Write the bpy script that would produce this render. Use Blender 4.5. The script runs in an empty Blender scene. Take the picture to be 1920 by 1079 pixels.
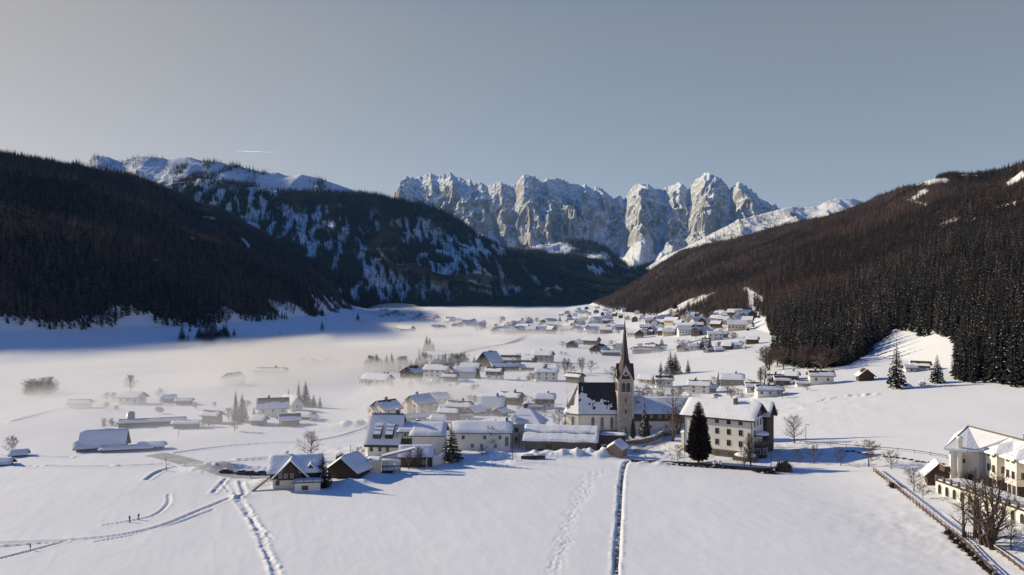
import bpy, math, random
import numpy as np
from mathutils import Vector, Matrix

random.seed(7); np.random.seed(7)
SC = bpy.context.scene
COL = SC.collection
F = 1493.0          # focal length in pixels of the 1920 wide photograph
HZ = 555.0          # row of the horizon
CH = 50.0           # camera height

# ---------------------------------------------------------------- camera
cam = bpy.data.cameras.new('camera'); camo = bpy.data.objects.new('camera', cam); COL.objects.link(camo)
cam.sensor_width = 36.0; cam.lens = 36.0 * F / 1920.0
cam.shift_y = (HZ - 539.5) / 1920.0
cam.clip_start = 1.0; cam.clip_end = 150000.0
camo.location = (0, 0, CH); camo.rotation_euler = (math.pi/2, 0, 0)
SC.camera = camo

# ---------------------------------------------------------------- sky, sun, exposure
SUN_EL = math.radians(22.5)
SUN_AZ = math.radians(-67.0)       # from +Y (view direction), negative = to the left
sun_dir = Vector((math.sin(SUN_AZ)*math.cos(SUN_EL), math.cos(SUN_AZ)*math.cos(SUN_EL), math.sin(SUN_EL)))
W = bpy.data.worlds.new('World'); SC.world = W; W.use_nodes = True
nt = W.node_tree; nt.nodes.clear()
def wn(t, **k):
    n = nt.nodes.new(t)
    for a, v in k.items(): setattr(n, a, v)
    return n
sky = wn('ShaderNodeTexSky', sky_type='NISHITA'); sky.sun_disc = False
sky.sun_elevation = SUN_EL; sky.sun_rotation = SUN_AZ
sky.altitude = 800; sky.air_density = 1.0; sky.dust_density = 0.6; sky.ozone_density = 2.5
tc = wn('ShaderNodeTexCoord'); sep = wn('ShaderNodeSeparateXYZ')
nt.links.new(tc.outputs['Generated'], sep.inputs[0])
# thin winter veil low over the horizon: greyer near the ground, clear deep blue overhead
mr = wn('ShaderNodeMapRange', interpolation_type='SMOOTHSTEP'); mr.inputs[1].default_value = 0.30; mr.inputs[2].default_value = 0.60
mr.inputs[3].default_value = 1.0; mr.inputs[4].default_value = 0.0
nt.links.new(sep.outputs[2], mr.inputs[0])
bw = wn('ShaderNodeRGBToBW'); nt.links.new(sky.outputs[0], bw.inputs[0])
veil = wn('ShaderNodeVectorMath', operation='SCALE'); veil.inputs[0].default_value = (0.80, 0.95, 1.12)
vp = wn('ShaderNodeMath', operation='POWER'); vp.inputs[1].default_value = 0.66
vm = wn('ShaderNodeMath', operation='MULTIPLY'); vm.inputs[1].default_value = 1.42
nt.links.new(bw.outputs[0], vp.inputs[0]); nt.links.new(vp.outputs[0], vm.inputs[0])
nt.links.new(vm.outputs[0], veil.inputs['Scale'])
mx = wn('ShaderNodeMix', data_type='RGBA'); 
nt.links.new(mr.outputs[0], mx.inputs[0]); nt.links.new(sky.outputs[0], mx.inputs[6]); nt.links.new(veil.outputs[0], mx.inputs[7])
# the veil is warmer and paler towards the sun; overhead the air is clear and deep blue
nrm = wn('ShaderNodeVectorMath', operation='NORMALIZE'); nt.links.new(tc.outputs['Generated'], nrm.inputs[0])
dt = wn('ShaderNodeVectorMath', operation='DOT_PRODUCT'); dt.inputs[1].default_value = sun_dir; nt.links.new(nrm.outputs[0], dt.inputs[0])
wm = wn('ShaderNodeMapRange', interpolation_type='SMOOTHSTEP'); wm.inputs[1].default_value = .35; wm.inputs[2].default_value = .95; nt.links.new(dt.outputs['Value'], wm.inputs[0])
vc = wn('ShaderNodeMix', data_type='RGBA'); vc.inputs[6].default_value = (.80,.95,1.15,1); vc.inputs[7].default_value = (1.04,.985,.965,1)
nt.links.new(wm.outputs[0], vc.inputs[0]); nt.links.new(vc.outputs[2], veil.inputs[0])
cl = wn('ShaderNodeVectorMath', operation='MULTIPLY'); cl.inputs[1].default_value = (.03,.48,1.10); nt.links.new(sky.outputs[0], cl.inputs[0])
nt.links.new(cl.outputs[0], mx.inputs[6])
bg = wn('ShaderNodeBackground'); bg.inputs[1].default_value = 0.115
out = wn('ShaderNodeOutputWorld')
nt.links.new(mx.outputs[2], bg.inputs[0]); nt.links.new(bg.outputs[0], out.inputs[0])
sl = bpy.data.lights.new('sun', 'SUN'); sl.energy = 5.0; sl.angle = math.radians(0.5); sl.color = (1.0, 0.885, 0.625)
slo = bpy.data.objects.new('sun', sl); COL.objects.link(slo)
slo.rotation_euler = sun_dir.to_track_quat('Z', 'Y').to_euler(); slo.location = sun_dir * 500
SC.view_settings.view_transform = 'Standard'; SC.view_settings.look = 'None'
SC.view_settings.exposure = 0.11; SC.view_settings.gamma = 1.0; SC.view_settings.use_curve_mapping = False
SC.render.engine = 'CYCLES'
cy = SC.cycles
cy.max_bounces = 6; cy.diffuse_bounces = 4; cy.glossy_bounces = 2; cy.transparent_max_bounces = 16
cy.volume_bounces = 2; cy.use_denoising = True; cy.denoiser = 'OPENIMAGEDENOISE'; cy.denoising_prefilter = 'ACCURATE'; cy.denoising_input_passes = 'RGB_ALBEDO_NORMAL'
cy.volume_step_rate = 1.0; cy.volume_max_steps = 96

# ---------------------------------------------------------------- noise
_T = np.random.RandomState(3).rand(8, 256, 256)
def vn(x, y, s=0):
    x = np.asarray(x, float); y = np.asarray(y, float)
    xi = np.floor(x).astype(int); yi = np.floor(y).astype(int)
    fx = x-xi; fy = y-yi; fx = fx*fx*(3-2*fx); fy = fy*fy*(3-2*fy)
    T = _T[s % 8]; a = T[xi & 255, yi & 255]; b = T[(xi+1) & 255, yi & 255]
    c = T[xi & 255, (yi+1) & 255]; d = T[(xi+1) & 255, (yi+1) & 255]
    return (a*(1-fx)+b*fx)*(1-fy) + (c*(1-fx)+d*fx)*fy
def fbm(x, y, o=4, s=0):
    r = 0; a = 1; t = 0
    for i in range(o):
        r = r + a*vn(x*2**i+13.7*i, y*2**i+7.3*i, s+i); t += a; a *= .5
    return r/t
def ridged(x, y, o=4, s=0):
    r = 0; a = 1; t = 0
    for i in range(o):
        n = 1-np.abs(2*vn(x*2**i+3.1*i, y*2**i+9.2*i, s+i)-1); r = r + a*n*n; t += a; a *= .5
    return r/t
def sstep(a, b, x):
    t = np.clip((x-a)/(b-a), 0, 1); return t*t*(3-2*t)

# ---------------------------------------------------------------- terrain as a function of world X, Y
def tab(l): a = np.array(l, float); return a[:, 0], a[:, 1]
X0L = tab([(0,-520),(400,-470),(560,-405),(622,-372),(711,-300),(820,-255),(933,-230),(1200,-225),(1500,-262),(1700,-300),(2500,-420),(4000,-520)])
X0R = tab([(0,78),(200,76),(350,72),(700,90),(1200,130),(2500,190),(4000,220)])
XSR = tab([(0,205),(300,205),(600,212),(900,262),(1150,258),(1600,275),(2500,300),(4000,330)])
YRL = tab([(-600,1500),(0,1900),(154,2200),(325,2500),(458,2600),(583,2500),(640,2350),(700,2200),(760,2200)])
YRR = tab([(1040,3200),(1100,3300),(1200,3300),(1382,3000),(1614,2600),(1750,2100),(1920,1650),(2400,1200)])
SKL = tab([(-600,240),(0,286),(60,297),(154,312),(250,329),(325,358),(362,378),(417,391),(458,418),(520,450),(583,487),(640,525),(700,562),(720,572)])
SKR = tab([(1110,566),(1140,556),(1200,523),(1240,494),(1280,470),(1341,455),(1382,447),(1443,431),(1504,415),(1565,402),(1614,386),(1647,368),(1688,353),(1729,345),(1749,335),(1769,329),(1843,327),(1884,319),(1920,306),(2400,260)])
CAL_PX = np.arange(-600, 2401, 20.0)
calL = np.ones_like(CAL_PX); calR = np.ones_like(CAL_PX)
def TH(X, Y):
    X = np.asarray(X, float); Y = np.asarray(Y, float)
    Ys = np.maximum(Y, 30.0); px = 960+F*X/Ys; pxc = np.clip(px, -600, 2400)
    # left side
    Yc = np.minimum(Ys, np.interp(pxc, *YRL)); Xc = X*Yc/Ys
    a = np.interp(Yc, *X0L)-Xc
    a = a + 14*(fbm(Xc/90, Yc/90, 3, 1)-.5)
    ap = np.maximum(a, 0)
    foot = 0.30*np.where(ap < 30, ap*ap/60, ap-15)
    foot = np.minimum(foot, 0.30*68)
    b = np.maximum(ap-83, 0)
    rise = (.43*b+26*(1-np.exp(-b/120.)))*np.interp(pxc, CAL_PX, calL)
    fold = (ridged((Yc*.8-Xc*.6)/300+.25*fbm(Xc/300, Yc/300, 2, 1), (Xc*.8+Yc*.6)/1100, 3, 2)-.45)*95*sstep(30, 420, b)
    fold = fold+(fbm(Xc/70, Yc/110, 3, 5)-.5)*9*sstep(0, 120, b)
    hl = foot+rise+fold-0.35*np.maximum(Ys-Yc, 0)*(b > 0)
    hl = np.where(px < 960, hl, 0)
    # right side
    Yc2 = np.minimum(Ys, np.interp(pxc, *YRR)); Xc2 = X*Yc2/Ys
    m = np.maximum(Xc2-np.interp(Yc2, *X0R), 0)
    xs = np.interp(Yc2, *XSR)
    c = np.maximum(Xc2-xs, 0)
    wid = np.maximum(xs-np.interp(Yc2, *X0R), 10)
    mm = np.minimum(m, wid)
    meadow = .12*np.where(mm < 20, mm*mm/40, mm-10)
    rise2 = .40*c*np.interp(pxc, CAL_PX, calR)
    fold2 = (ridged((Xc2*.8-Yc2*.4)/300, (Yc2+.3*Xc2)/800, 3, 3)-.45)*44*sstep(60, 420, c)
    fold2 = fold2+(fbm(Xc2/60, Yc2/100, 3, 6)-.5)*8*sstep(0, 120, c)
    hr = meadow+rise2+fold2-0.35*np.maximum(Ys-Yc2, 0)*(c > 0)
    hr = np.where(px > 960, hr, 0)
    # village ground: soft swells, lower field in front
    sw = (fbm(X/120, Y/120, 3, 4)-.5)*1.6*sstep(150, 320, Y)
    far = 0.0
    knoll = 5*np.exp(-(((X-205)/40)**2+((Y-1130)/130)**2))
    slope_bits = 2.2*sstep(.45, .75, fbm(X/230+4, Y/230, 2, 6))*sstep(300, 500, Y)*sstep(-40, 20, X)
    return hl+hr+sw+knoll+slope_bits
for _ in range(5):
    Yv = np.geomspace(200, 3600, 220)
    for k, p in enumerate(CAL_PX):
        X = (p-960)/F*Yv; z = TH(X, Yv); py = HZ-F*(z-CH)/Yv; m = py.min()
        if p < 715:
            t = np.interp(p, *SKL); calL[k] = np.clip(calL[k]*(HZ-t+25)/(HZ-m+25), .3, 2.5)
        if p > 1120:
            t = np.interp(p, *SKR); calR[k] = np.clip(calR[k]*(HZ-t+25)/(HZ-m+25), .3, 2.5)
calL[CAL_PX >= 715] = calL[CAL_PX < 715][-1]; calR[CAL_PX <= 1120] = calR[CAL_PX > 1120][0]
_YR = np.geomspace(90, 6000, 6000)
def G(px, py, lift=0.0):
    """the point of the ground seen at a place in the photograph"""
    X = (px-960)/F*_YR; z = TH(X, _YR); rz = CH-(py-HZ)/F*_YR
    d = rz-z; i = np.argmax(d <= 0)
    if d[i] > 0: i = len(_YR)-1
    if i > 0:
        t = d[i-1]/(d[i-1]-d[i]); Y = _YR[i-1]+(_YR[i]-_YR[i-1])*t
    else: Y = _YR[0]
    X = (px-960)/F*Y
    return Vector((X, Y, float(TH(X, Y))+lift))
def GZ(x, y): return float(TH(x, y))

# ---------------------------------------------------------------- materials
def mat(name, base, rough=.9, noise=None, bump=None, rnd=None, metallic=0, spec=.3, coords='Object'):
    m = bpy.data.materials.new(name); m.use_nodes = True; t = m.node_tree; b = t.nodes['Principled BSDF']
    b.inputs['Base Color'].default_value = (*base, 1); b.inputs['Roughness'].default_value = rough
    b.inputs['Metallic'].default_value = metallic; b.inputs['Specular IOR Level'].default_value = spec
    L = t.links; N = t.nodes
    tcn = N.new('ShaderNodeTexCoord'); last = None
    if noise:   # (scale, second colour, lo, hi, detail)
        n = N.new('ShaderNodeTexNoise'); n.inputs['Scale'].default_value = noise[0]; n.inputs['Detail'].default_value = noise[4] if len(noise) > 4 else 4
        L.new(tcn.outputs[coords], n.inputs['Vector'])
        r = N.new('ShaderNodeMapRange'); r.inputs[1].default_value = noise[2]; r.inputs[2].default_value = noise[3]
        L.new(n.outputs[0], r.inputs[0])
        x = N.new('ShaderNodeMix'); x.data_type = 'RGBA'; x.inputs[6].default_value = (*base, 1); x.inputs[7].default_value = (*noise[1], 1)
        L.new(r.outputs[0], x.inputs[0]); last = x.outputs[2]
    if rnd:     # brightness spread by object
        o = N.new('ShaderNodeObjectInfo'); r = N.new('ShaderNodeMapRange'); r.inputs[3].default_value = rnd[0]; r.inputs[4].default_value = rnd[1]
        L.new(o.outputs['Random'], r.inputs[0])
        h = N.new('ShaderNodeVectorMath'); h.operation = 'SCALE'
        if last: L.new(last, h.inputs[0])
        else: h.inputs[0].default_value = base
        L.new(r.outputs[0], h.inputs['Scale']); last = h.outputs[0]
    if last: L.new(last, b.inputs['Base Color'])
    if bump:    # (scale, strength, distance)
        n = N.new('ShaderNodeTexNoise'); n.inputs['Scale'].default_value = bump[0]; n.inputs['Detail'].default_value = 5
        L.new(tcn.outputs[coords], n.inputs['Vector'])
        bp = N.new('ShaderNodeBump'); bp.inputs['Strength'].default_value = bump[1]; bp.inputs['Distance'].default_value = bump[2]
        L.new(n.outputs[0], bp.inputs['Height']); L.new(bp.outputs[0], b.inputs['Normal'])
    return m
M = {}
M['roofsnow'] = mat('roof_snow', (.86,.85,.85), .85, (0.35,(.80,.79,.80),.4,.75), (1.5,.5,.25))
M['pile'] = mat('piled_snow', (.78,.78,.80), .9, (.9,(.62,.62,.64),.45,.8), (2.2,.8,.5))
M['plaster'] = mat('white_plaster', (.80,.755,.68), .95, (.6,(.70,.655,.59),.4,.8))
M['cream'] = mat('cream_plaster', (.74,.62,.46), .95, (.5,(.66,.54,.40),.4,.8))
M['hotel'] = mat('warm_white_plaster', (.80,.765,.71), .95, (.5,(.74,.68,.60),.4,.8))
M['pink'] = mat('pinkish_plaster', (.55,.42,.37), .95, (.6,(.46,.36,.31),.4,.8))
M['timber'] = mat('dark_timber', (.055,.035,.027), .8, (3.,(.10,.065,.045),.4,.75), (6,.4,.05))
M['brown'] = mat('brown_timber', (.10,.055,.038), .8, (2.,(.15,.09,.06),.4,.75), (6,.4,.05))
M['greywood'] = mat('grey_weathered_wood', (.17,.15,.135), .9, (1.6,(.11,.10,.09),.4,.75), (6,.4,.05))
M['fresh'] = mat('light_wood', (.33,.24,.17), .85, (2.2,(.25,.18,.12),.4,.7))
M['stoneplinth'] = mat('stone_plinth', (.17,.145,.125), .95, (1.8,(.10,.085,.075),.4,.7), (3,.6,.1))
M['slate'] = mat('dark_slate', (.030,.027,.028), .55, (1.2,(.055,.045,.042),.4,.75), (4,.3,.06), spec=.4)
M['spire'] = mat('brown_spire_shingle', (.050,.030,.026), .6, (1.5,(.085,.05,.04),.4,.75), (3,.3,.06), spec=.4)
M['glass'] = mat('window_glass', (.012,.014,.017), .12, spec=.6)
M['frame'] = mat('window_frame', (.20,.15,.12), .8)
M['framewhite'] = mat('white_frame', (.62,.60,.56), .8)
M['iron'] = mat('dark_iron', (.03,.03,.033), .5, metallic=.4)
M['steel'] = mat('grey_metal', (.30,.31,.32), .45, metallic=.6)
M['bark'] = mat('bark', (.075,.052,.042), .95, (2.,(.045,.032,.028),.4,.7))
M['twig'] = mat('bare_twigs', (.115,.078,.06), .95, rnd=(.8,1.3))
M['frost'] = mat('frosted_twigs', (.36,.32,.29), .95, rnd=(.85,1.15))
M['needle'] = mat('spruce_needles', (.016,.019,.015), .9, (1.5,(.030,.028,.021),.4,.7), rnd=(.6,1.3))
M['thuja'] = mat('brownish_thuja', (.040,.025,.022), .9, (1.8,(.065,.038,.032),.4,.7))
M['nearfir'] = mat('near_dark_fir', (.015,.014,.012), .95, rnd=(.6,1.5))
M['larch'] = mat('brown_larch', (.135,.080,.058), .95, rnd=(.55,1.5))
M['fir'] = mat('dark_fir', (.033,.024,.019), .95, rnd=(.5,1.5))
M['firhaze'] = mat('far_fir_haze_tint', (.012,.018,.024), .95, rnd=(.5,1.5))  # blue of distant haze and shade put into the needle colour
M['car'] = mat('dark_car_paint', (.03,.033,.04), .35, spec=.5)
M['carpaint2'] = mat('grey_car_paint', (.09,.10,.11), .35, spec=.5)
M['tyre'] = mat('tyre_rubber', (.015,.015,.015), .9)
M['cloth'] = mat('dark_cloth', (.03,.03,.04), .95)
M['skin'] = mat('skin', (.45,.28,.2), .7)
M['hedge'] = mat('dark_hedge', (.045,.033,.028), .95, (2.,(.08,.06,.05),.4,.7))
M['road'] = mat('packed_grey_snow_road', (.50,.48,.47), .9, (.25,(.36,.34,.33),.35,.7), (1.2,.5,.15))
M['roadfar'] = mat('brown_wet_road', (.26,.235,.22), .9, (.05,(.36,.34,.32),.4,.7))
M['asphalt'] = mat('wet_asphalt_path', (.035,.035,.038), .7, (1.3,(.62,.61,.62),.52,.60))
M['gold'] = mat('clock_gold', (.45,.30,.08), .4, metallic=.7)

def snow_ground():
    m = mat('snow_field', (.76,.745,.745), .8); t = m.node_tree; N = t.nodes; L = t.links; b = N['Principled BSDF']
    g = N.new('ShaderNodeNewGeometry')
    n1 = N.new('ShaderNodeTexNoise'); n1.inputs['Scale'].default_value = .018; n1.inputs['Detail'].default_value = 6
    L.new(g.outputs['Position'], n1.inputs['Vector'])
    r = N.new('ShaderNodeMapRange'); r.inputs[1].default_value = .35; r.inputs[2].default_value = .7; L.new(n1.outputs[0], r.inputs[0])
    x = N.new('ShaderNodeMix'); x.data_type = 'RGBA'; x.inputs[6].default_value = (.86,.845,.84,1); x.inputs[7].default_value = (.79,.775,.775,1)
    L.new(r.outputs[0], x.inputs[0])
    at = N.new('ShaderNodeAttribute'); at.attribute_name = 'dirt'
    x2 = N.new('ShaderNodeMix'); x2.data_type = 'RGBA'; x2.inputs[7].default_value = (.30,.27,.25,1)
    L.new(at.outputs['Fac'], x2.inputs[0]); L.new(x.outputs[2], x2.inputs[6]); L.new(x2.outputs[2], b.inputs['Base Color'])
    n2 = N.new('ShaderNodeTexNoise'); n2.inputs['Scale'].default_value = .35; n2.inputs['Detail'].default_value = 7; n2.inputs['Roughness'].default_value = .6
    mp = N.new('ShaderNodeMapping'); mp.inputs['Scale'].default_value = (1,.5,1); mp.inputs['Rotation'].default_value = (0,0,.5)
    L.new(g.outputs['Position'], mp.inputs[0]); L.new(mp.outputs[0], n2.inputs['Vector'])
    bp = N.new('ShaderNodeBump'); bp.inputs['Strength'].default_value = .22; bp.inputs['Distance'].default_value = .3
    L.new(n2.outputs[0], bp.inputs['Height']); L.new(bp.outputs[0], b.inputs['Normal'])
    return m
M['snow'] = snow_ground()
M['forestfloor'] = mat('forest_floor', (.045,.032,.025), .95, (.06,(.09,.065,.055),.55,.75), coords='Object')

# ---------------------------------------------------------------- mesh helpers
class MB:
    def __init__(s): s.v = []; s.f = []; s.m = []
    def add(s, vs, fs, mi=0):
        o = len(s.v); s.v += [tuple(p) for p in vs]; s.f += [tuple(i+o for i in f) for f in fs]; s.m += [mi]*len(fs); return s
    def box(s, x0, x1, y0, y1, z0, z1, mi=0, rot=0, c=(0,0)):
        vs = [(x,y,z) for z in (z0,z1) for x, y in ((x0,y0),(x1,y0),(x1,y1),(x0,y1))]
        if rot:
            cs, sn = math.cos(rot), math.sin(rot); vs = [(c[0]+x*cs-y*sn, c[1]+x*sn+y*cs, z) for x, y, z in vs]
        return s.add(vs, [(3,2,1,0),(4,5,6,7),(0,1,5,4),(1,2,6,5),(2,3,7,6),(3,0,4,7)], mi)
    def prism(s, prof, x0, x1, mi=0):      # polygon in (y,z) swept along x
        n = len(prof); vs = [(x0,y,z) for y, z in prof]+[(x1,y,z) for y, z in prof]
        fs = [tuple(range(n)), tuple(range(2*n-1, n-1, -1))]+[(i,(i+n),((i+1) % n)+n,(i+1) % n) for i in range(n)]
        return s.add(vs, fs, mi)
    def extr(s, prof, z0, z1, mi=0):       # polygon in (x,y) swept up
        n = len(prof); vs = [(x,y,z0) for x, y in prof]+[(x,y,z1) for x, y in prof]
        fs = [tuple(range(n-1,-1,-1)), tuple(range(n, 2*n))]+[(i,(i+1) % n,((i+1) % n)+n,i+n) for i in range(n)]
        return s.add(vs, fs, mi)
    def lathe(s, prof, n=8, c=(0,0), mi=0, ph=0, cap=True):
        o = len(s.v); k = len(prof)
        for r, z in prof:
            for i in range(n):
                a = ph+2*math.pi*i/n; s.v.append((c[0]+r*math.cos(a), c[1]+r*math.sin(a), z))
        for j in range(k-1):
            for i in range(n):
                s.f.append((o+j*n+i, o+j*n+(i+1) % n, o+(j+1)*n+(i+1) % n, o+(j+1)*n+i)); s.m.append(mi)
        if cap:
            s.f.append(tuple(o+i for i in range(n-1,-1,-1))); s.m.append(mi)
            s.f.append(tuple(o+(k-1)*n+i for i in range(n))); s.m.append(mi)
        return s
    def tube(s, p0, p1, r0, r1, n=4, mi=0):
        p0 = Vector(p0); p1 = Vector(p1); d = (p1-p0)
        if d.length < 1e-6: return s
        d.normalize(); u = d.orthogonal().normalized(); w = d.cross(u); o = len(s.v)
        for p, r in ((p0,r0),(p1,r1)):
            for i in range(n):
                a = 2*math.pi*i/n; s.v.append(tuple(p+u*math.cos(a)*r+w*math.sin(a)*r))
        for i in range(n): s.f.append((o+i, o+(i+1) % n, o+n+(i+1) % n, o+n+i)); s.m.append(mi)
        return s
    def mesh(s, name, mats, smooth=False):
        me = bpy.data.meshes.new(name); me.from_pydata(s.v, [], s.f)
        for m in mats: me.materials.append(m)
        if len(mats) > 1: me.polygons.foreach_set('material_index', s.m)
        if smooth: me.polygons.foreach_set('use_smooth', [True]*len(s.f))
        me.update(); return me
    def build(s, name, mats, parent=None, smooth=False, kind=None):
        if not isinstance(mats, (list, tuple)): mats = [mats]
        return link(name, s.mesh(name, mats, smooth), parent, kind)
def link(name, me, parent=None, kind=None, loc=None, rz=0):
    o = bpy.data.objects.new(name, me); COL.objects.link(o)
    if parent: o.parent = parent
    if kind: o['kind'] = kind
    if loc is not None: o.location = loc
    if rz: o.rotation_euler = (0,0,rz)
    return o
def tag(o, label, cat, group=None):
    o['label'] = label; o['category'] = cat
    if group: o['group'] = group
    return o
def thing(name, label, cat, loc=(0,0,0), rz=0, group=None):
    o = bpy.data.objects.new(name, None); COL.objects.link(o); o.empty_display_size = .5
    o.location = loc; o.rotation_euler = (0,0,rz); return tag(o, label, cat, group)
def grid_mesh(name, P, mats, smooth=True, faces_mask=None):
    """P: (rows, cols, 3) array"""
    r, c, _ = P.shape
    idx = np.arange(r*c).reshape(r, c)
    q = np.stack([idx[:-1,:-1], idx[:-1,1:], idx[1:,1:], idx[1:,:-1]], -1)
    if faces_mask is not None: q = q[faces_mask]
    q = q.reshape(-1, 4)
    used = np.unique(q); remap = -np.ones(r*c, int); remap[used] = np.arange(len(used)); q = remap[q]
    V = P.reshape(-1, 3)[used]
    me = bpy.data.meshes.new(name); me.vertices.add(len(V)); me.vertices.foreach_set('co', V.ravel())
    me.loops.add(len(q)*4); me.loops.foreach_set('vertex_index', q.ravel().astype(np.int32))
    me.polygons.add(len(q)); me.polygons.foreach_set('loop_start', np.arange(0, len(q)*4, 4, dtype=np.int32))
    if smooth: me.polygons.foreach_set('use_smooth', np.ones(len(q), bool))
    for m in mats: me.materials.append(m)
    me.update(calc_edges=True); return me, used
# ================================================================ TERRAIN
CPX = np.concatenate([np.linspace(-420, -60, 60, endpoint=False), np.arange(-60, 1980, 2.6), np.linspace(1980, 2340, 60)])
RY = np.concatenate([np.geomspace(100, 300, 330, endpoint=False), np.geomspace(300, 3700, 420)])
PX2, Y2 = np.meshgrid(CPX, RY)
X2 = (PX2-960)/F*Y2
Z2 = TH(X2, Y2)
DIRT = np.zeros_like(Z2)
def polydist(pts, X, Y):
    """distance and running length to a polyline"""
    best = np.full(X.shape, 1e9); run = np.zeros(X.shape); side = np.zeros(X.shape); acc = 0
    for (a, b) in zip(pts[:-1], pts[1:]):
        dx, dy = b[0]-a[0], b[1]-a[1]; l2 = dx*dx+dy*dy; l = math.sqrt(l2)
        t = np.clip(((X-a[0])*dx+(Y-a[1])*dy)/l2, 0, 1)
        ex = X-(a[0]+t*dx); ey = Y-(a[1]+t*dy); d = np.hypot(ex, ey)
        m = d < best; best = np.where(m, d, best); run = np.where(m, acc+t*l, run); side = np.where(m, np.sign(dx*ey-dy*ex), side); acc += l
    return best, run, side
def gpts(l, n=6):
    """smooth polyline on the ground through photograph points"""
    P = [G(*p) for p in l]; out_ = []
    for i in range(len(P)-1):
        p0 = P[max(i-1,0)]; p1 = P[i]; p2 = P[i+1]; p3 = P[min(i+2, len(P)-1)]
        for k in range(n):
            t = k/n
            out_.append(.5*((2*p1)+(-p0+p2)*t+(2*p0-5*p1+4*p2-p3)*t*t+(-p0+3*p1-3*p2+p3)*t**3))
    out_.append(P[-1]); return [(p.x, p.y) for p in out_]
def carve(pts, width, depth, bank=0, dirt=0, rough=0, bankw=None):
    global Z2, DIRT
    xs = [p[0] for p in pts]; ys = [p[1] for p in pts]; R = width*4+3
    m = (X2 > min(xs)-R) & (X2 < max(xs)+R) & (Y2 > min(ys)-R) & (Y2 < max(ys)+R)
    if not m.any(): return
    x = X2[m]; y = Y2[m]; d, run, side = polydist(pts, x, y)
    nz = vn(x*1.1, y*1.1, 3)
    w = width*(.8+.4*vn(run/7, run*0, 2))
    z = -depth*(1-sstep(w*.35, w*.65, d))
    bw_ = bankw or width*.5
    z = z+bank*np.exp(-((d-w*.5-bw_)/bw_)**2)*(1+rough*(nz-.5)*2)
    z = z+rough*.25*(nz-.5)*(d < w)
    Z2[m] += z
    DIRT[m] = np.maximum(DIRT[m], dirt*(1-sstep(w*.4, w*.8, d))*(.6+.5*nz))
def bump(px, py, rx, ry, h, rough=.3, s=0):
    global Z2
    p = G(px, py); m = (np.abs(X2-p.x) < rx*2.2) & (np.abs(Y2-p.y) < ry*2.2)
    x = X2[m]; y = Y2[m]; e = np.exp(-(((x-p.x)/rx)**2+((y-p.y)/ry)**2)*1.2)
    Z2[m] += h*e*(1+rough*2*(fbm(x/2.2, y/2.2, 3, s)-.5)*1.6)
# cross-country tracks and ploughed lanes on the left fields
TR1 = gpts([(-80,1022),(60,1016),(180,1009),(290,990),(380,955),(430,935)])
TR2 = gpts([(180,1016),(260,1001),(330,982),(400,956)])
TR3 = gpts([(195,985),(245,977),(290,966),(315,945),(316,928)])
LN = gpts([(440,925),(462,955),(482,990),(498,1030),(522,1085)])
LN2 = gpts([(415,905),(432,925),(470,975),(510,1010)])
carve(TR1, 1.15, .22, .08, .22); carve(TR2, .8, .18, .06, .18); carve(TR3, .8, .18, .08, .25)
carve(gpts([(-60,1030),(60,1021),(125,1014)]), .9, .3, .1, .5); carve(gpts([(-60,1062),(40,1038),(125,1015)]), .7, .35, .1, .7)
carve(LN, 1.0, .16, .10, .08, 1.2); carve(LN2, .7, .12, .05, .05, .6)
carve(gpts([(275,900),(300,884),(330,876)]), 1.2, .3, .15, .3)
carve(gpts([(400,925),(418,905),(424,898)]), 1.0, .2, .15, .2, .7); carve(gpts([(450,905),(458,925),(445,935)]), 1.0, .2, .15, .2, .7)
for a in ([(90,874),(140,876),(205,875)], [(225,874),(270,873),(305,871)], [(-40,640+340*.0+210),(30,856),(130,858)],
          [(0,872),(60,876)], [(350,872),(420,868),(500,862)], [(720,705+150),(690,812+46)]):
    carve(gpts(a), 1.2, .3, .25, .25)
# footprints in the field and beside the path
FP = gpts([(1160,885),(1112,890),(1088,930),(1066,985),(1045,1050),(1035,1085)], 10)
d, run, side = polydist(FP, X2, Y2); d = d+1.6*(vn(run/5, run*0, 1)-.5)
m = d < 2.3
Z2[m] -= .12*sstep(.5,.62,vn(X2[m]*2.1, Y2[m]*1.7, 1))*(1-(d[m]/2.3)**2)
for (a, w_) in (([(640,860),(700,850),(760,868),(900,872),(960,868)], 3.2), ([(1180,866),(1300,868),(1440,880)], 2.0)):
    d, run, side = polydist(gpts(a), X2, Y2); m = d < w_
    Z2[m] -= .3*(vn(X2[m]*1.8, Y2[m]*1.4, 2)-.4)*(1-(d[m]/w_)**2)
# the cleared footpath with its snow banks
PATH = gpts([(1187,862),(1172,872),(1166,900),(1162,960),(1158,1020),(1153,1110)])
carve(PATH, 1.3, .22, .07, 0, .5, .4)
# tracks further out in the valley
for a, w_, dp in (([(720,855),(760,848),(810,825)], 1, .3), ([(580,830),(640,818),(700,800),(735,795)], 1.2, .4),
                  ([(600,810),(700,806),(760,790)], 1.2, .4), ([(0,765),(120,742),(260,722),(420,705)], 2.5, .6), ([(30,790),(160,758),(330,730)], 2.5, .6),
                  ([(330,850),(420,838),(500,832),(560,830)], 1.4, .4), ([(560,700),(640,692),(700,684),(760,676)], 3, .7),
                  ([(450,862),(560,855),(700,852)], 1.5, .3), ([(870,792),(960,778),(1060,765)], 1.5, .3), ([(1240,775),(1500,760),(1560,745),(1625,742)], 1.2, .35),
                  ([(1560,748),(1600,742),(1640,740)], 1.5, .6), ([(1460,770),(1500,764)], 1., .5), ([(740,640),(850,636),(960,633)], 3, .8), ([(1000,700),(1100,706),(1160,705)], 2, .6)):
    carve(gpts(a), w_, dp, dp*.6, .1)
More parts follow.
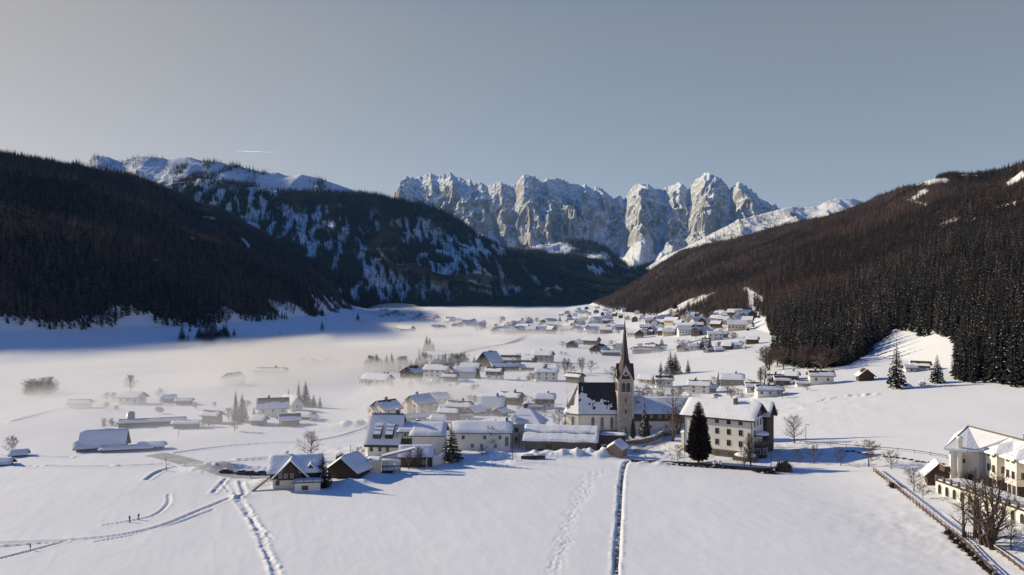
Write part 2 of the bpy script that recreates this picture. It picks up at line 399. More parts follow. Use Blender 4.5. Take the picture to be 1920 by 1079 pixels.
# snow piles and drifts
for p in ((1035,855,6,2.4,.8),(1055,856,7,2.4,1.0),(1080,856,8,2.4,.9),(1105,855,8,2.6,1.2),(1120,857,6,2.2,1.0),(1138,858,5,2,.9),(665,905,6,2.5,1.0),(690,893,5,3,.9),
          (500,908,5,3,1.0),(450,932,3,2,.3),(470,905,6,4,.3),(395,885,8,2.5,.9),(450,880,14,1.6,1.1),(408,880,10,1.6,.9),
          (880,862,9,3,.8),(915,860,6,3,1.1),(935,856,5,3,1.),(1210,868,8,3,.7),(1250,870,9,3,.6),(1170,838,4,3,.8),(1245,812,9,3,1.0),
          (1000,885-30,8,3,1.),(970,868,9,3,.6),(650,800,10,3,1.3),(670,798,7,3,1.5),(1330,775,12,5,1.8),(1380,770,10,5,2.),(1290,762,12,5,2),(895,745-30,20,8,1.2)):
    bump(*p[:3], p[3]*1.25, p[4]*.85, rough=.5)
# trodden, uneven garden and village ground
vil = sstep(0, 14, 14-polydist([(G(690,850).x,G(690,850).y),(G(1000,830).x,G(1000,830).y),(G(1300,850).x,G(1300,850).y),(G(1460,850).x,G(1460,850).y)], X2, Y2)[0]+8)
Z2 += vil*(fbm(X2/2.4, Y2/2.4, 3, 2)-.5)*.7
vil2 = np.exp(-((X2-70)/70)**2-((Y2-330)/45)**2)+np.exp(-((X2+20)/70)**2-((Y2-480)/60)**2)+np.exp(-((X2-100)/25)**2-((Y2-165)/25)**2)
Z2 += vil2*(fbm(X2/3.5, Y2/3.5, 3, 5)-.5)*.65
# fine relief of wind-packed snow
Z2 += (fbm(X2/9, Y2/14, 4, 6)-.5)*.16+(ridged((X2*.9+Y2*.3)/3.5, (Y2-.3*X2)/16, 3, 4)-.5)*.05*sstep(420,250,Y2)
PYS = HZ-F*(Z2-CH)/Y2
from math import inf
def inpoly(poly, X, Y):
    r = np.zeros(np.shape(X), bool); n = len(poly)
    for i in range(n):
        x0, y0 = poly[i]; x1, y1 = poly[(i+1) % n]
        if y0 == y1: continue
        c = ((y0 > Y) != (y1 > Y)) & (X < (x1-x0)*(Y-y0)/(y1-y0)+x0); r ^= c
    return r
# forest outlines in world coordinates
FR_POLY = [(400,150),(225,250),(207,300),(192,338),(200,360),(228,408),(234,440),(240,500),(220,484),(196,446),(180,428),(162,428),(160,452),(168,505),(184,560),(206,611),(226,700),(272,850),
           (292,960),(262,1040),(262,1150),(250,1260),(262,1420),(270,1900),(300,2600),(340,3500),(3000,3600),(3000,150)]
FR_PX = [(x, y) for x, y in FR_POLY]
ex = lambda Y: np.interp(Y, *X0L)
def forest_L(X, Y):
    e = np.interp(np.minimum(Y, 2600), *X0L)-76-30*(fbm(X/60, Y/60, 3, 3)-.5)*2
    return (X < e)
def forest_R(X, Y):
    return inpoly(FR_POLY, X+8*(fbm(X/25, Y/25, 2, 3)-.5), Y+8*(fbm(X/25+9, Y/25, 2, 4)-.5))
mL = forest_L(X2+11, Y2); mR = forest_R(X2-8, Y2) & forest_R(X2, Y2)
fc = lambda m: m[:-1,:-1] & m[1:,1:] & m[:-1,1:] & m[1:,:-1]
fL = fc(mL); fR = fc(mR)
P = np.stack([X2, Y2, Z2], -1)
def hill_obj(name, msk, mt):
    me, used = grid_mesh(name, P, [mt], True, msk); o = link(name, me, None, 'structure')
    a = me.attributes.new('dirt', 'FLOAT', 'POINT'); a.data.foreach_set('value', DIRT.ravel()[used].astype(np.float32)); return o
hill_obj('snow_ground', ~(fL | fR), M['snow'])
# open snowy clearings of the right hill
def hill_mat(name, dark, snow, thr):
    m = mat(name, dark, .95); t = m.node_tree; N = t.nodes; L = t.links; b = N['Principled BSDF']
    at = N.new('ShaderNodeAttribute'); at.attribute_name = 'open'
    x = N.new('ShaderNodeMix'); x.data_type = 'RGBA'; x.inputs[6].default_value = (*dark,1); x.inputs[7].default_value = (*snow,1)
    L.new(at.outputs['Fac'], x.inputs[0])
    g = N.new('ShaderNodeNewGeometry')
    L.new(x.outputs[2], b.inputs['Base Color'])
    n2 = N.new('ShaderNodeTexNoise'); n2.inputs['Scale'].default_value = .08; n2.inputs['Detail'].default_value = 8
    L.new(g.outputs['Position'], n2.inputs['Vector'])
    bp = N.new('ShaderNodeBump'); bp.inputs['Strength'].default_value = .5; bp.inputs['Distance'].default_value = 4
    L.new(n2.outputs[0], bp.inputs['Height']); L.new(bp.outputs[0], b.inputs['Normal'])
    return m
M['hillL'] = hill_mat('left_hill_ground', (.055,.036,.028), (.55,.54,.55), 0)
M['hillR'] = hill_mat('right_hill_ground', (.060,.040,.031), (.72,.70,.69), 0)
def seg_open(px, py, segs):
    r = np.zeros(np.shape(px))
    for (x0, y0, x1, y1, w) in segs:
        dx, dy = x1-x0, y1-y0; l2 = dx*dx+dy*dy; t = np.clip(((px-x0)*dx+(py-y0)*dy)/l2, 0, 1)
        d = np.hypot(px-(x0+t*dx), (py-(y0+t*dy))*1.6); r = np.maximum(r, 1-sstep(w*.5, w, d))
    return r
OPEN_R = [(1722,345,1770,338,9),(1712,372,1735,360,8),(1740,337,1770,341,7),(1735,385,1700,374,3),(1800,327,1830,328,5),(1890,343,1920,326,9),(1870,389,1915,378,7),(1760,425,1800,412,5),(1775,420,1830,410,4),(1400,545,1430,565,10),(1230,597,1320,560,13),(1320,560,1340,552,5),(1405,550,1420,600,7)]
OPEN_R = [(a,b,c,d,e) for a,b,c,d,e in OPEN_R]
def open_R(X, Y, Z):
    px = 960+F*X/Y; py = HZ-F*(Z-CH)/Y
    j = (fbm(X/35, Y/60, 3, 1)-.5)*16
    return seg_open(px+j, py+j*.4, OPEN_R)
def open_L(X, Y, Z):
    px = 960+F*X/Y; py = HZ-F*(Z-CH)/Y
    return seg_open(px, py, [(385,408,400,411,5),(455,450,466,462,5),(290,487,296,490,3),(358,446,364,449,3)])
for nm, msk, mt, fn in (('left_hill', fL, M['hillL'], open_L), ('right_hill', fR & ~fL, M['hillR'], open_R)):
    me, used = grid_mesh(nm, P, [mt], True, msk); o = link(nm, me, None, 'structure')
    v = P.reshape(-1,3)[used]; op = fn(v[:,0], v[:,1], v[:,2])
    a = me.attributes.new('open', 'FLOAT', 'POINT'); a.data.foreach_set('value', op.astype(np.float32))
# ground behind and beside the camera, continuing the same field
gx, gy = np.meshgrid(np.linspace(-900, 900, 60), np.linspace(-500, 100.2, 24))
gz = TH(gx, np.maximum(gy, 100)); me, _ = grid_mesh('snow_field_behind', np.stack([gx, gy, gz-.02], -1), [M['snow']]); link('snow_field', me, None, 'structure')

# ---------------------------------------------------------------- mountains behind the valley
def sheet(name, px0, px1, dpx, base, ridge, nrow, prof, disp, mt, backd=700, kind='structure'):
    pc = np.arange(px0, px1+.1, dpx); V = np.linspace(0, 1, nrow)
    PXg, Vg = np.meshgrid(pc, V)
    bY = np.interp(PXg, [b[0] for b in base], [b[1] for b in base]); bz = np.interp(PXg, [b[0] for b in base], [b[2] for b in base])
    rY = np.interp(PXg, [b[0] for b in ridge], [b[1] for b in ridge]); rpy = np.interp(PXg, [b[0] for b in ridge], [b[2] for b in ridge])
    rz = CH+(HZ-rpy)/F*rY
    Yg = bY+(rY-bY)*Vg; Zg = bz+(rz-bz)*prof(Vg, PXg)
    Xg = (PXg-960)/F*Yg
    Yn, Zn = disp(PXg, Vg, Xg, Yg, Zg)
    Xn = (PXg-960)/F*Yg
    front = np.stack([Xn, Yn, Zn], -1)
    k = 14; tb = np.linspace(0, 1, k+1)[1:, None]
    lastr = front[-1]
    bx = lastr[None,:,0]*(1+.0*tb); by = lastr[None,:,1]+tb*backd*1.3; bz_ = lastr[None,:,2]-tb*backd*.8+(fbm(bx/200, by/200, 3, 2)-.5)*backd*.15*(tb > .1)
    P_ = np.concatenate([front, np.stack([bx+0*by, by+0*bx, bz_], -1)], 0)
    me, used = grid_mesh(name, P_, [mt]); o = link(name, me, None, kind)
    return o, P_, (PXg, Vg)

def rock_mat(name, rock, rock2, snow, lo, hi, sc):
    m = mat(name, rock, .95); t = m.node_tree; N = t.nodes; L = t.links; b = N['Principled BSDF']
    g = N.new('ShaderNodeNewGeometry'); sp = N.new('ShaderNodeSeparateXYZ')
    mp = N.new('ShaderNodeMapping'); mp.inputs['Scale'].default_value = (sc, sc, sc*.45); L.new(g.outputs['Position'], mp.inputs[0])
    n = N.new('ShaderNodeTexNoise'); n.inputs['Scale'].default_value = 1; n.inputs['Detail'].default_value = 9; n.inputs['Roughness'].default_value = .66
    L.new(mp.outputs[0], n.inputs['Vector'])
    bp = N.new('ShaderNodeBump'); bp.inputs['Strength'].default_value = 1; bp.inputs['Distance'].default_value = .32/sc
    L.new(n.outputs[0], bp.inputs['Height']); L.new(bp.outputs[0], sp.inputs[0])
    n3 = N.new('ShaderNodeTexNoise'); n3.inputs['Scale'].default_value = sc*3; n3.inputs['Detail'].default_value = 6; L.new(g.outputs['Position'], n3.inputs['Vector'])
    ad = N.new('ShaderNodeMath'); ad.operation = 'MULTIPLY_ADD'; ad.inputs[1].default_value = .35; L.new(n3.outputs[0], ad.inputs[0]); L.new(sp.outputs[2], ad.inputs[2])
    r = N.new('ShaderNodeMapRange'); r.inputs[1].default_value = lo; r.inputs[2].default_value = hi; L.new(ad.outputs[0], r.inputs[0])
    r2 = N.new('ShaderNodeMapRange'); r2.inputs[1].default_value = .4; r2.inputs[2].default_value = .65; L.new(n.outputs[0], r2.inputs[0])
    xr = N.new('ShaderNodeMix'); xr.data_type = 'RGBA'; xr.inputs[6].default_value = (*rock,1); xr.inputs[7].default_value = (*rock2,1); L.new(r2.outputs[0], xr.inputs[0])
    x = N.new('ShaderNodeMix'); x.data_type = 'RGBA'; x.inputs[7].default_value = (*snow,1)
    L.new(r.outputs[0], x.inputs[0]); L.new(xr.outputs[2], x.inputs[6]); L.new(x.outputs[2], b.inputs['Base Color'])
    bp2 = N.new('ShaderNodeBump'); bp2.inputs['Strength'].default_value = .8; bp2.inputs['Distance'].default_value = .2/sc
    L.new(n.outputs[0], bp2.inputs['Height']); L.new(bp2.outputs[0], b.inputs['Normal'])
    return m
M['farrock'] = rock_mat('limestone_and_snow', (.32,.305,.285), (.19,.175,.165), (.84,.84,.84), .66, .80, .010)
M['midsnow'] = rock_mat('mountain_snow', (.16,.14,.13), (.11,.10,.10), (.74,.75,.79), .62, .72, .012)

FARSK = [(640,420),(700,400),(735,372),(742,362),(750,341),(766,331),(781,335),(793,332),(807,324),(819,331),(828,330),(844,324),(856,331),(868,336),(881,337),(889,347),(903,341),(913,349),(925,345),(940,340),(956,349),(966,347),(983,326),(999,327),(1015,341),(1027,335),(1042,333),(1052,335),(1064,341),(1080,344),(1091,349),(1097,345),(1109,353),(1123,351),(1138,360),(1150,372),(1162,368),(1170,372),(1189,349),(1201,343),(1215,343),(1227,353),(1244,357),(1256,349),(1272,343),(1280,347),(1290,357),(1304,339),(1321,326),(1341,328),(1355,337),(1368,355),(1384,341),(1398,347),(1415,362),(1431,376),(1451,384),(1475,400),(1540,420),(1700,440)]
def far_prof(V, PX): return np.where(V < .5, .36*V/.5, .36+.64*((np.maximum(V,.5)-.5)/.5)**1.15)
def far_disp(PX, V, X, Y, Z):
    w = np.sin(np.pi*np.clip(V,0,1)**.85)**.8
    skx = np.array([p_[0] for p_ in FARSK], float); sky_ = np.array([p_[1] for p_ in FARSK], float)
    wx = X+170*(fbm(X/420, Y/420, 3, 1)-.5)+520*(1-V)*(fbm(X/900+2, Y/700, 2, 6)-.5)
    pw = PX+(wx-X)/Y*F*.8+(1-V)*10
    loc = sum(np.interp(pw+o_, skx, sky_) for o_ in (-60,-38,-20,20,38,60))/6.
    wv = 3+34*(1-V)**1.1; prom = np.clip((loc-sum(np.interp(pw+o_*wv, skx, sky_) for o_ in (-1,-.5,0,.5,1))/5.)/(9.+4*V), -1.2, 1.7)
    r1 = ridged(wx/470, Y/1500+.4*fbm(X/400, Y/400, 2, 5), 2, 2)
    r2 = ridged(wx/190+Y/900, Y/420, 3, 4)
    r3 = ridged(wx/75-Y/500, Y/150, 3, 1)
    rk = sstep(.40, .64, V+.55*(r1-.45)+.12*prom)            # rock ribs reach down into the snow aprons
    for (a0, v0, a1, v1, wd) in ((985,.28,965,.66,10),(1085,.28,1142,.86,14),(1125,.2,1172,.75,11),(1205,.15,1262,.76,14),(1292,.15,1290,.6,12),(1350,.2,1372,.88,12),(900,.28,915,.74,8),(1040,.28,1034,.66,8),(835,.4,850,.74,7),(945,.3,930,.8,7),(1395,.2,1415,.7,9)):
        c_ = a0+(a1-a0)*(V-v0)/(v1-v0); gm = np.exp(-((pw-c_)/wd)**2)*sstep(v0-.1,v0,V)*(1-sstep(v1-.12,v1,V))
        rk = rk*(1-.9*gm); Z = Z-110*gm*w
    Zn = Z+w*((prom*.9+(r1-.45)*2.6)*125*(.25+.75*V)+(r2-.35)*290*rk*(.4+.6*V)+(r3-.4)*120*rk)
    Yn = Y-(r2-.4)*120*w*rk-(r3-.4)*60*w*rk
    jag = (ridged(X/42, X*0+3, 3, 5)-.5)*40+(vn(X/14, X*0, 3)-.5)*14
    return Yn, Zn+jag*sstep(.93,1,V)
fr_o, _, _ = sheet('rocky_mountain_range', 600, 1640, 1.0, [(600,6900,150),(1060,6850,150),(1210,6250,150),(1700,6150,150)], [(p, 8900-350*math.sin(p/70.)-800*min(1,max(0,(p-1070)/130)), y) for p, y in FARSK], 300, far_prof, far_disp, M['farrock'])

# foothills with forest under the rock faces
def ft_disp(PX, V, X, Y, Z):
    return Y-(ridged(X/400, V*1.0, 3, 1)-.4)*300*np.sin(np.pi*V), Z+(fbm(X/160, Y/160, 4, 2)-.5)*70*sstep(0,.3,V)
FTSK = [(800,455),(860,450),(900,446),(920,452),(950,462),(985,460),(1010,452),(1050,450),(1075,447),(1105,446),(1130,452),(1150,470),(1180,495),(1215,492),(1235,484),(1260,470),(1320,462),(1400,450)]
ft_o, FTP, _ = sheet('wooded_foothills', 800, 1400, 2.5, [(800,5900,120),(1400,5900,120)], [(p, 6700, y+6) for p, y in FTSK], 60, lambda V, PX: V**.9, ft_disp, M['midsnow'], 400)

# snowy ridge behind the right hill
SRSK = [(1180,520),(1215,500),(1250,478),(1290,462),(1330,440),(1355,428),(1385,412),(1420,404),(1459,393),(1476,389),(1488,387),(1508,391),(1533,388),(1549,378),(1574,373),(1602,374),(1614,378),(1650,392),(1750,420)]
def sr_disp(PX, V, X, Y, Z):
    return Y-(ridged(X/300+V, V*1.2, 4, 3)-.4)*380*np.sin(np.pi*V), Z+(ridged(X/260+V, Y/400, 2, 2)-.45)*130*np.sin(np.pi*V)+(ridged(X/110, Y/130, 4, 1)-.45)*75*sstep(0,.3,V)*(1-.8*V)
M['ridgesnow'] = rock_mat('ridge_snow', (.25,.20,.17), (.17,.14,.12), (.80,.78,.77), .60, .72, .010)
sr_o, SRP, _ = sheet('snowy_ridge', 1180, 1750, 1.5, [(1180,5000,60),(1750,4700,60)], [(p, 6000, y) for p, y in SRSK], 120, lambda V, PX: .2*V+.8*V**1.2, sr_disp, M['ridgesnow'])

# the dark mountain that closes the valley
MDSK = [(-300,300),(60,300),(120,304),(155,302),(168,293),(183,290),(205,291),(220,297),(235,297),(250,291),(268,290),(285,294),(310,297),(335,294),(357,292),(380,296),(420,303),(460,312),(500,320),(560,326),(600,334),(640,347),(700,364),(745,374),(790,380),(830,394),(860,410),(900,441),(950,468),(1000,474),(1060,479),(1100,483),(1150,491),(1190,497),(1212,506),(1235,520),(1290,545)]
def md_prof(V, PX):
    return np.where(V < .0, 0, .25*V+.75*V**1.35)
def md_disp(PX, V, X, Y, Z):
    w = np.sin(np.pi*V)
    sp = ridged((X+Y*.25)/620, V*1.3, 3, 2)
    Yn = Y-(sp-.45)*560*w-(ridged(X/170, V*3, 3, 4)-.4)*110*w
    # shoulder on the left
    sh = np.exp(-((PX-520)/150)**2)*np.exp(-((V-.72)/.14)**2)
    Zn = Z+(ridged(X/260, Y/260, 4, 5)-.45)*48*sstep(0,.25,V)*(1-.8*V**3)+60*sh-35*np.exp(-((PX-420)/160)**2)*np.exp(-((V-.88)/.07)**2)
    Zn = Zn+(vn(X/45, X*0, 3)-.5)*16*sstep(.95,1,V)
    return Yn, Zn
md_o, MDP, (MPX, MV) = sheet('dark_wooded_mountain', -120, 1300, 2.0, [(-120,2300,0),(300,2450,0),(700,2850,-2),(900,3300,-6),(1100,3750,-8),(1300,4100,-6)],
    [(p, np.interp(p, [-300,300,700,900,1000,1300], [4300,4300,4250,4300,4500,4900]), y+3) for p, y in MDSK], 240, md_prof, md_disp, M['midsnow'], 500)

# far valley floor between the end of the near ground and the mountains
gx, gy = np.meshgrid(np.linspace(-3000, 6000, 30), np.linspace(3500, 7500, 20))
me, _ = grid_mesh('far_valley_floor', np.stack([gx, gy, gx*0-9], -1), [M['snow']]); link('far_valley_floor', me, None, 'structure')
# ================================================================ TREES
def spruce_mesh(name, h, r, tiers, nb, seed, droop=.35, snow=0.0, mats=None, sub=1, trunk=True, bare=.06, power=.85, width=.36):
    R = random.Random(seed); m = MB()
    if trunk:
        m.lathe([(h*.013+.02,-1.0),(h*.012+.02,h*.3),(h*.006,h*.8),(.01,h*.99)], 5, mi=1, cap=False)
    for i in range(tiers):
        t = (i+.5*R.random())/tiers; z = h*(bare+(1-bare)*t)
        rad0 = r*(1-t)**power*(1.0 if t > .08 else .75)+.12
        n = max(4, int(nb*(1-.55*t)))
        a0 = R.random()*6.28
        for k in range(n):
            a = a0+6.283*k/n+R.uniform(-.25,.25); rad = rad0*R.uniform(.72,1.15); dz = -droop*rad*R.uniform(.6,1.3)
            zz = z+R.uniform(-.5,.5)*h/tiers
            ca, sa = math.cos(a), math.sin(a); w = rad*width*R.uniform(.8,1.2)
            if sub == 1:
                b = (0,0,zz+.1*rad); mid = .55*rad
                l = (ca*mid-sa*w, sa*mid+ca*w, zz+dz*.75-.12*rad); rr = (ca*mid+sa*w, sa*mid-ca*w, zz+dz*.75-.12*rad)
                c = (ca*mid, sa*mid, zz+dz*.35); tp = (ca*rad, sa*rad, zz+dz)
                m.add([b,l,tp,rr,c], [(0,1,4),(1,2,4),(2,3,4),(3,0,4)], 0)
            else:
                prev = (0,0,zz+.08*rad)
                for s_ in range(sub):
                    f0 = s_/sub; f1 = (s_+1)/sub; fm = (f0+f1)/2
                    ww = w*(1.15-f0*.85)*R.uniform(.7,1.25)
                    zc = zz+dz*f1**1.6; r1 = rad*f1; r0 = rad*f0
                    for sgn in (-1,1):
                        q = (ca*(r1*.98)-sa*ww*sgn, sa*(r1*.98)+ca*ww*sgn, zc-.10*rad*R.uniform(.3,1.6))
                        m.add([(ca*r0,sa*r0,zz+dz*f0**1.6+.03),q,(ca*r1*1.08,sa*r1*1.08,zc)], [(0,1,2)], 0)
            if snow and R.random() < snow:
                f = R.uniform(.45,.9); s = rad*.16+.10; cx, cy_ = ca*rad*f, sa*rad*f; cz = zz+dz*f+.10+.03*rad
                m.add([(cx-s,cy_-s,cz-.1),(cx+s,cy_-s*.6,cz-.05),(cx+s*.8,cy_+s,cz-.1),(cx-s*.7,cy_+s,cz),(cx,cy_,cz+.12)], [(0,1,4),(1,2,4),(2,3,4),(3,0,4)], 2)
    m.add([(-.12,0,h*.93),(.12,0,h*.93),(0,.02,h*1.02),(0,-.12,h*.93),(0,.12,h*.93)], [(0,1,2),(3,4,2)], 0)
    return m.mesh(name, mats)
def bare_mesh(name, h, seed, width=.5, start=.25, limbs=14, up=.55, twigr=.03, mats=None, lev=3, kids=4, forks=1, round_=1.0):
    """bare broadleaf tree: a leader (or several stems) with side limbs that branch again; returns trunk mesh, crown mesh"""
    R = random.Random(seed); tr = MB(); cr = MB()
    def limb(p, d, l, r, k):
        segs = 3 if k == 0 else 2; q = p; dd = d
        for s in range(segs):
            dd = (dd+Vector((R.uniform(-1,1),R.uniform(-1,1),R.uniform(-.35,.65)))*.20).normalized()
            q2 = q+dd*l/segs; f0 = 1-s/segs*.75; f1 = 1-(s+1)/segs*.75
            cr.tube(q, q2, max(twigr*.6, r*f0), max(twigr*.4, r*f1), 4 if k == 0 else 3)
            if k < lev-1:
                for c in range(kids if s == segs-1 else kids-1):
                    a = Vector((R.uniform(-1,1),R.uniform(-1,1),R.uniform(-.5,.9))).normalized()
                    nd = (dd*.8+a*.95).normalized(); pp = q+(q2-q)*R.uniform(.2,1)
                    limb(pp, nd, l*R.uniform(.36,.58), r*f1*.55, k+1)
            q = q2
    for st in range(forks):
        lean = Vector((R.uniform(-1,1),R.uniform(-1,1),0))*(.32 if forks > 1 else .06); p = Vector((0,0,-.4)); n = 9; pts = [p]
        for i in range(n):
            d = (Vector((0,0,1))+lean*(1-.5*i/n)+Vector((R.uniform(-1,1),R.uniform(-1,1),0))*.10).normalized(); pts.append(pts[-1]+d*(h*.92+.4)/n)
        r0 = h*.021+.03
        for i in range(n):
            t0 = i/n; t1 = (i+1)/n; (tr if t1 <= max(start,.23)+.02 else cr).tube(pts[i], pts[i+1], r0*(1-t0)**.9+.02, r0*(1-t1)**.9+.02, 6 if i < 4 else 4)
        for i in range(limbs):
            t = start+(1-start)*(i+R.random()*.8)/limbs; k = min(n-1, int(t*n)); p = pts[k]+(pts[k+1]-pts[k])*(t*n-k)
            a = i*2.4+R.uniform(-.4,.4); tt = (t-start)/(1-start)
            prof = (math.sin(math.pi*min(1, (tt*.80+.20)**.75))**.7)*round_+(1-round_)*(1-tt)
            l = h*width*.62*max(.22, prof)*R.uniform(.8,1.15)
            u_ = up+.55*tt*R.uniform(.6,1.2)
            limb(p, Vector((math.cos(a), math.sin(a), u_)).normalized(), l, r0*(1-t)*.55+.03, 0)
    zs = max(v[2] for v in cr.v); k = h/zs
    for b in (tr, cr): b.v = [(x*k, y*k, z*k if z > 0 else z) for x, y, z in b.v]
    return tr.mesh(name+'_trunk', [mats[0]]), cr.mesh(name+'_crown', [mats[1]])
def bush_mesh(name, r, h, n, seed, mats, snow=.0):
    R = random.Random(seed); m = MB()
    for i in range(n):
        a = R.random()*6.283; e = R.uniform(.15,1.4); L_ = R.uniform(.6,1)
        d = Vector((math.cos(a)*math.cos(e)*r, math.sin(a)*math.cos(e)*r, math.sin(e)*h))*L_
        p0 = Vector((R.uniform(-.3,.3)*r, R.uniform(-.3,.3)*r, -.1)); m.tube(p0, p0+d*.6, .04, .03, 3)
        for k in range(4):
            q = p0+d*R.uniform(.35,.7); m.tube(q, q+Vector((R.uniform(-1,1)*r,R.uniform(-1,1)*r,R.uniform(-.1,1)*h))*.33, .028, .012, 3)
        if snow and R.random() < snow:
            s = r*.1+.1; c = p0+d*.9
            m.add([(c.x-s,c.y-s,c.z-.1),(c.x+s,c.y-s*.6,c.z-.05),(c.x+s*.8,c.y+s,c.z-.1),(c.x-s*.7,c.y+s,c.z),(c.x,c.y,c.z+.15)], [(0,1,4),(1,2,4),(2,3,4),(3,0,4)], 1)
    return m.mesh(name, mats)
TM = [M['needle'], M['bark'], M['roofsnow']]
# --- meshes shared by the trees that stand singly
SPR = []
for s, (rr, dr, ti) in enumerate(((.20,.35,34),(.17,.5,30),(.24,.3,32))):
    me = spruce_mesh('spruce_crown', 1*20.0, 20*rr, ti, 15, 50+s, dr, .18, [M['needle'], M['bark'], M['roofsnow']], 3, False, .07, .85, .17)
    t = MB(); t.lathe([(.32,-1),(.28,4),(.15,14),(.03,19.6)], 7); SPR.append((t.mesh('spruce_trunk', [M['bark']], True), me))
THU = []
for s in range(2):
    m = MB(); R = random.Random(s+3)
    me = spruce_mesh('thuja_crown', 18.0, 4.6, 74, 30, 70+s, -.25, .0, [M['thuja'], M['bark'], M['roofsnow']], 2, False, .05, .52, .20)
    t = MB(); t.lathe([(.5,-1),(.4,4),(.2,12),(.04,16)], 7); THU.append((t.mesh('thuja_trunk', [M['bark']], True), me))
def put_tree(kind, label, px, py, hpx, cat='spruce', group=None, wide=1.0, var=0, name=None, H=None, twig=None):
    p = G(px, py, -.15); h = (hpx*p.y/F) if H is None else H
    if kind == 'spruce': tm, cm = SPR[var % 3]; k = h/20; nm = 'spruce_tree'
    elif kind == 'thuja': tm, cm = THU[var % 2]; k = h/18; nm = 'thuja_tree'
    else: tm, cm = BARE[kind][var % len(BARE[kind])]; k = h/10; nm = 'bare_tree'
    t = thing(name or nm, label, cat, p, random.random()*6.28, group)
    a = link('trunk', tm, t); b = link('crown', cm, t)
    for o in (a, b): o.scale = (k*wide, k*wide, k)
    return t
TW = (M['bark'], M['twig'])
BARE = {'oak': [bare_mesh('oak', 10, 11+i, .62, .20, 17, .55, .032, TW, 3, 4) for i in range(2)],
        'fruit': [bare_mesh('fruit', 10, 21+i, .85, .24, 10, .35, .055, TW, 3, 4, 1, .8) for i in range(4)],
        'tall': [bare_mesh('tall', 10, 31+i, .40, .22, 18, .9, .026, TW, 3, 4, (1,2,2)[i]) for i in range(3)],
        'airy': [bare_mesh('airy', 10, 61+i, .52, .16, 10, .75, .017, TW, 3, 3, (1,2,3)[i]) for i in range(3)],
        'frost': [bare_mesh('frost', 10, 41+i, .62, .18, 13, .6, .085, (M['frost'], M['frost']), 3, 4) for i in range(3)]}
BUSH = [bush_mesh('bush', 1, 1, 60, s, [M['twig'], M['roofsnow']], .3) for s in range(3)]
BUSHF = [bush_mesh('frosty_bush', 1, 1, 55, s+5, [M['frost'], M['roofsnow']], .5) for s in range(2)]
BUSHB = [bush_mesh('round_shrub', 1, 1, 150, 31, [M['twig'], M['roofsnow']], 0)]
BUSHD = [bush_mesh('dark_bush', 1, 1, 120, s+9, [M['hedge'], M['roofsnow']], .03) for s in range(2)]
def put_bush(label, px, py, wpx, hpx, ms=BUSH, group=None, cat='bush', var=0, name='bush'):
    p = G(px, py, -.1); k = p.y/F; o = link(name, ms[var % len(ms)], None, None, p, random.random()*6)
    o.scale = (wpx*k/2, wpx*k/2, hpx*k); return tag(o, label, cat, group)

# --- forest trees: light meshes, first used by single trees at the forest front
def low(name, seed, mt, h=24., r=3.6, tiers=9, nb=6, snow=.0, droop=.4, **k):
    return spruce_mesh(name, h, r, tiers, nb, seed, droop, snow, [mt, M['bark'], M['roofsnow']], 1, True, **k)
FN = [low('forest_spruce', 1, M['nearfir'], 24, 3.5, 15, 8, .05, .45, width=.30), low('forest_spruce', 2, M['nearfir'], 26, 3.2, 16, 7, .10, .5, width=.30), low('forest_spruce', 3, M['nearfir'], 21, 3.6, 13, 8, .16, .4, width=.30),
      low('forest_larch', 4, M['larch'], 24, 3.6, 13, 8, .04, .25, width=.24)]
FF = [low('far_spruce', 5, M['fir'], 24, 4.2, 6, 5, .04, .4, trunk=False) if 0 else low('far_spruce', 5, M['fir'], 22, 5.2, 6, 6, .07, .45, width=.42, power=.75), low('far_larch', 6, M['larch'], 22, 4.8, 6, 6, .03, .3, width=.36, power=.7)]
FB = [low('mountain_spruce', 8, M['firhaze'], 24, 4.6, 5, 5, .03, .4), low('mountain_spruce', 9, M['firhaze'], 24, 4.2, 5, 5, .05, .4)]

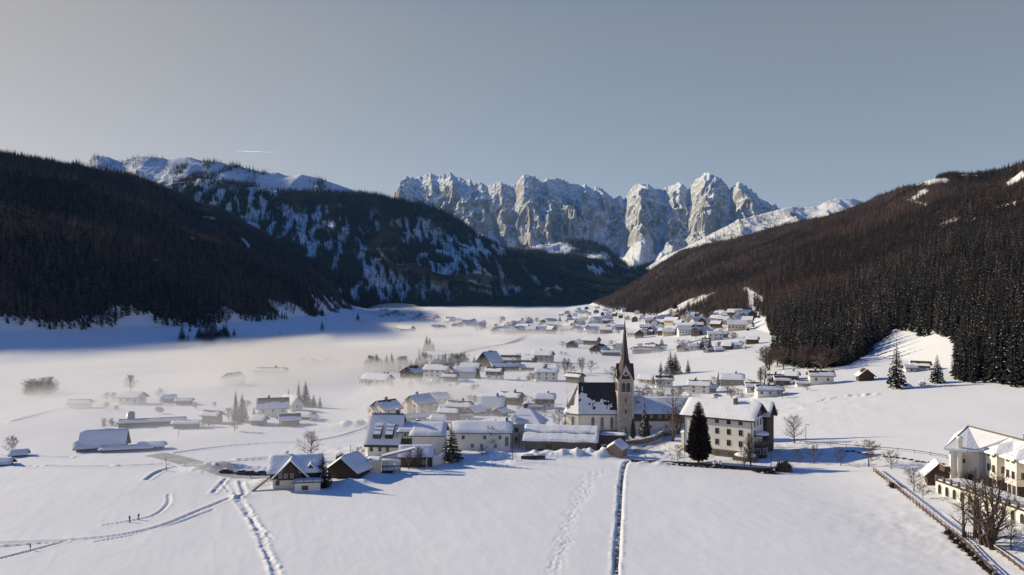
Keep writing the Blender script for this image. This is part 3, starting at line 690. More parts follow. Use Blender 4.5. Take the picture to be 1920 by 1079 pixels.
def scatter(name, pts, scl, idx, meshes, label, cat):
    """one stuff object: trees set out on points by geometry nodes"""
    me = bpy.data.meshes.new(name); me.vertices.add(len(pts)); me.vertices.foreach_set('co', np.asarray(pts, np.float32).ravel())
    for nm, arr, ty in (('scl', scl, 'FLOAT'), ('idx', idx, 'INT'), ('rot', np.random.rand(len(pts))*6.28, 'FLOAT')):
        a = me.attributes.new(nm, ty, 'POINT'); a.data.foreach_set('value', np.asarray(arr, np.float32 if ty == 'FLOAT' else np.int32))
    o = link(name, me, None, 'stuff')
    if cat: o['label'] = label; o['category'] = cat
    g = bpy.data.node_groups.new(name+'_nodes', 'GeometryNodeTree')
    g.interface.new_socket('Geometry', in_out='INPUT', socket_type='NodeSocketGeometry'); g.interface.new_socket('Geometry', in_out='OUTPUT', socket_type='NodeSocketGeometry')
    N = g.nodes; L = g.links; gi = N.new('NodeGroupInput'); go = N.new('NodeGroupOutput')
    mp = N.new('GeometryNodeMeshToPoints'); L.new(gi.outputs[0], mp.inputs[0])
    jn = N.new('GeometryNodeJoinGeometry')
    def attr(n, ty):
        a = N.new('GeometryNodeInputNamedAttribute'); a.data_type = ty; a.inputs[0].default_value = n; return a
    ai = attr('idx', 'INT'); asn = attr('scl', 'FLOAT'); ar = attr('rot', 'FLOAT')
    cx = N.new('ShaderNodeCombineXYZ'); L.new(ar.outputs[0], cx.inputs[2])
    for k, mo in enumerate(meshes):
        cmpn = N.new('FunctionNodeCompare'); cmpn.data_type = 'INT'; cmpn.operation = 'EQUAL'; L.new(ai.outputs[0], cmpn.inputs[2]); cmpn.inputs[3].default_value = k
        io = N.new('GeometryNodeInstanceOnPoints'); oi = N.new('GeometryNodeObjectInfo'); oi.transform_space = 'ORIGINAL'; oi.inputs[0].default_value = mo; oi.inputs[1].default_value = True
        L.new(mp.outputs[0], io.inputs[0]); L.new(cmpn.outputs[0], io.inputs[1]); L.new(oi.outputs[-1], io.inputs[2]); L.new(cx.outputs[0], io.inputs[5]); L.new(asn.outputs[0], io.inputs[6])
        L.new(io.outputs[0], jn.inputs[0])
    L.new(jn.outputs[0], go.inputs[0])
    md = o.modifiers.new('trees', 'NODES'); md.node_group = g
    return o

rs = np.random.RandomState(11)
def samp(n, x0, x1, y0, y1):
    return x0+rs.rand(n)*(x1-x0), y0+rs.rand(n)*(y1-y0)
# right-hand forest
def thin_near(X, Y, d):     # keep points at least d apart on a jittered lattice
    return X, Y
def lattice(x0, x1, y0, y1, d):
    gx, gy = np.meshgrid(np.arange(x0, x1, d), np.arange(y0, y1, d))
    return (gx+rs.rand(*gx.shape)*d*.9).ravel(), (gy+rs.rand(*gy.shape)*d*.9).ravel()
def vis(X, Y, lo=-80, hi=2020):
    px = 960+F*X/Y; return (px > lo) & (px < hi)
XS, YS = [], []
for (ya, yb, d) in ((150,700,4.2),(700,1300,4.9),(1300,2100,5.8),(2100,3350,6.8)):
    x, y = lattice(100, 1700, ya, yb, d); XS.append(x); YS.append(y)
XR_ = np.concatenate(XS); YR_ = np.concatenate(YS)
m = forest_R(XR_, YR_) & vis(XR_, YR_, 900, 2330) & (YR_ < np.interp(960+F*XR_/YR_, *YRR)+70)
XR_ = XR_[m]; YR_ = YR_[m]; ZR_ = TH(XR_, YR_)
op = open_R(XR_, YR_, ZR_)
pxr = 960+F*XR_/YR_; pyr = HZ-F*(ZR_-CH)/YR_
dens = fbm(XR_/60, YR_/90, 3, 2)
keep = (op < .4) & (rs.rand(len(op)) < np.clip(1.25-op*2-.5*sstep(.55,.75,dens)*(YR_ > 700), 0, 1))
XR_, YR_, ZR_, pxr, pyr, dens = [a[keep] for a in (XR_, YR_, ZR_, pxr, pyr, dens)]
larch = rs.rand(len(XR_)) < np.clip(.05+.05*sstep(400,700,YR_)+.72*sstep(.40,.62, fbm(XR_/150, YR_/260, 3, 7))*sstep(600,1100,YR_)+.3*sstep(1400,2600,YR_), 0, .85)
edge = (YR_ < 700)
sclR = (.55+.55*rs.rand(len(XR_))**1.3)*np.interp(YR_, [300,700,1200,2500], [1.0,.88,.62,.50])*(.8+.4*fbm(XR_/40, YR_/60, 2, 5))
sclR = np.where((pxr < 1600) & (YR_ < 470), sclR*.70, sclR)
# left-hand forest
XS, YS = [], []
for (ya, yb, d) in ((380,900,5.0),(900,1500,5.6),(1500,2700,6.6)):
    x, y = lattice(-1500, -200, ya, yb, d); XS.append(x); YS.append(y)
XL_ = np.concatenate(XS); YL_ = np.concatenate(YS)
m = forest_L(XL_, YL_) & vis(XL_, YL_, -400, 760) & (YL_ < np.interp(960+F*XL_/YL_, *YRL)+70)
XL_ = XL_[m]; YL_ = YL_[m]; ZL_ = TH(XL_, YL_)
opl = open_L(XL_, YL_, ZL_); k_ = opl < .4
XL_, YL_, ZL_ = XL_[k_], YL_[k_], ZL_[k_]
pxl = 960+F*XL_/YL_
larL = rs.rand(len(XL_)) < np.clip(.15+.6*sstep(.42,.62, fbm(XL_/160, YL_/260, 3, 6)), 0, .8)
sclL = (.52+.5*rs.rand(len(XL_))**1.3)*np.interp(YL_, [400,900,1500,2500], [.95,.76,.56,.46])*(.8+.4*fbm(XL_/40, YL_/60, 2, 5))
# the 300 trees that show largest stand as single trees
def ex_dist(X, Y): return Y
allX = np.concatenate([XR_, XL_]); allY = np.concatenate([YR_, YL_]); allZ = np.concatenate([ZR_, ZL_]); allS = np.concatenate([sclR, sclL]); allL = np.concatenate([larch, larL])
isR = np.arange(len(allX)) < len(XR_)
apx = 960+F*allX/allY
# visible in front: nearest in each narrow column of the picture, then overall nearest
show = allS/allY*24*F
cand = np.where((apx > -10) & (apx < 1935) & (np.where(isR, allY < 620, allY < 1000)))[0]
rank = np.zeros(len(allX)) - 1
cols = {}
for i in cand[np.argsort(allY[cand])]:
    c = int(apx[i]//7); cols.setdefault((c, bool(isR[i])), [])
    if len(cols[(c, bool(isR[i]))]) < 4: cols[(c, bool(isR[i]))].append(i)
front = [i for v in cols.values() for i in v]
front = sorted(front, key=lambda i: -show[i])[:180]
single = np.zeros(len(allX), bool); single[front] = True
GLR = 'spruces along the front of the right-hand forest'; GLL = 'spruces along the lower edge of the left-hand forest'
NEARO = {}
for j, i in enumerate(front):
    l = bool(allL[i]) and isR[i]; vmesh = FN[3] if l else FN[j % 3]
    nm = 'larch_tree' if l else 'spruce_tree'
    o = link(nm, vmesh, None, None, (float(allX[i]), float(allY[i]), float(allZ[i])-.2), random.random()*6.28)
    s = float(allS[i]); o.scale = (s*random.uniform(.85,1.1), s, s)
    NEARO.setdefault(vmesh.name, o)
    if l: tag(o, 'bare brown larch standing among the dark front spruces of the right-hand forest', 'larch', 'larches in the front of the right-hand forest')
    elif isR[i]:
        q_ = float(apx[i]); zone = 0 if q_ < 1500 else 1 if q_ < 1640 else 2 if q_ < 1790 else 3
        tag(o, ('dark spruce at the left corner of the right-hand forest, above the broadleaf trees','dark spruce along the forest front left of the snowy bay','dark spruce behind the snowy bay of the right-hand forest','dark spruce in the forest front at the right picture edge')[zone], 'spruce', ('spruces at the forest corner','spruces left of the snowy bay','spruces behind the snowy bay','spruces at the right edge of the picture')[zone])
    else: tag(o, 'dark spruce in shade at the lower edge of the left-hand forest', 'spruce', GLL)
def proto(me):
    return NEARO.get(me.name) or bpy.data.objects.new(me.name, me)
r_ = ~single[:len(XR_)]; l_ = ~single[len(XR_):]
idxR = np.where(YR_ < 900, np.where(larch, 3, rs.randint(0, 3, len(XR_))), np.where(larch, 5, 4))
meshesR = [proto(x) for x in FN]+[bpy.data.objects.new(x.name, x) for x in FF]
scatter('right_hill_forest', np.stack([XR_, YR_, ZR_-.3], -1)[r_], sclR[r_], idxR[r_], meshesR, 'dense dark and brown conifer forest covering the right hillside', 'forest')
idxL = np.where(YL_ < 700, np.where(larL, 3, rs.randint(0, 3, len(XL_))), np.where(larL, 5, 4))
scatter('left_hill_forest', np.stack([XL_, YL_, ZL_-.3], -1)[l_], sclL[l_], idxL[l_], meshesR, 'dark brown conifer forest covering the left hillside in shade', 'forest')

def on_sheet(P_, n, dens_fn, seed):
    """random points on the front of a sheet"""
    R = np.random.RandomState(seed); r, c, _ = P_.shape
    A = P_[:-1,:-1]; B = P_[:-1,1:]; C_ = P_[1:,:-1]
    ar = np.linalg.norm(np.cross(B-A, C_-A), axis=-1); 
    cdf = np.cumsum(ar.ravel()); cdf /= cdf[-1]
    k = np.searchsorted(cdf, R.rand(n)); i, j = np.unravel_index(np.minimum(k, ar.size-1), ar.shape); u = R.rand(n)[:,None]; v = R.rand(n)[:,None]
    D = P_[1:,1:]
    p = A[i,j]*(1-u)*(1-v)+B[i,j]*u*(1-v)+C_[i,j]*(1-u)*v+D[i,j]*u*v
    kk = dens_fn(p, i+v[:,0], j+u[:,0]) > R.rand(n)
    return p[kk]
# dark mountain: forest with clearings running down the slope, thin towards the snowy top on the left
def md_dens(p, i, j):
    px = -120+2.0*j; V = i/239.
    X, Y, Z = p[:,0], p[:,1], p[:,2]
    py = HZ-F*(Z-CH)/Y
    n1 = fbm((X+Y*.2)/130, Z/330+Y/900, 4, 3)             # streaks running downhill
    n2 = fbm(X/520, Z/300, 3, 5)
    band = sstep(.03,.12,V)*(1-sstep(.74,.92,V))
    snowy = sstep(.488,.55, n1*.6+n2*.4+.045*band-.015)*band
    # more open on the right lower flank
    rt = np.exp(-((px-1000)/190)**2)*np.exp(-((py-530)/34)**2); snowy = np.maximum(snowy, rt*sstep(.44,.52,n1))
    for (a, b, ra, rb) in ((610,395,50,14),(560,430,45,28),(700,430,45,20),(650,480,50,26),(800,500,40,30),(900,470,55,22),(520,405,30,22),(760,420,40,14),(1120,520,35,22),(860,535,40,18),(640,500,28,14),(770,545,60,16),(950,545,60,14),(1040,545,50,14),(900,520,60,16),(1130,500,40,10)):
        e = np.exp(-((px-a)/ra)**2-((py-b)/rb)**2); snowy = np.maximum(snowy, sstep(.40,.56, e*.46+n1*.62))
    top = sstep(0, 1, (np.interp(px, [-300,150,300,420,560,640,720,800],[14,60,62,60,44,26,6,0])-(py-np.interp(px, [m_[0] for m_ in MDSK],[m_[1] for m_ in MDSK])))/16.)*(px < 760)
    cl = sstep(.42,.6, fbm(X/60, Z/60, 3, 1))
    fine = fbm(X/20+Y/90, Z/75+Y/300, 3, 6); snowy = snowy*sstep(.42,.50,fine)
    d = (1-snowy)*(1-top)+.05*snowy+top*np.where(px > 330, .30, .07)*cl
    return np.clip(d, 0, 1)
pm = on_sheet(MDP[:240], 330000, md_dens, 5)
vm_ = (960+F*pm[:,0]/pm[:,1] > -30)
pm = pm[vm_]
FBo = [bpy.data.objects.new('mountain_spruce', x) for x in FB]
scatter('mountain_forest', pm-np.array([0,0,.5]), .65+.6*rs.rand(len(pm)), rs.randint(0,2,len(pm)), FBo, 'blue-black spruce forest with snowy clearings on the mountain closing the valley', 'forest')
def ft_dens(p, i, j):
    n = fbm(p[:,0]/160, p[:,2]/90, 4, 2); return np.clip(sstep(.36,.5,n)*1.0, .05, 1)
pf = on_sheet(FTP[:60], 42000, ft_dens, 6)
scatter('foothill_forest', pf, 1.0+.7*rs.rand(len(pf)), rs.randint(0,2,len(pf)), FBo, 'dark forest below the rock walls of the far mountains', 'forest')
def sr_dens(p, i, j):
    n = fbm(p[:,0]/120, p[:,2]/80, 4, 3); V = i/119.; return sstep(.46,.56,n)*.8*(1-V)**.4+.6*(1-sstep(.0,.35,V))
ps = on_sheet(SRP[:120], 26000, sr_dens, 7)
scatter('ridge_forest', ps, .8+.6*rs.rand(len(ps)), rs.randint(0,2,len(ps)), FBo, 'scattered conifers on the snowy ridge behind the right hill', 'forest')
# far forest at the foot of the right hill, and trees between the far houses, as one mass
# ================================================================ HOUSES
def roof_snow_mesh(L, W, ez, rz, over, gover, t, seed=0, nu=15, nvv=16, lump=.12, melt=0):
    """thick snow on a pitched roof: ridge along x; ez height at the wall, rz ridge height"""
    R = np.random.RandomState(seed); hw = W/2; sl = (rz-ez)/hw
    u = np.linspace(-1, 1, nu); v = np.linspace(-1, 1, nvv+1)
    U, V = np.meshgrid(u, v); hx = L/2+gover; hy = hw+over
    X = U*hx; Y = V*hy
    base = rz-np.abs(Y)*sl
    soft = rz-np.sqrt(Y*Y+.25)*sl
    edge = np.clip(1-np.abs(U)**14, 0, 1)**.5*np.clip(1-np.abs(V)**16, 0, 1)**.5
    n = fbm(X/3+seed, Y/2.2+seed*1.7, 3, seed % 4)-.5
    Z = np.maximum(soft, base)*0+np.minimum(base+.0, base)+t*edge*(1+lump*4*n)+.04
    X = X+(np.abs(U) > .99)*np.sign(U)*(.06+.12*n); Y = Y+(np.abs(V) > .99)*np.sign(V)*(.05+.25*n)
    top = np.stack([X, Y, Z], -1)
    r, c = U.shape; m = MB(); vs = top.reshape(-1,3).tolist(); idx = np.arange(r*c).reshape(r,c)
    fs = [(int(idx[i,j]),int(idx[i,j+1]),int(idx[i+1,j+1]),int(idx[i+1,j])) for i in range(r-1) for j in range(c-1)
          if not melt or not (abs(V[i,j]) < melt+.5*(n[i,j]) and abs(U[i,j]) < .95)]
    m.add(vs, fs)
    return m.mesh('roof_snow', [M['roofsnow']], True)
_wc = {}
def window_mesh(w, h, white=False, bars=True, arch=False):
    k = (round(w,2), round(h,2), white, bars, arch)
    if k in _wc: return _wc[k]
    f = MB(); t = .10 if w > .7 else .07
    # local: x along the wall, y out of the wall (negative = outwards)
    f.box(-w/2-t, -w/2, -.07, .1, -h/2-t, h/2+t); f.box(w/2, w/2+t, -.07, .1, -h/2-t, h/2+t)
    f.box(-w/2, w/2, -.07, .1, h/2, h/2+t); f.box(-w/2-t, w/2+t, -.13, .1, -h/2-t-.02, -h/2)
    if bars: f.box(-.03, .03, -.05, .02, -h/2, h/2)
    if bars and h > 1.4: f.box(-w/2, w/2, -.045, .02, h*.16-.03, h*.16+.03)
    p = MB().box(-w/2, w/2, -.02, .03, -h/2, h/2)
    _wc[k] = (f.mesh('window', [M['framewhite'] if white else M['frame']]), p.mesh('pane', [M['glass']]))
    return _wc[k]
_wf = {}
def far_window(w, h):
    k = (round(w,1), round(h,1))
    if k not in _wf: _wf[k] = MB().box(-w/2, w/2, -.06, .05, -h/2, h/2, 0).box(-w/2-.1, w/2+.1, -.04, .04, -h/2-.1, h/2+.1, 1).mesh('window', [M['glass'], M['framewhite']])
    return _wf[k]
def add_window(root, side, u, z, w, h, L, W, white=False, near=True, parent=None, arch=False):
    """side F(-y) B(+y) L(-x) R(+x)"""
    loc, rz = {'F': ((u,-W/2,z), 0), 'B': ((u,W/2,z), math.pi), 'L': ((-L/2,u,z), -math.pi/2), 'R': ((L/2,u,z), math.pi/2)}[side]
    if near:
        a, b = window_mesh(w, h, white); o = link('window', a, root, None, loc, rz); q = link('pane', b, o)
    else: o = link('window', far_window(w, h), root, None, loc, rz)
    return o
def chimney(root, x, y, z0, h=1.6, w=.7, mt='stoneplinth', snow=True):
    m = MB().box(x-w/2, x+w/2, y-w/2, y+w/2, z0-1, z0+h); m.box(x-w/2-.08, x+w/2+.08, y-w/2-.08, y+w/2+.08, z0+h-.2, z0+h-.05)
    c = m.build('chimney', M[mt], root)
    if snow:
        s = MB(); s.lathe([(w*.62, z0+h),(w*.68, z0+h+.12),(w*.5, z0+h+.32),(w*.1, z0+h+.42)], 8, (x, y)); s.build('snow_cap', M['roofsnow'], c, True)
    return c
_hseed = [0]
def house(label, cat, px, py, L, W, h, ang, rise=None, kind='plaster', upper=None, split=.5, over=.9, gover=.8, snow=.42, wins=(), ch=(), name='house',
          group=None, near=True, pos=None, white=True, snowlump=.1, balcony=None, bare=0, door=None, lean=None, melt=0, roofmat='timber', deep=1.2):
    """L along the ridge, W across; base centre seen at px,py (middle of the ground plan)"""
    _hseed[0] += 1; sd = _hseed[0]
    p = G(px, py) if pos is None else Vector((pos[0], pos[1], GZ(*pos)))
    r = thing(name, label, cat, p, math.radians(ang), group)
    rise = rise if rise is not None else W*.30; rz = h+rise; d = .25
    if upper:
        zs = h*split
        MB().box(-L/2, L/2, -W/2, W/2, -deep, zs).build('wall', M[kind], r)
        MB().prism([(-W/2-.08,zs),(W/2+.08,zs),(W/2+.08,h),(0,rz-.02),(-W/2-.08,h)], -L/2-.08, L/2+.08).build('upper_wall', M[upper], r)
    else:
        MB().prism([(-W/2,-deep),(W/2,-deep),(W/2,h),(0,rz-.02),(-W/2,h)], -L/2, L/2).build('wall', M[kind], r)
    sl = rise/(W/2); hy = W/2+over; ze = rz-hy*sl; xx = L/2+gover
    MB().prism([(-hy,ze),(0,rz),(hy,ze),(hy,ze+d),(0,rz+d),(-hy,ze+d)], -xx, xx).build('roof', M[roofmat], r)
    if snow: link('roof_snow', roof_snow_mesh(L, W, h+d, rz+d, over+.05, gover+.05, snow, sd, 26 if melt else 15, 32 if melt else 16, lump=snowlump, melt=melt), r, 'stuff' if melt else None)
    for w_ in wins:
        side, us, zs_, ww, hh = w_
        for u in us:
            for z in zs_: add_window(r, side, u, z, ww, hh, L+(.16 if upper and z > h*split else 0), W+(.16 if upper and z > h*split else 0), white, near)
    for c in ch: chimney(r, c[0], c[1], rz+.15-abs(c[1])*sl, *(c[2:] or (1.5,)))
    if balcony:
        side, u0, u1, z, dep = balcony; b = MB(); y0 = -W/2-dep
        if side == 'F':
            b.box(u0,u1,y0,-W/2,z-.15,z); b.box(u0,u1,y0,y0+.08,z,z+1); 
            for k in range(int((u1-u0)/1.6)+1): b.box(u0+k*1.6,u0+k*1.6+.12,y0,y0+.12,z,h)
        else:
            s_ = L/2 if side == 'R' else -L/2; e = s_+(dep if side == 'R' else -dep); lo, hi = min(s_,e), max(s_,e)
            b.box(lo,hi,u0,u1,z-.15,z); b.box(e-.04,e+.04,u0,u1,z,z+1)
            b.box(e-.06,e+.06,u0,u0+.12,z-3,z+1); b.box(e-.06,e+.06,u1-.12,u1,z-3,z+1)
        b.build('balcony', M['brown'], r)
    if door:
        side, u = door; y = -W/2
        if side == 'F': MB().box(u-.5,u+.5,y-.06,y+.05,-.1,2.0).build('door', M['brown'], r)
        elif side == 'L': MB().box(-L/2-.06,-L/2+.05,u-.5,u+.5,-.1,2.0).build('door', M['brown'], r)
        else: MB().box(L/2-.05,L/2+.06,u-.5,u+.5,-.1,2.0).build('door', M['brown'], r)
    return r
def flat_snow(parent, x0, x1, y0, y1, z, t, name='snow', n=10, seed=1):
    u = np.linspace(-1,1,n); U, V = np.meshgrid(u, u)
    X = x0+(U+1)/2*(x1-x0); Y = y0+(V+1)/2*(y1-y0)
    e = np.clip(1-np.abs(U)**12,0,1)**.5*np.clip(1-np.abs(V)**12,0,1)**.5
    Z = z+t*e*(1+.5*(fbm(X/2+seed,Y/2,3,seed % 5)-.5))
    me, _ = grid_mesh(name, np.stack([X,Y,Z],-1), [M['roofsnow']]); return link(name, me, parent)

# ---------------------------------------------------------------- church
def church():
    p = G(1122, 811); X0 = p.x-7.6; 
    r = thing('church', 'cream church with steep dark slate roof and tall pointed brown spire in the village centre', 'church', p, 0)
    k = p.y/F
    def lx(px): return (px-960)*k-p.x
    xa = lx(1085.5); xb = lx(1157); Wn = 11.0; h = 6.6; rz = 17.6; yf = 0; yb = Wn; xs = xa-4.2
    # nave and three-sided apse, front wall on y=0
    xt = lx(1186)+1.5
    plan = [(xa,yf),(xt-1.5,yf),(xt-1.5,yb),(xa,yb),(xs,yb-3.4),(xs,yf+3.4)]
    MB().extr(plan, -2, h).build('nave_wall', M['churchwall'], r)
    pl = [(xa-.05,yf-.12),(xt-1.4,yf-.12),(xt-1.4,yb+.12),(xa-.05,yb+.12),(xs-.12,yb-3.35),(xs-.12,yf+3.35)]
    MB().extr(pl, -2, .9).build('plinth', M['stoneplinth'], r)
    MB().extr([(x*1.0+(.25 if x > 0 else -.25)*0, y) for x, y in [(xa-.1,yf-.3),(xt-1.3,yf-.3),(xt-1.3,yb+.3),(xa-.1,yb+.3),(xs-.3,yb-3.3),(xs-.3,yf+3.3)]], h-.35, h).build('cornice', M['stoneplinth'], r)
    o = .55; ym = Wn/2; e = h+.02
    A = (xa-.15,yf-o,e); B = (xt-1.2,yf-o,e); C_ = (xt-1.2,yb+o,e); D = (xa-.15,yb+o,e); E = (xs-o,yb-3.2,e); Fp = (xs-o,yf+3.2,e)
    R1 = (xa+.3,ym,rz); R2 = (xt-1.2,ym,rz)
    m = MB(); m.add([A,B,C_,D,E,Fp,R1,R2], [(0,1,7,6),(1,2,7),(2,3,6,7),(3,4,6),(4,5,6),(5,0,6),(0,5,4,3,2,1)])
    m.build('roof', M['slate'], r)
    # left apse slope: reddish bare tiles with a snow streak
    MB().tube((R1[0],R1[1],rz-.05),(R2[0],R2[1],rz-.05),.16,.16,6).build('ridge_cap', M['iron'], r)
    # remaining snow on the front slope, melted away at the upper right
    nu, nv_ = 150, 90; u = np.linspace(0,1,nu); v = np.linspace(0,1,nv_); U, V = np.meshgrid(u, v)
    A_, B_, Q1, Q2 = [np.array(q) for q in (A,B,R1,R2)]
    Pp = (A_*(1-U[...,None])+B_*U[...,None])*(1-V[...,None])+(Q1*(1-U[...,None])+Q2*U[...,None])*V[...,None]
    nn = np.array([0,-(rz-e),(ym+o)]); nn = nn/np.linalg.norm(nn)*np.array([1,1,1]); 
    th = .16+.25*(fbm(U*9,V*6,3,2)-.5)
    Pp = Pp+nn*(.05+np.clip(th,.05,.4)*np.clip((1-V)*5,0,1)[...]) [...,None]
    f = fbm(U*11, V*7, 4, 1)
    uu = U*1.28
    melt = sstep(.42,.78, uu+.25*V)*sstep(.06,.34, V+.30*(uu-.62))*1.25+sstep(.50,.80,V+.3*(f-.5)+.1*uu)*1.1
    msk = (melt*.55+(f-.5)*1.5) < .30
    msk |= (V < .10+.10*(fbm(U*14,V*3,3,3)-.3)); 
    msk &= ~((V > .90))
    mk = msk[:-1,:-1] & msk[1:,1:]
    me, _ = grid_mesh('roof_snow', Pp, [M['roofsnow']], True, mk); link('roof_snow', me, r, 'stuff')
    # snow on the apse slopes
    for (q0, q1, s) in ((Fp, A, 1), (E, Fp, 0)):
        q0 = np.array(q0); q1 = np.array(q1); U, V = np.meshgrid(np.linspace(0,1,26), np.linspace(0,.94,50))
        Pp = (q0*(1-U[...,None])+q1*U[...,None])*(1-V[...,None])+Q1*V[...,None]
        nrm = np.cross(q1-q0, Q1-q0); nrm /= np.linalg.norm(nrm); Pp = Pp+nrm*.12
        f = fbm(U*5+s*7, V*9, 4, 4); mk = ((V < .12) | ((U > .45+.3*(V-.5)+(f-.5)) if s else (f > .62)))
        me, _ = grid_mesh('roof_snow', Pp, [M['roofsnow']], True, mk[:-1,:-1]); link('roof_snow', me, r, 'stuff')
    # lancet windows
    def lancet(x, z0, z1, w, parent, rot=0, y=-.02, ang=0, loc=None, white=True):
        prof = [(-w/2,z0),(w/2,z0)]+[(w/2*math.cos(a),z1-w*.9+w*.9*math.sin(a)*1.0) for a in (0,.45,.9,1.25)]+[(0,z1)]+[(-w/2*math.cos(a),z1-w*.9+w*.9*math.sin(a)) for a in (1.25,.9,.45,0)]
        big = [(px_*1.32, (z-(z0+z1)/2)*1.09+(z0+z1)/2) for px_, z in prof]
        n = len(prof)
        fr = MB(); vs = [(a,-.10,b) for a,b in big]+[(a,-.10,b) for a,b in prof]+[(a,.05,b) for a,b in big]+[(a,.05,b) for a,b in prof]
        fs = []
        for i in range(n):
            j = (i+1) % n; fs += [(i,j,n+j,n+i),(i,2*n+i,2*n+j,j),(n+i,n+j,3*n+j,3*n+i)]
        fr.add(vs, fs); fr.box(-.03,.03,-.06,.0,z0,z1-.05)
        ob = fr.build('window', M['framewhite'] if white else M['stoneplinth'], parent); ob.location = loc or (x, y, 0); ob.rotation_euler = (0,0,ang)
        pn = MB(); pn.add([(a,-.03,b) for a,b in prof], [tuple(range(n))]); pn.build('pane', M['glass'], ob)
        return ob
    for px in (1111.5, 1129, 1147): lancet(lx(px), 1.0, 5.6, 1.05, r)
    dx, dy = (xa-xs), -(3.4); ang = math.atan2(dy, dx)
    lancet(0, 1.0, 5.6, .95, r, ang=ang, loc=((xa+xs)/2-.02,(yf+1.7)-.03,0))
    MB().tube((xa-.05,-.12,h-.3),(xa-.05,-.12,-1),.09,.09,6).build('drainpipe', M['iron'], r)
    MB().tube((xb-.5,-.12,h-.3),(xb-.5,-.12,-1),.09,.09,6).build('drainpipe', M['iron'], r)
    # tower
    t = 5.7; x0 = xb+.0; x1 = x0+t; y0 = -2.6; y1 = y0+t; zt = 19.6; cx, cy_ = (x0+x1)/2, (y0+y1)/2
    MB().box(x0,x1,y0,y1,-2,zt).build('tower_wall', M['towerwall'], r)
    for z, pr, hh in ((3.3,.18,.3),(14.6,.22,.35),(19.35,.25,.35)):
        MB().box(x0-pr,x1+pr,y0-pr,y1+pr,z,z+hh).build('cornice', M['quoin'], r)
    q = MB()
    for (qx, qy) in ((x0,y0),(x1,y0),(x0,y1),(x1,y1)):
        for i in range(27):
            z = -.2+i*.72; s = .62 if i % 2 else .38
            q.box(qx-(.05 if qx == x0 else s), qx+(s if qx == x0 else .05), qy-(.05 if qy == y0 else .3), qy+(.3 if qy == y0 else .05), z, z+.66)
    qo = q.build('corner_stones', M['quoin'], r, kind='stuff')
    for k_ in (-.85, .85): lancet(0, 15.2, 18.3, 1.0, r, loc=(cx+k_, y0-.02, 0), white=False)
    for k_ in (-.85, .85): lancet(0, 15.2, 18.3, 1.0, r, ang=-math.pi/2, loc=(x0-.02, cy_+k_, 0), white=False)
    for k_ in (-.85, .85): lancet(0, 15.2, 18.3, 1.0, r, ang=math.pi/2, loc=(x1+.02, cy_+k_, 0), white=False)
    for z in (7.2, 11.3):
        lancet(0, z, z+1.5, .38, r, loc=(cx, y0-.02, 0), white=False)
        lancet(0, z, z+1.5, .38, r, ang=-math.pi/2, loc=(x0-.02, cy_, 0), white=False)
    # four gables with clock faces
    g = MB(); hw = t/2+.1; gp = 25.0
    for a in range(4):
        an = a*math.pi/2; c_, s_ = math.cos(an), math.sin(an)
        tr = lambda x, y, z: (cx+x*c_-y*s_, cy_+x*s_+y*c_, z)
        g.add([tr(-hw,-hw,zt),tr(hw,-hw,zt),tr(0,-hw,gp),tr(-hw,-hw+.4,zt),tr(hw,-hw+.4,zt),tr(0,-hw+.4,gp)], [(0,1,2),(5,4,3),(0,3,4,1),(1,4,5,2),(2,5,3,0)])
    g.build('gable', M['quoin'], r)
    for a in range(4):
        an = a*math.pi/2; c_ = MB(); c_.lathe([(1.0,0),(1.05,.06),(.85,.12)], 20); c_.lathe([(.62,.12),(.6,.16)], 18, mi=1); c_.box(-.04,.04,0,.6,.12,.2,2); c_.box(0,.45,-.04,.04,.12,.2,2)
        o_ = c_.build('clock_face', [M['framewhite'], M['iron'], M['gold']], r)
        o_.rotation_euler = (math.pi/2, 0, an); o_.location = (cx+math.sin(an)*hw, cy_-math.cos(an)*hw, 21.7)
    # broach spire: square flaring foot turning into a needle
    prof = [(hw*1.50,zt+.1),(hw*1.32,zt+1.9),(hw*1.08,zt+3.6),(hw*.84,zt+5.2),(1.62,zt+7.2),(1.30,zt+9.6),(.98,zt+12.4),(.62,zt+16.2),(.30,zt+19.4),(.07,zt+21.6)]
    sp = MB(); n = 8
    rings = []
    for i, (rr, z) in enumerate(prof):
        ring = []
        for k_ in range(8):
            a = k_*math.pi/4+math.pi/8
            sq = max(0, 1-i/4.0)     # square near the foot, octagon above
            ca, sa = math.cos(a), math.sin(a); ro = rr/1.0
            mx_ = max(abs(ca), abs(sa)); rsq = rr/1.42/mx_
            if sq > 0:   # corners reach out between the gables
                dd = abs(abs(ca)-abs(sa)); rsq = rr*.73/mx_
            rad = rsq*sq+ro*(1-sq)*.94
            ring.append((cx+ca*rad, cy_+sa*rad, z))
        rings.append(ring)
    vs = [p_ for rg in rings for p_ in rg]
    fs = [(i*8+k_, i*8+(k_+1) % 8, (i+1)*8+(k_+1) % 8, (i+1)*8+k_) for i in range(len(rings)-1) for k_ in range(8)]
    fs.append(tuple(range((len(rings)-1)*8, len(rings)*8)))
    sp.add(vs, fs); sp.build('spire', M['spire'], r)
    # gable roofs running back into the spire
    gr = MB()
    for a in range(4):
        an = a*math.pi/2; c_, s_ = math.cos(an), math.sin(an); tr = lambda x, y, z: (cx+x*c_-y*s_, cy_+x*s_+y*c_, z)
        for sg in (-1, 1):
            gr.add([tr(sg*(hw+.15),-hw-.2,zt-.1),tr(0,-hw-.2,gp+.25),tr(0,0,gp+.25),tr(sg*(hw+.15),0,zt-.1),
                    tr(sg*(hw-.1),-hw-.2,zt-.3),tr(0,-hw-.2,gp-.2)], [(0,1,2,3),(0,4,5,1)])
    gr.build('gable_roof', M['spire'], r)
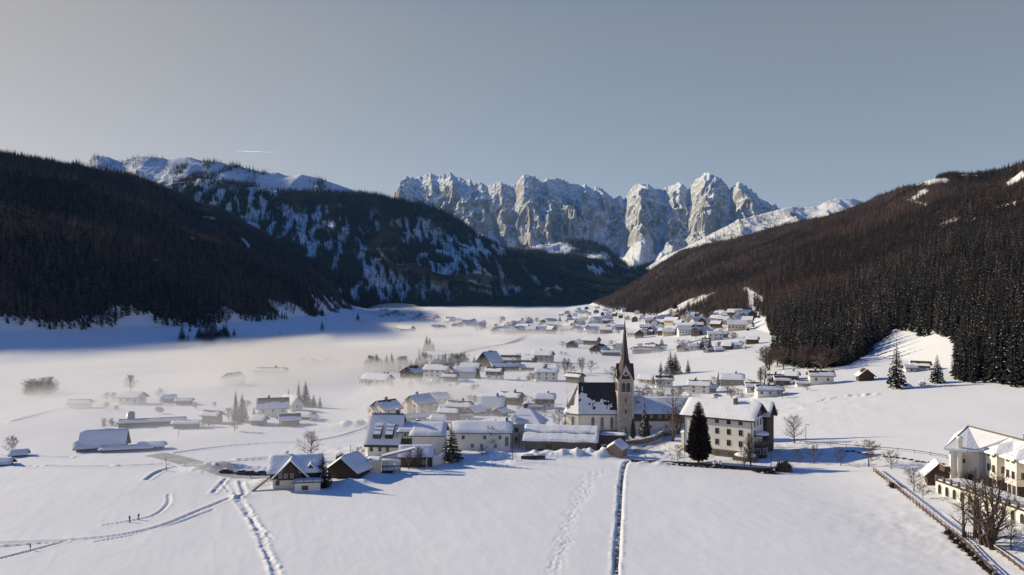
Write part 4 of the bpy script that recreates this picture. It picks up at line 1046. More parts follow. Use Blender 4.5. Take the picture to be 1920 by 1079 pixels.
    f_ = MB(); f_.lathe([(.07,zt+21.5),(.05,zt+22.3)], 6, (cx,cy_)); f_.lathe([(.02,zt+22.2),(.22,zt+22.45),(.02,zt+22.7)], 8, (cx,cy_)); f_.box(cx-.03,cx+.03,cy_-.03,cy_+.03,zt+22.6,zt+24); f_.box(cx-.32,cx+.32,cy_-.03,cy_+.03,zt+23.3,zt+23.4)
    f_.build('cross', M['iron'], r)
    # little annex right of the tower and sacristy roof in front of it
    MB().prism([(-.4,-1),(3,-1),(3,3.4),(1.3,4.6),(-.4,3.4)], x1+.05, x1+2.2).build('annex', M['churchwall'], r)
    MB().prism([(-.7,3.2),(1.3,4.65),(3.3,3.2),(3.3,3.5),(1.3,5.0),(-.7,3.5)], x1+.06, x1+2.5).build('annex_roof', M['roofsnow'], r)
    return r
M['churchwall'] = mat('church_plaster', (.85,.77,.64), .95, (.5,(.72,.64,.53),.4,.75), (2,.2,.05))
M['quoin'] = mat('pale_cut_stone', (.62,.55,.47), .95, (1.2,(.50,.44,.38),.4,.75), (3,.3,.05))
def stone_mat():
    m = mat('tower_stone', (.33,.28,.23), .95); t = m.node_tree; N = t.nodes; L = t.links; b = N['Principled BSDF']
    tc_ = N.new('ShaderNodeTexCoord'); s = N.new('ShaderNodeSeparateXYZ'); L.new(tc_.outputs['Object'], s.inputs[0])
    ad = N.new('ShaderNodeMath'); L.new(s.outputs[0], ad.inputs[0]); L.new(s.outputs[1], ad.inputs[1])
    c = N.new('ShaderNodeCombineXYZ'); L.new(ad.outputs[0], c.inputs[0]); L.new(s.outputs[2], c.inputs[1])
    br = N.new('ShaderNodeTexBrick'); L.new(c.outputs[0], br.inputs[0]); br.inputs['Scale'].default_value = 1.0; br.inputs['Brick Width'].default_value = .95; br.inputs['Row Height'].default_value = .48; br.inputs['Mortar Size'].default_value = .045
    br.inputs['Color1'].default_value = (.56,.48,.395,1); br.inputs['Color2'].default_value = (.38,.32,.265,1); br.inputs['Mortar'].default_value = (.27,.23,.20,1)
    L.new(br.outputs[0], b.inputs['Base Color']); bp = N.new('ShaderNodeBump'); bp.inputs['Distance'].default_value = .05; bp.inputs['Strength'].default_value = .6; bp.invert = True
    L.new(br.outputs[1], bp.inputs['Height']); L.new(bp.outputs[0], b.inputs['Normal']); return m
M['towerwall'] = stone_mat()
CH_ = church()

# ---------------------------------------------------------------- the big white building right of the church
def big_building():
    L, Wd = 21.5, 13.0; h = 12.4; rise = 3.9; pl = 2.2
    ang = math.atan2(-.57,.82)
    C_ = Vector((73,243,0)); ctr = C_+Vector((-.82,.57,0))*(L/2)+Vector((.57,.82,0))*(Wd/2)
    r = thing('guest_house', 'large white three-storey house with dark eaves and long snow roof behind the dark thuja tree', 'house', (ctr.x, ctr.y, GZ(C_.x, C_.y)-.1), ang)
    MB().box(-L/2-.1, L/2+.1, -Wd/2-.1, Wd/2+.1, -2, pl).build('plinth', M['stoneplinth'], r)
    MB().box(-L/2, L/2, -Wd/2, Wd/2, pl, h).build('wall', M['plaster'], r)
    rz = h+rise
    MB().prism([(-Wd/2-.1,h),(Wd/2+.1,h),(0,rz-.1)], -L/2-.1, L/2+.1).build('gable_boarding', M['timber'], r)
    sl = rise/(Wd/2); hy = Wd/2+1.1; ze = rz-hy*sl; xx = L/2+1.3
    MB().prism([(-hy,ze-.15),(0,rz-.1),(hy,ze-.15),(hy,ze+.3),(0,rz+.3),(-hy,ze+.3)], -xx, xx).build('roof', M['timber'], r)
    MB().box(-xx+.2, xx-.2, -Wd/2-.55, -Wd/2+.02, h-.75, h-.1).build('eaves_box', M['timber'], r)
    link('roof_snow', roof_snow_mesh(L, Wd, h+.3, rz+.3, 1.12, 1.3, .5, 3, 30, 24, .12), r)
    us = [L/2-3.3-3.75*i for i in range(5)]
    for u in us:
        for z in (4.5, 7.9, 11.15): add_window(r, 'F', u, z, 1.05, 1.55, L, Wd)
    for u in us[1:3]: add_window(r, 'F', u+.2, 1.2, .8, .6, L+.2, Wd+.2)
    for u in (-3.2, -.3, 2.6):
        add_window(r, 'R', u, 10.6, .9, 1.7, L, Wd)
    for u in (-3.2,): add_window(r, 'R', u, 7.4, 1.0, 1.7, L, Wd)
    for u in (-1.5, 1.4): add_window(r, 'R', u, 13.6, .8, 1.3, L+.2, Wd, True)
    MB().tube((L/2+.08,-Wd/2-.08,h),(L/2+.08,-Wd/2-.08,0),.1,.1,6).build('drainpipe', M['iron'], r)
    MB().tube((-L/2-.08,-Wd/2-.08,h),(-L/2-.08,-Wd/2-.08,0),.1,.1,6).build('drainpipe', M['iron'], r)
    chimney(r, 4.2, -1.6, rz-.6, 2.1, 1.1); chimney(r, -3.8, 1.2, rz-.6, 1.5, 1.5)
    # second gable wing behind on the right
    wg = MB().prism([(-3.6,-1),(3.6,-1),(3.6,12.2),(0,15.6),(-3.6,12.2)], 0, 3.4); wo = wg.build('wing', M['timber'], r); wo.location = (L/2-2.2, Wd/2+2.2, 0)
    wr = MB().prism([(-4.4,11.2),(0,15.5),(4.4,11.2),(4.4,11.55),(0,15.9),(-4.4,11.55)], -3, 4.4).build('wing_roof', M['timber'], r); wr.location = (L/2-2.2, Wd/2+2.2, 0)
    ws = link('roof_snow', roof_snow_mesh(7.4, 7.2, 12.6, 16.0, .85, .1, .35, 9), r); ws.location = (L/2-1.5, Wd/2+2.2, 0)
    # glazed bay and balcony on the gable
    bay = MB().extr([(L/2,-3.4),(L/2+2.2,-3.0),(L/2+3.0,-1.2),(L/2+2.6,.8),(L/2,1.2)], -1, 3.9); bo = bay.build('bay', M['timber'], r)
    for k, (a, b_) in enumerate((((L/2,-3.42),(L/2+2.2,-3.02)),((L/2+2.25,-3.0),(L/2+3.05,-1.2)),((L/2+3.05,-1.15),(L/2+2.65,.8)))):
        mx_, my = (a[0]+b_[0])/2, (a[1]+b_[1])/2; an = math.atan2(b_[1]-a[1], b_[0]-a[0])
        f, q = window_mesh(1.2, 1.7, True); o = link('window', f, r, None, (mx_, my, 2.2), an); link('pane', q, o)
    MB().extr([(L/2,-3.9),(L/2+2.6,-3.4),(L/2+3.6,-1.2),(L/2+3.1,1.1),(L/2,1.7)], 3.9, 4.2).build('balcony_floor', M['timber'], r)
    rail = MB()
    pts = [(L/2+.1,-3.7),(L/2+2.5,-3.3),(L/2+3.4,-1.2),(L/2+2.9,1.0),(L/2+.1,1.5)]
    for a, b_ in zip(pts[:-1], pts[1:]):
        rail.tube((*a,5.2),(*b_,5.2),.06,.06,4); rail.tube((*a,4.4),(*b_,4.4),.05,.05,4)
        n = 5
        for i in range(n+1): q = (a[0]+(b_[0]-a[0])*i/n, a[1]+(b_[1]-a[1])*i/n); rail.box(q[0]-.10,q[0]+.10,q[1]-.10,q[1]+.10,4.25,5.2)
    rail.build('balcony_railing', M['frame'], r)
    cv = MB(); cv.extr([(L/2,-4.1),(L/2+2.8,-3.6),(L/2+3.9,-1.2),(L/2+3.3,1.4),(L/2,2.0)], 6.9, 7.15); cv.build('canopy', M['timber'], r)
    for q in pts[1:4]: MB().box(q[0]-.08,q[0]+.08,q[1]-.08,q[1]+.08,4.2,6.9).build('canopy_post', M['timber'], r)
    cs = MB(); cs.lathe([(2.6,7.15),(2.5,7.6),(1.9,8.0),(.6,8.25)], 14, (L/2+1.2,-1.2)); cs.build('canopy_snow', M['roofsnow'], r, True)
    # side porch with round snow cap on its plinth
    pq = MB(); pq.box(L/2-4.5, L/2+2.2, -Wd/2-3.8, -Wd/2-.12, -2, 1.5); pq.build('terrace', M['stoneplinth'], r)
    ps_ = MB(); ps_.lathe([(3.1,1.5),(3.2,1.75),(2.5,2.15),(.8,2.4)], 16, (L/2-1.2,-Wd/2-1.9)); ps_.build('terrace_snow', M['roofsnow'], r, True)
    # small lean-to on the far left
    MB().box(-L/2-1.6,-L/2-.02,-Wd/2+1,-Wd/2+4,-1,6).build('side_annex', M['plaster'], r)
    flat_snow(r, -L/2-1.9,-L/2,-Wd/2+.8,-Wd/2+4.2,6.02,.5,'annex_snow')
    return r
big_building()

# ---------------------------------------------------------------- front row left of the church
def hip_house():
    p = G(986, 832); k = p.y/F; w = 12.2; d = 11.; h = 6.8
    r = thing('hip_roof_house', 'white house with snow-covered hipped roof left of the long shed', 'house', p+Vector((0,3,0)), math.radians(-14))
    MB().box(-w/2,w/2,-d/2,d/2,-1,h).build('wall', M['plaster'], r)
    o = .7; rz = h+5.2; tp = .9
    def pyr(o, z0, z1, add): return [(-w/2-o,-d/2-o,z0),(w/2+o,-d/2-o,z0),(w/2+o,d/2+o,z0),(-w/2-o,d/2+o,z0),(-tp,0,z1),(tp,0,z1)]
    fs = [(0,1,5,4),(1,2,5),(2,3,4,5),(3,0,4),(3,2,1,0)]
    MB().add(pyr(o,h-.1,rz,0), fs).build('roof', M['timber'], r)
    c = MB().add([(x*.985,y*.985,z) for x,y,z in pyr(o,h+.12,rz+.25,0)], fs[:4]); c.build('roof_snow', M['roofsnow'], r)
    rim = MB(); 
    for a, b_ in (((-w/2-o,-d/2-o),(w/2+o,-d/2-o)),((w/2+o,-d/2-o),(w/2+o,d/2+o)),((-w/2-o,-d/2-o),(-w/2-o,d/2+o))): rim.tube((*a,h+.12),(*b_,h+.12),.2,.2,7)
    rim.build('eaves_snow', M['roofsnow'], r, True)
    for z_ in (h+1.4, h+2.7):
        y = -(d/2+o)*(1-(z_-h)/(rz-h)); s = MB(); s.tube((-2.4,y-.1,z_),(2.4,y-.1,z_),.1,.1,5); s.build('snow_guard', M['timber'], r)
    chimney(r, 0, 0, rz-.4, 1.5, 1.3)
    dm = MB().prism([(-.7,0),(.7,0),(.7,1.0),(0,1.7),(-.7,1.0)], -2.2, 0).build('dormer', M['plaster'], r); dm.location = (-2.8,-d/2+1.6,h+1.0); dm.rotation_euler = (0,0,math.pi/2); 
    ds = MB().prism([(-1.0,.75),(0,1.75),(1.0,.75),(1.0,1.1),(0,2.1),(-1.0,1.1)], -2.5, .2).build('dormer_snow', M['roofsnow'], dm)
    add_window(r,'F',-1.9,4.9,1.15,1.35,w,d); add_window(r,'F',-1.9,1.7,1.15,1.35,w,d); add_window(r,'F',2.6,4.9,1.15,1.35,w,d)
    for u in (-2.5,2.): add_window(r,'L',u,4.9,1.1,1.3,w,d); add_window(r,'L',u,1.7,1.1,1.3,w,d)
    return r
hip_house()
house('long low cream house with deep snow roof left of the white hip-roofed house', 'house', 905, 838, 18.5, 9.5, 5.6, -2, 2.4, 'plaster', snow=.42, over=.8, ch=((-5,1,1.0),(4,1,1.0),(8,0,1.5)),
      wins=(('F',(-6,1.,6),(3.9,),.9,1.1),('F',(-3,0,4.5),(1.2,),.9,1.2),('F',(8.2,),(2.6,),1.1,3.)), name='long_house')
# house with the very steep blue-shaded roof and two glazed dormers
def steep_roof_house():
    p = G(722, 856); r = thing('steep_roof_house', 'white house with large steep blue-shaded snow roof and two glass dormer boxes', 'house', p+Vector((0,5,0)), math.radians(-6))
    L, Wd, h = 9.6, 11.5, 4.4; rz = 12.0
    MB().prism([(-Wd/2,-1.5),(Wd/2,-1.5),(Wd/2,h),(0,rz-.1),(-Wd/2,h)], -L/2, L/2).build('wall', M['plaster'], r)
    sl = (rz-h)/(Wd/2); hy = Wd/2+.9; ze = rz-hy*sl
    MB().prism([(-hy,ze),(0,rz),(hy,ze),(hy,ze+.3),(0,rz+.3),(-hy,ze+.3)], -L/2-.9, L/2+.9).build('roof', M['timber'], r)
    link('roof_snow', roof_snow_mesh(L, Wd, h+.35, rz+.3, .75, .85, .25, 5, 24, 24, .08), r)
    MB().box(-L/2-.9, L/2+.9, -hy-.05, -hy+.2, ze-.15, ze+.35).build('gutter', M['iron'], r)
    chimney(r, 3.2, .4, rz-.3, 2.1, 1.0)
    rg = MB()
    for i in range(12): rg.box(-L/2+i*.86-.12, -L/2+i*.88+.12, -.35,.35, rz+.3, rz+.75)
    rg.build('ridge_brackets', M['iron'], r)
    for x in (-1.9, 1.9):
        d = MB(); yb = -2.9; d.add([(-1.25,-5.7,h+1.2),(1.25,-5.7,h+1.2),(1.25,-5.7,h+2.5),(-1.25,-5.7,h+2.5),(-1.25,-1.9,h+5.3),(1.25,-1.9,h+5.3),(1.25,-1.9,h+3),(-1.25,-1.9,h+3)],
              [(0,1,2,3),(3,2,5,4),(0,3,4,7),(1,6,5,2)]); do = d.build('dormer', M['timber'], r); do.location = (x,0,0)
        g_ = MB().box(-1.1,1.1,-5.76,-5.68,h+1.45,h+2.35).build('pane', M['glass'], do)
        s = MB(); s.add([(-1.15,-5.8,h+2.55),(1.15,-5.8,h+2.55),(1.15,-2.0,h+5.4),(-1.15,-2.0,h+5.4),(-1.15,-5.8,h+2.75),(1.15,-5.8,h+2.75),(1.15,-2.0,h+5.6),(-1.15,-2.0,h+5.6)], [(4,5,6,7),(0,1,5,4),(1,2,6,5),(3,0,4,7)]); s.build('dormer_snow', M['roofsnow'], do)
        for q in (.33,.66):
            y = -5.8+3.8*q; z = h+2.75+2.85*q; MB().box(-1.2,1.2,y-.08,y+.08,z,z+.12).build('dormer_bar', M['iron'], do)
    s = MB().box(1.9,4.2,-2.6,-2.2,h+4.7,h+5.0).build('roof_hatch', M['iron'], r)
    for u in (-3.6,-.9,1.5): add_window(r,'F',u,2.3,.8,1.1,L,Wd)
    for u in (-3,0,3): add_window(r,'L',u,2.0,1,1.3,L,Wd)
    return r
steep_roof_house()
house('brown-shuttered house with cream upper front and flat snow roof right of the steep blue roof', 'house', 775, 850, 7.6, 9, 7.6, -2, 1.6, 'brown', upper='plaster', split=.72, snow=.6, ch=((1.5,0,1.2,1.1),), wins=(('F',(-1.8,.6,2.6),(6.6,),.7,1.1),('F',(-3,0,3),(3.4,),1.,1.4)), balcony=('F',-4.2,4.2,3.0,1.2))
house('cream cube-like house with broad snow roof directly left of the dark spruce', 'house', 806, 852, 9.5, 10, 6.8, -3, 2.6, 'plaster', snow=.6, over=.6, ch=((-2,1.5,1.2),(2,1.5,.9)), wins=(('R',(0,),(3,),1,1.3),), door=None)
house('low brown timber shed with thin snow roof in front of the steep-roofed house', 'shed', 781, 872, 9.6, 6, 3.1, 2, 2.4, 'timber', snow=.22, snowlump=.02, over=.5, gover=.4, wins=(('F',(2.4,),(1.4,),.9,.9),), name='shed')
def carport():
    p = G(713, 890); r = thing('carport', 'flat white carport with snow-covered top at the low end of the white wall', 'carport', p+Vector((0,2,0)), math.radians(8))
    MB().box(-3.6,-.1,-2.2,2.4,-1,3.9).build('wall', M['cream'], r)
    flat_snow(r, -3.8,.1,-2.4,2.6,3.92,.45,'roof_snow')
    MB().box(0,5.4,2.2,2.5,-1,3.1).build('back_wall', M['plaster'], r)
    for x in (1.7,3.4,5.1): MB().box(x,x+.14,-1.8,-1.66,-1,2.2).build('post', M['iron'], r)
    MB().box(0,5.4,-1.9,-1.7,2.1,2.3).build('railing', M['iron'], r); MB().box(1.7,5.2,-1.85,-1.78,.9,1.0).build('railing', M['iron'], r)
    MB().box(.4,3.2,-1.2,1.4,-.5,.9).build('garden_table', M['iron'], r); flat_snow(r,.3,3.3,-1.3,1.5,.92,.5,'table_snow')
    flat_snow(r, 3.4,5.2,-1.3,1.5,2.3,.4,'roof_snow')
    m = MB(); m.add([(0,1.6,3.9),(0,2.9,3.9),(9.4,2.9,6.0),(9.4,1.6,6.0),(0,1.6,4.15),(0,2.9,4.15),(9.4,2.9,6.25),(9.4,1.6,6.25)], [(4,5,6,7),(0,1,5,4),(1,2,6,5),(2,3,7,6),(3,0,4,7),(3,2,1,0)]); m.build('stair_roof', M['timber'], r)
    m = MB(); m.add([(0,1.5,4.15),(0,3.0,4.15),(9.4,3.0,6.25),(9.4,1.5,6.25),(0,1.5,4.55),(0,3.0,4.55),(9.4,3.0,6.65),(9.4,1.5,6.65)], [(4,5,6,7),(0,1,5,4),(1,2,6,5),(2,3,7,6),(3,0,4,7)]); m.build('stair_roof_snow', M['roofsnow'], r)
    return r
carport()
def garden_wall(name, label, pts, h, th, mt, snow=.4, top=None):
    r = thing(name, label, 'wall', (pts[0][0], pts[0][1], GZ(*pts[0][:2])))
    b = r.location
    w = MB(); s = MB(); prev = None
    for (a, c) in zip(pts[:-1], pts[1:]):
        d = Vector((c[0]-a[0], c[1]-a[1], 0)); l = d.length; d.normalize(); n = Vector((-d.y, d.x, 0))*th/2; nseg = max(1, int(l/3))
        for i in range(nseg):
            p0 = Vector((a[0],a[1],0))+d*l*i/nseg; p1 = Vector((a[0],a[1],0))+d*l*(i+1)/nseg
            z0 = GZ(p0.x,p0.y)-b.z; z1 = GZ(p1.x,p1.y)-b.z; p0 = p0-Vector((b.x,b.y,0)); p1 = p1-Vector((b.x,b.y,0))
            def hexa(mb, e, lo, hi):
                nn = n*e; mb.add([(*(p0-nn).xy,z0+lo),(*(p1-nn).xy,z1+lo),(*(p1+nn).xy,z1+lo),(*(p0+nn).xy,z0+lo),(*(p0-nn*.8).xy,z0+hi),(*(p1-nn*.8).xy,z1+hi),(*(p1+nn*.8).xy,z1+hi),(*(p0+nn*.8).xy,z0+hi)],
                    [(0,1,5,4),(1,2,6,5),(2,3,7,6),(3,0,4,7),(4,5,6,7)])
            hexa(w, 1, -1.5, h); 
            if snow: hexa(s, 1.5, h+.003, h+snow*random.uniform(.7,1.2))
    w.build('wall_body', M[mt], r)
    if snow: s.build('snow_cap', M['roofsnow'], r, True)
    return r
gp = lambda l: [tuple(G(*q).xy) for q in l]
garden_wall('garden_wall', 'white garden wall with thick snow cap left of the dark spruce', gp([(799,876),(834,868)]), 2.4, .5, 'plaster', .8)
garden_wall('churchyard_wall', 'dark curved churchyard wall capped with snow below the church tower', gp([(1128,846),(1165,838),(1200,834),(1225,828),(1243,818),(1246,808),(1235,800),(1222,796)]), 1.7, .5, 'stoneplinth', .35)
garden_wall('field_wall', 'long low dark wall under a hedge along the edge of the lower field', gp([(1183,868),(1240,870),(1310,874),(1380,880),(1425,884),(1470,884)]), .9, .5, 'hedge', .0)
garden_wall('planter_wall', 'short dark retaining wall beside the snow heaps in front of the long shed', gp([(977,862),(1022,861)]), 1.2, .6, 'timber', .5)

# long open-fronted shed below the church
def long_shed():
    a = G(984, 846); b = G(1119, 849); 
    d = (b-a); L = d.xy.length; ang = math.atan2(d.y, d.x)-math.radians(3)
    c = (a+b)/2+Vector((-math.sin(ang), math.cos(ang), 0))*4.5; c.z = min(a.z, b.z)
    r = thing('long_shed', 'long brown shed with cracked slab of snow on its roof in front of the church', 'shed', c, ang)
    Wd = 9; h = 4.0; rz = 7.0
    MB().prism([(-Wd/2,-1.5),(Wd/2,-1.5),(Wd/2,h+1.2),(2.2,rz),(-Wd/2,h)], -L/2, L/2-.2).build('wall', M['greywood'], r)
    x = -L/2+4.2
    MB().box(x,x+2.0,-Wd/2-.05,-Wd/2+.1,-1,2.5).build('door', M['glass'], r); MB().box(x+2.4,x+4.6,-Wd/2-.05,-Wd/2+.1,.9,2.3).build('window', M['timber'], r)
    for i in range(26):
        xx = -L/2+.5+i*(L-1)/25
        MB().box(xx-.07,xx+.07,-Wd/2-.13,-Wd/2,-1.2,h-.05).build('board', M['timber'], r) if not (x-.2 < xx < x+4.8) else None
    MB().prism([(-Wd/2-1.2,h-.65),(2.2,rz+.05),(Wd/2+.8,h+.9),(Wd/2+.8,h+1.15),(2.2,rz+.3),(-Wd/2-1.2,h-.4)], -L/2-.9, L/2+.5).build('roof', M['timber'], r)
    # snow in two slabs with an open crack between them
    for k, (v0, v1) in enumerate(((0,.47),(.515,1.0))):
        U, V = np.meshgrid(np.linspace(0,1,60), np.linspace(0,1,12)); wv = (vn(U*9, U*0+k, 2)-.5)*.07+(vn(U*30, U*0+k, 3)-.5)*.025
        lo = v0+(wv if k else 0*wv); hi = v1+(wv*0 if k else wv); Vv = lo+(hi-lo)*V
        Yv = -Wd/2-1.35+Vv*(2.4+Wd/2+1.35)+(vn(U*6,U*0,1)-.5)*.7*(V < .05)*(1-k); base = h-.4+(Yv+Wd/2+1.2)*((rz+.3-h+.4)/(2.2+Wd/2+1.2))
        e = np.clip(1-np.abs(2*U-1)**40,0,1)**.5*np.clip(1-np.abs(2*V-1)**8,0,1)**.5
        Z = base+.03+.42*e*(1+.4*(fbm(U*12,V*2,3,2)-.5)); X = -L/2-1+U*(L+1.6)
        me, _ = grid_mesh('roof_snow', np.stack([X,Yv,Z],-1), [M['roofsnow']]); link('roof_snow', me, r)
    U, V = np.meshgrid(np.linspace(0,1,30), np.linspace(0,1,8)); Yv = 2.2+V*(Wd/2+.8-2.2); Z = rz+.33-(Yv-2.2)*.82+.45*np.clip(1-np.abs(2*V-1)**8,0,1)**.5
    me, _ = grid_mesh('roof_snow', np.stack([-L/2-1+U*(L+1.6),Yv,Z],-1), [M['roofsnow']]); link('roof_snow', me, r)
    # darker rear part running on to the right
    MB().box(L/2-.15,L/2+9,.5,Wd/2-.3,-1.5,h+.9).build('rear_wing', M['timber'], r)
    flat_snow(r, L/2+.55,L/2+9.2,.2,Wd/2,h+.92,.4,'wing_snow',14)
    return r
long_shed()
house('tiny wooden hut of upright boards with thick rounded snow cap beside the footpath', 'hut', 1158, 857, 5.0, 4.4, 2.9, 62, 1.5, 'fresh', snow=.75, over=.5, gover=.5, name='wooden_hut', roofmat='fresh')
hut = [o for o in COL.objects if o.name == 'wooden_hut'][0]
bm_ = MB().box(-.05,.05,-.02,.02,-.3,1).mesh('board', [M['greywood']])
bd = MB().box(-.06,0,-.14,.14,-.4,3.1).mesh('board', [M['fresh']]); bd2 = MB().box(-.14,.14,-.06,0,-.4,2.85).mesh('board', [M['fresh']])
for i in range(13):
    o = link('board', bd, hut, None, (-2.505,-2.05+i*.34,0)); o.scale = (random.uniform(.7,1.4),1,1)
for i in range(14): o = link('board', bd2, hut, None, (-2.3+i*.35,-2.205,0)); o.scale = (1,random.uniform(.7,1.4),1)

# brown gabled garage and the chalet at the left end
house('dark brown gabled garage with smooth snow roof, right of the chalet', 'garage', 656, 893, 8, 9, 2.3, 70, 3.2, 'timber', snow=.7, over=.8, name='garage')
def chalet():
    p = G(549, 915); r = thing('chalet', 'brown and white chalet with cross gable, dormer and blue-shaded snow roof at the lower left', 'house', p+Vector((0,3.5,0)), math.radians(10))
    L, Wd, h, z1 = 12.4, 8.4, 4.4, 2.5; rz = 7.4
    MB().box(-L/2+.6, L/2-.6, -Wd/2+.3, Wd/2-.3, -2, z1).build('wall', M['plaster'], r)
    MB().prism([(-Wd/2,z1),(Wd/2,z1),(Wd/2,h),(0,rz-.1),(-Wd/2,h)], -L/2, L/2).build('upper_wall', M['timber'], r)
    sl = (rz-h)/(Wd/2); hy = Wd/2+.8; ze = rz-hy*sl
    MB().prism([(-hy,ze),(0,rz),(hy,ze),(hy,ze+.25),(0,rz+.25),(-hy,ze+.25)], -L/2-.7, L/2+.7).build('roof', M['timber'], r)
    link('roof_snow', roof_snow_mesh(L, Wd, h+.25, rz+.25, .85, .75, .5, 7, 24, 20, .08), r)
    # cross gable facing the field
    gx = -1.0
    g = MB().prism([(-3.3,z1-.05),(3.3,z1-.05),(3.3,z1+.4),(0,rz-.6),(-3.3,z1+.4)], -1.2, 4.4); go = g.build('cross_gable', M['timber'], r); go.location = (gx,-Wd/2,0); go.rotation_euler = (0,0,math.pi/2)
    gr = MB().prism([(-4.6,z1+.0),(0,rz-.3),(4.6,z1+.0),(4.6,z1+.25),(0,rz-.02),(-4.6,z1+.25)], -1.5, 4.6).build('cross_gable_roof', M['timber'], r); gr.location = (gx,-Wd/2,0); gr.rotation_euler = (0,0,math.pi/2)
    for sg in (-1,1):
        s = MB(); s.add([(0,-1.6-Wd/2,rz-.0),(sg*4.7,-1.6-Wd/2,z1+.22),(sg*4.7,2.3-Wd/2,z1+.22),(0,3.4-Wd/2,rz),(0,-1.65-Wd/2,rz+.42),(sg*4.7,-1.65-Wd/2,z1+.55),(sg*4.7,2.3-Wd/2,z1+.55),(0,3.4-Wd/2,rz+.42)],
              [(4,5,6,7),(0,1,5,4),(1,2,6,5)]); o = s.build('cross_gable_snow', M['roofsnow'], r); o.location = (gx,0,0)
    chimney(r, -2.6, 1.0, rz-.5, 1.6, .9, 'plaster')
    dm = MB().prism([(-1,0),(1,0),(1,.5),(0,1.5),(-1,.5)], -1.4, 1.2).build('dormer', M['timber'], r); dm.location = (4.0,-Wd/2+1.3,h+.2); dm.rotation_euler = (0,0,math.pi/2)
    MB().prism([(-1.25,.25),(0,1.5),(1.25,.25),(1.25,.65),(0,1.95),(-1.25,.65)], -1.7, 1.2).build('dormer_snow', M['roofsnow'], dm)
    for u in (-5.0,-3.6,-2.2,-.6): add_window(r,'F',u,3.6,.7,.9,L,Wd+(2.4 if u > -4.5 else 0),True)
    add_window(r,'F',-4.4,1.5,.85,1.0,L,Wd-.6); add_window(r,'L',1.5,1.3,1,1.2,L-1.2,Wd)
    # terrace with flat snow roof
    MB().box(.3,6.6,-Wd/2-3.6,-Wd/2+.25,-2,2.2).build('terrace_room', M['plaster'], r)
    MB().box(-.4,7.3,-Wd/2-4.2,-Wd/2+.0,2.2,2.45).build('terrace_roof', M['brown'], r)
    flat_snow(r, -.5,7.2,-Wd/2-4.1,-Wd/2+.0,2.46,.4,'terrace_snow',14)
    for i in range(4): MB().box(.4+i*2.2-.05,.4+i*2.2+.05,-Wd/2-4.22,-Wd/2-4.12,2.4,3.6).build('railing_post', M['iron'], r)
    for z in (3.0,3.5): MB().box(.35,7.05,-Wd/2-4.2,-Wd/2-4.15,z,z+.06).build('railing', M['iron'], r)
    add_window(r,'F',2.8,.9,1.4,.9,L,Wd+7.2)
    # snowy side stair and woodshed
    m = MB(); m.add([(-L/2-.1,-2,2.6),(-L/2-.1,-.6,2.6),(-L/2-4.6,-5.4,-.3),(-L/2-4.2,-6.0,-.3),(-L/2-.1,-2,2.9),(-L/2-.1,-.6,2.9),(-L/2-4.6,-5.4,.1),(-L/2-4.2,-6.0,.1)], [(4,5,6,7),(0,1,5,4),(1,2,6,5),(3,0,4,7),(2,3,7,6)]); m.build('ramp', M['stoneplinth'], r)
    return r
chalet()
# ---------------------------------------------------------------- big timber farmhouse right of the tower
house('long farmhouse with dark timber upper floor and wide snow roof, right of the church tower', 'house', 1240, 806, 22, 11, 7.6, -1, 3.9, 'plaster', upper='timber', split=.52, snow=.6, over=1.4, gover=1.0,
      wins=(('F',(-7,-4.5,-1.5,1,3.5,6.5),(5.7,),.8,.8),('F',(-8,-5,1,4.5,8),(2.0,),1.,1.2)), balcony=('F',2.5,10.5,3.6,1.3), name='farmhouse', ch=((-9,-2.5,1.,.9),))
house('plain snow roof with dark ridge just behind the timber farmhouse', 'house', 1222, 782, 15, 9, 4.6, -8, 2.6, 'plaster', snow=.6, ch=((-6,-1,1.,.9),), wins=(('F',(-3,3),(2.5,),1,1.2),))
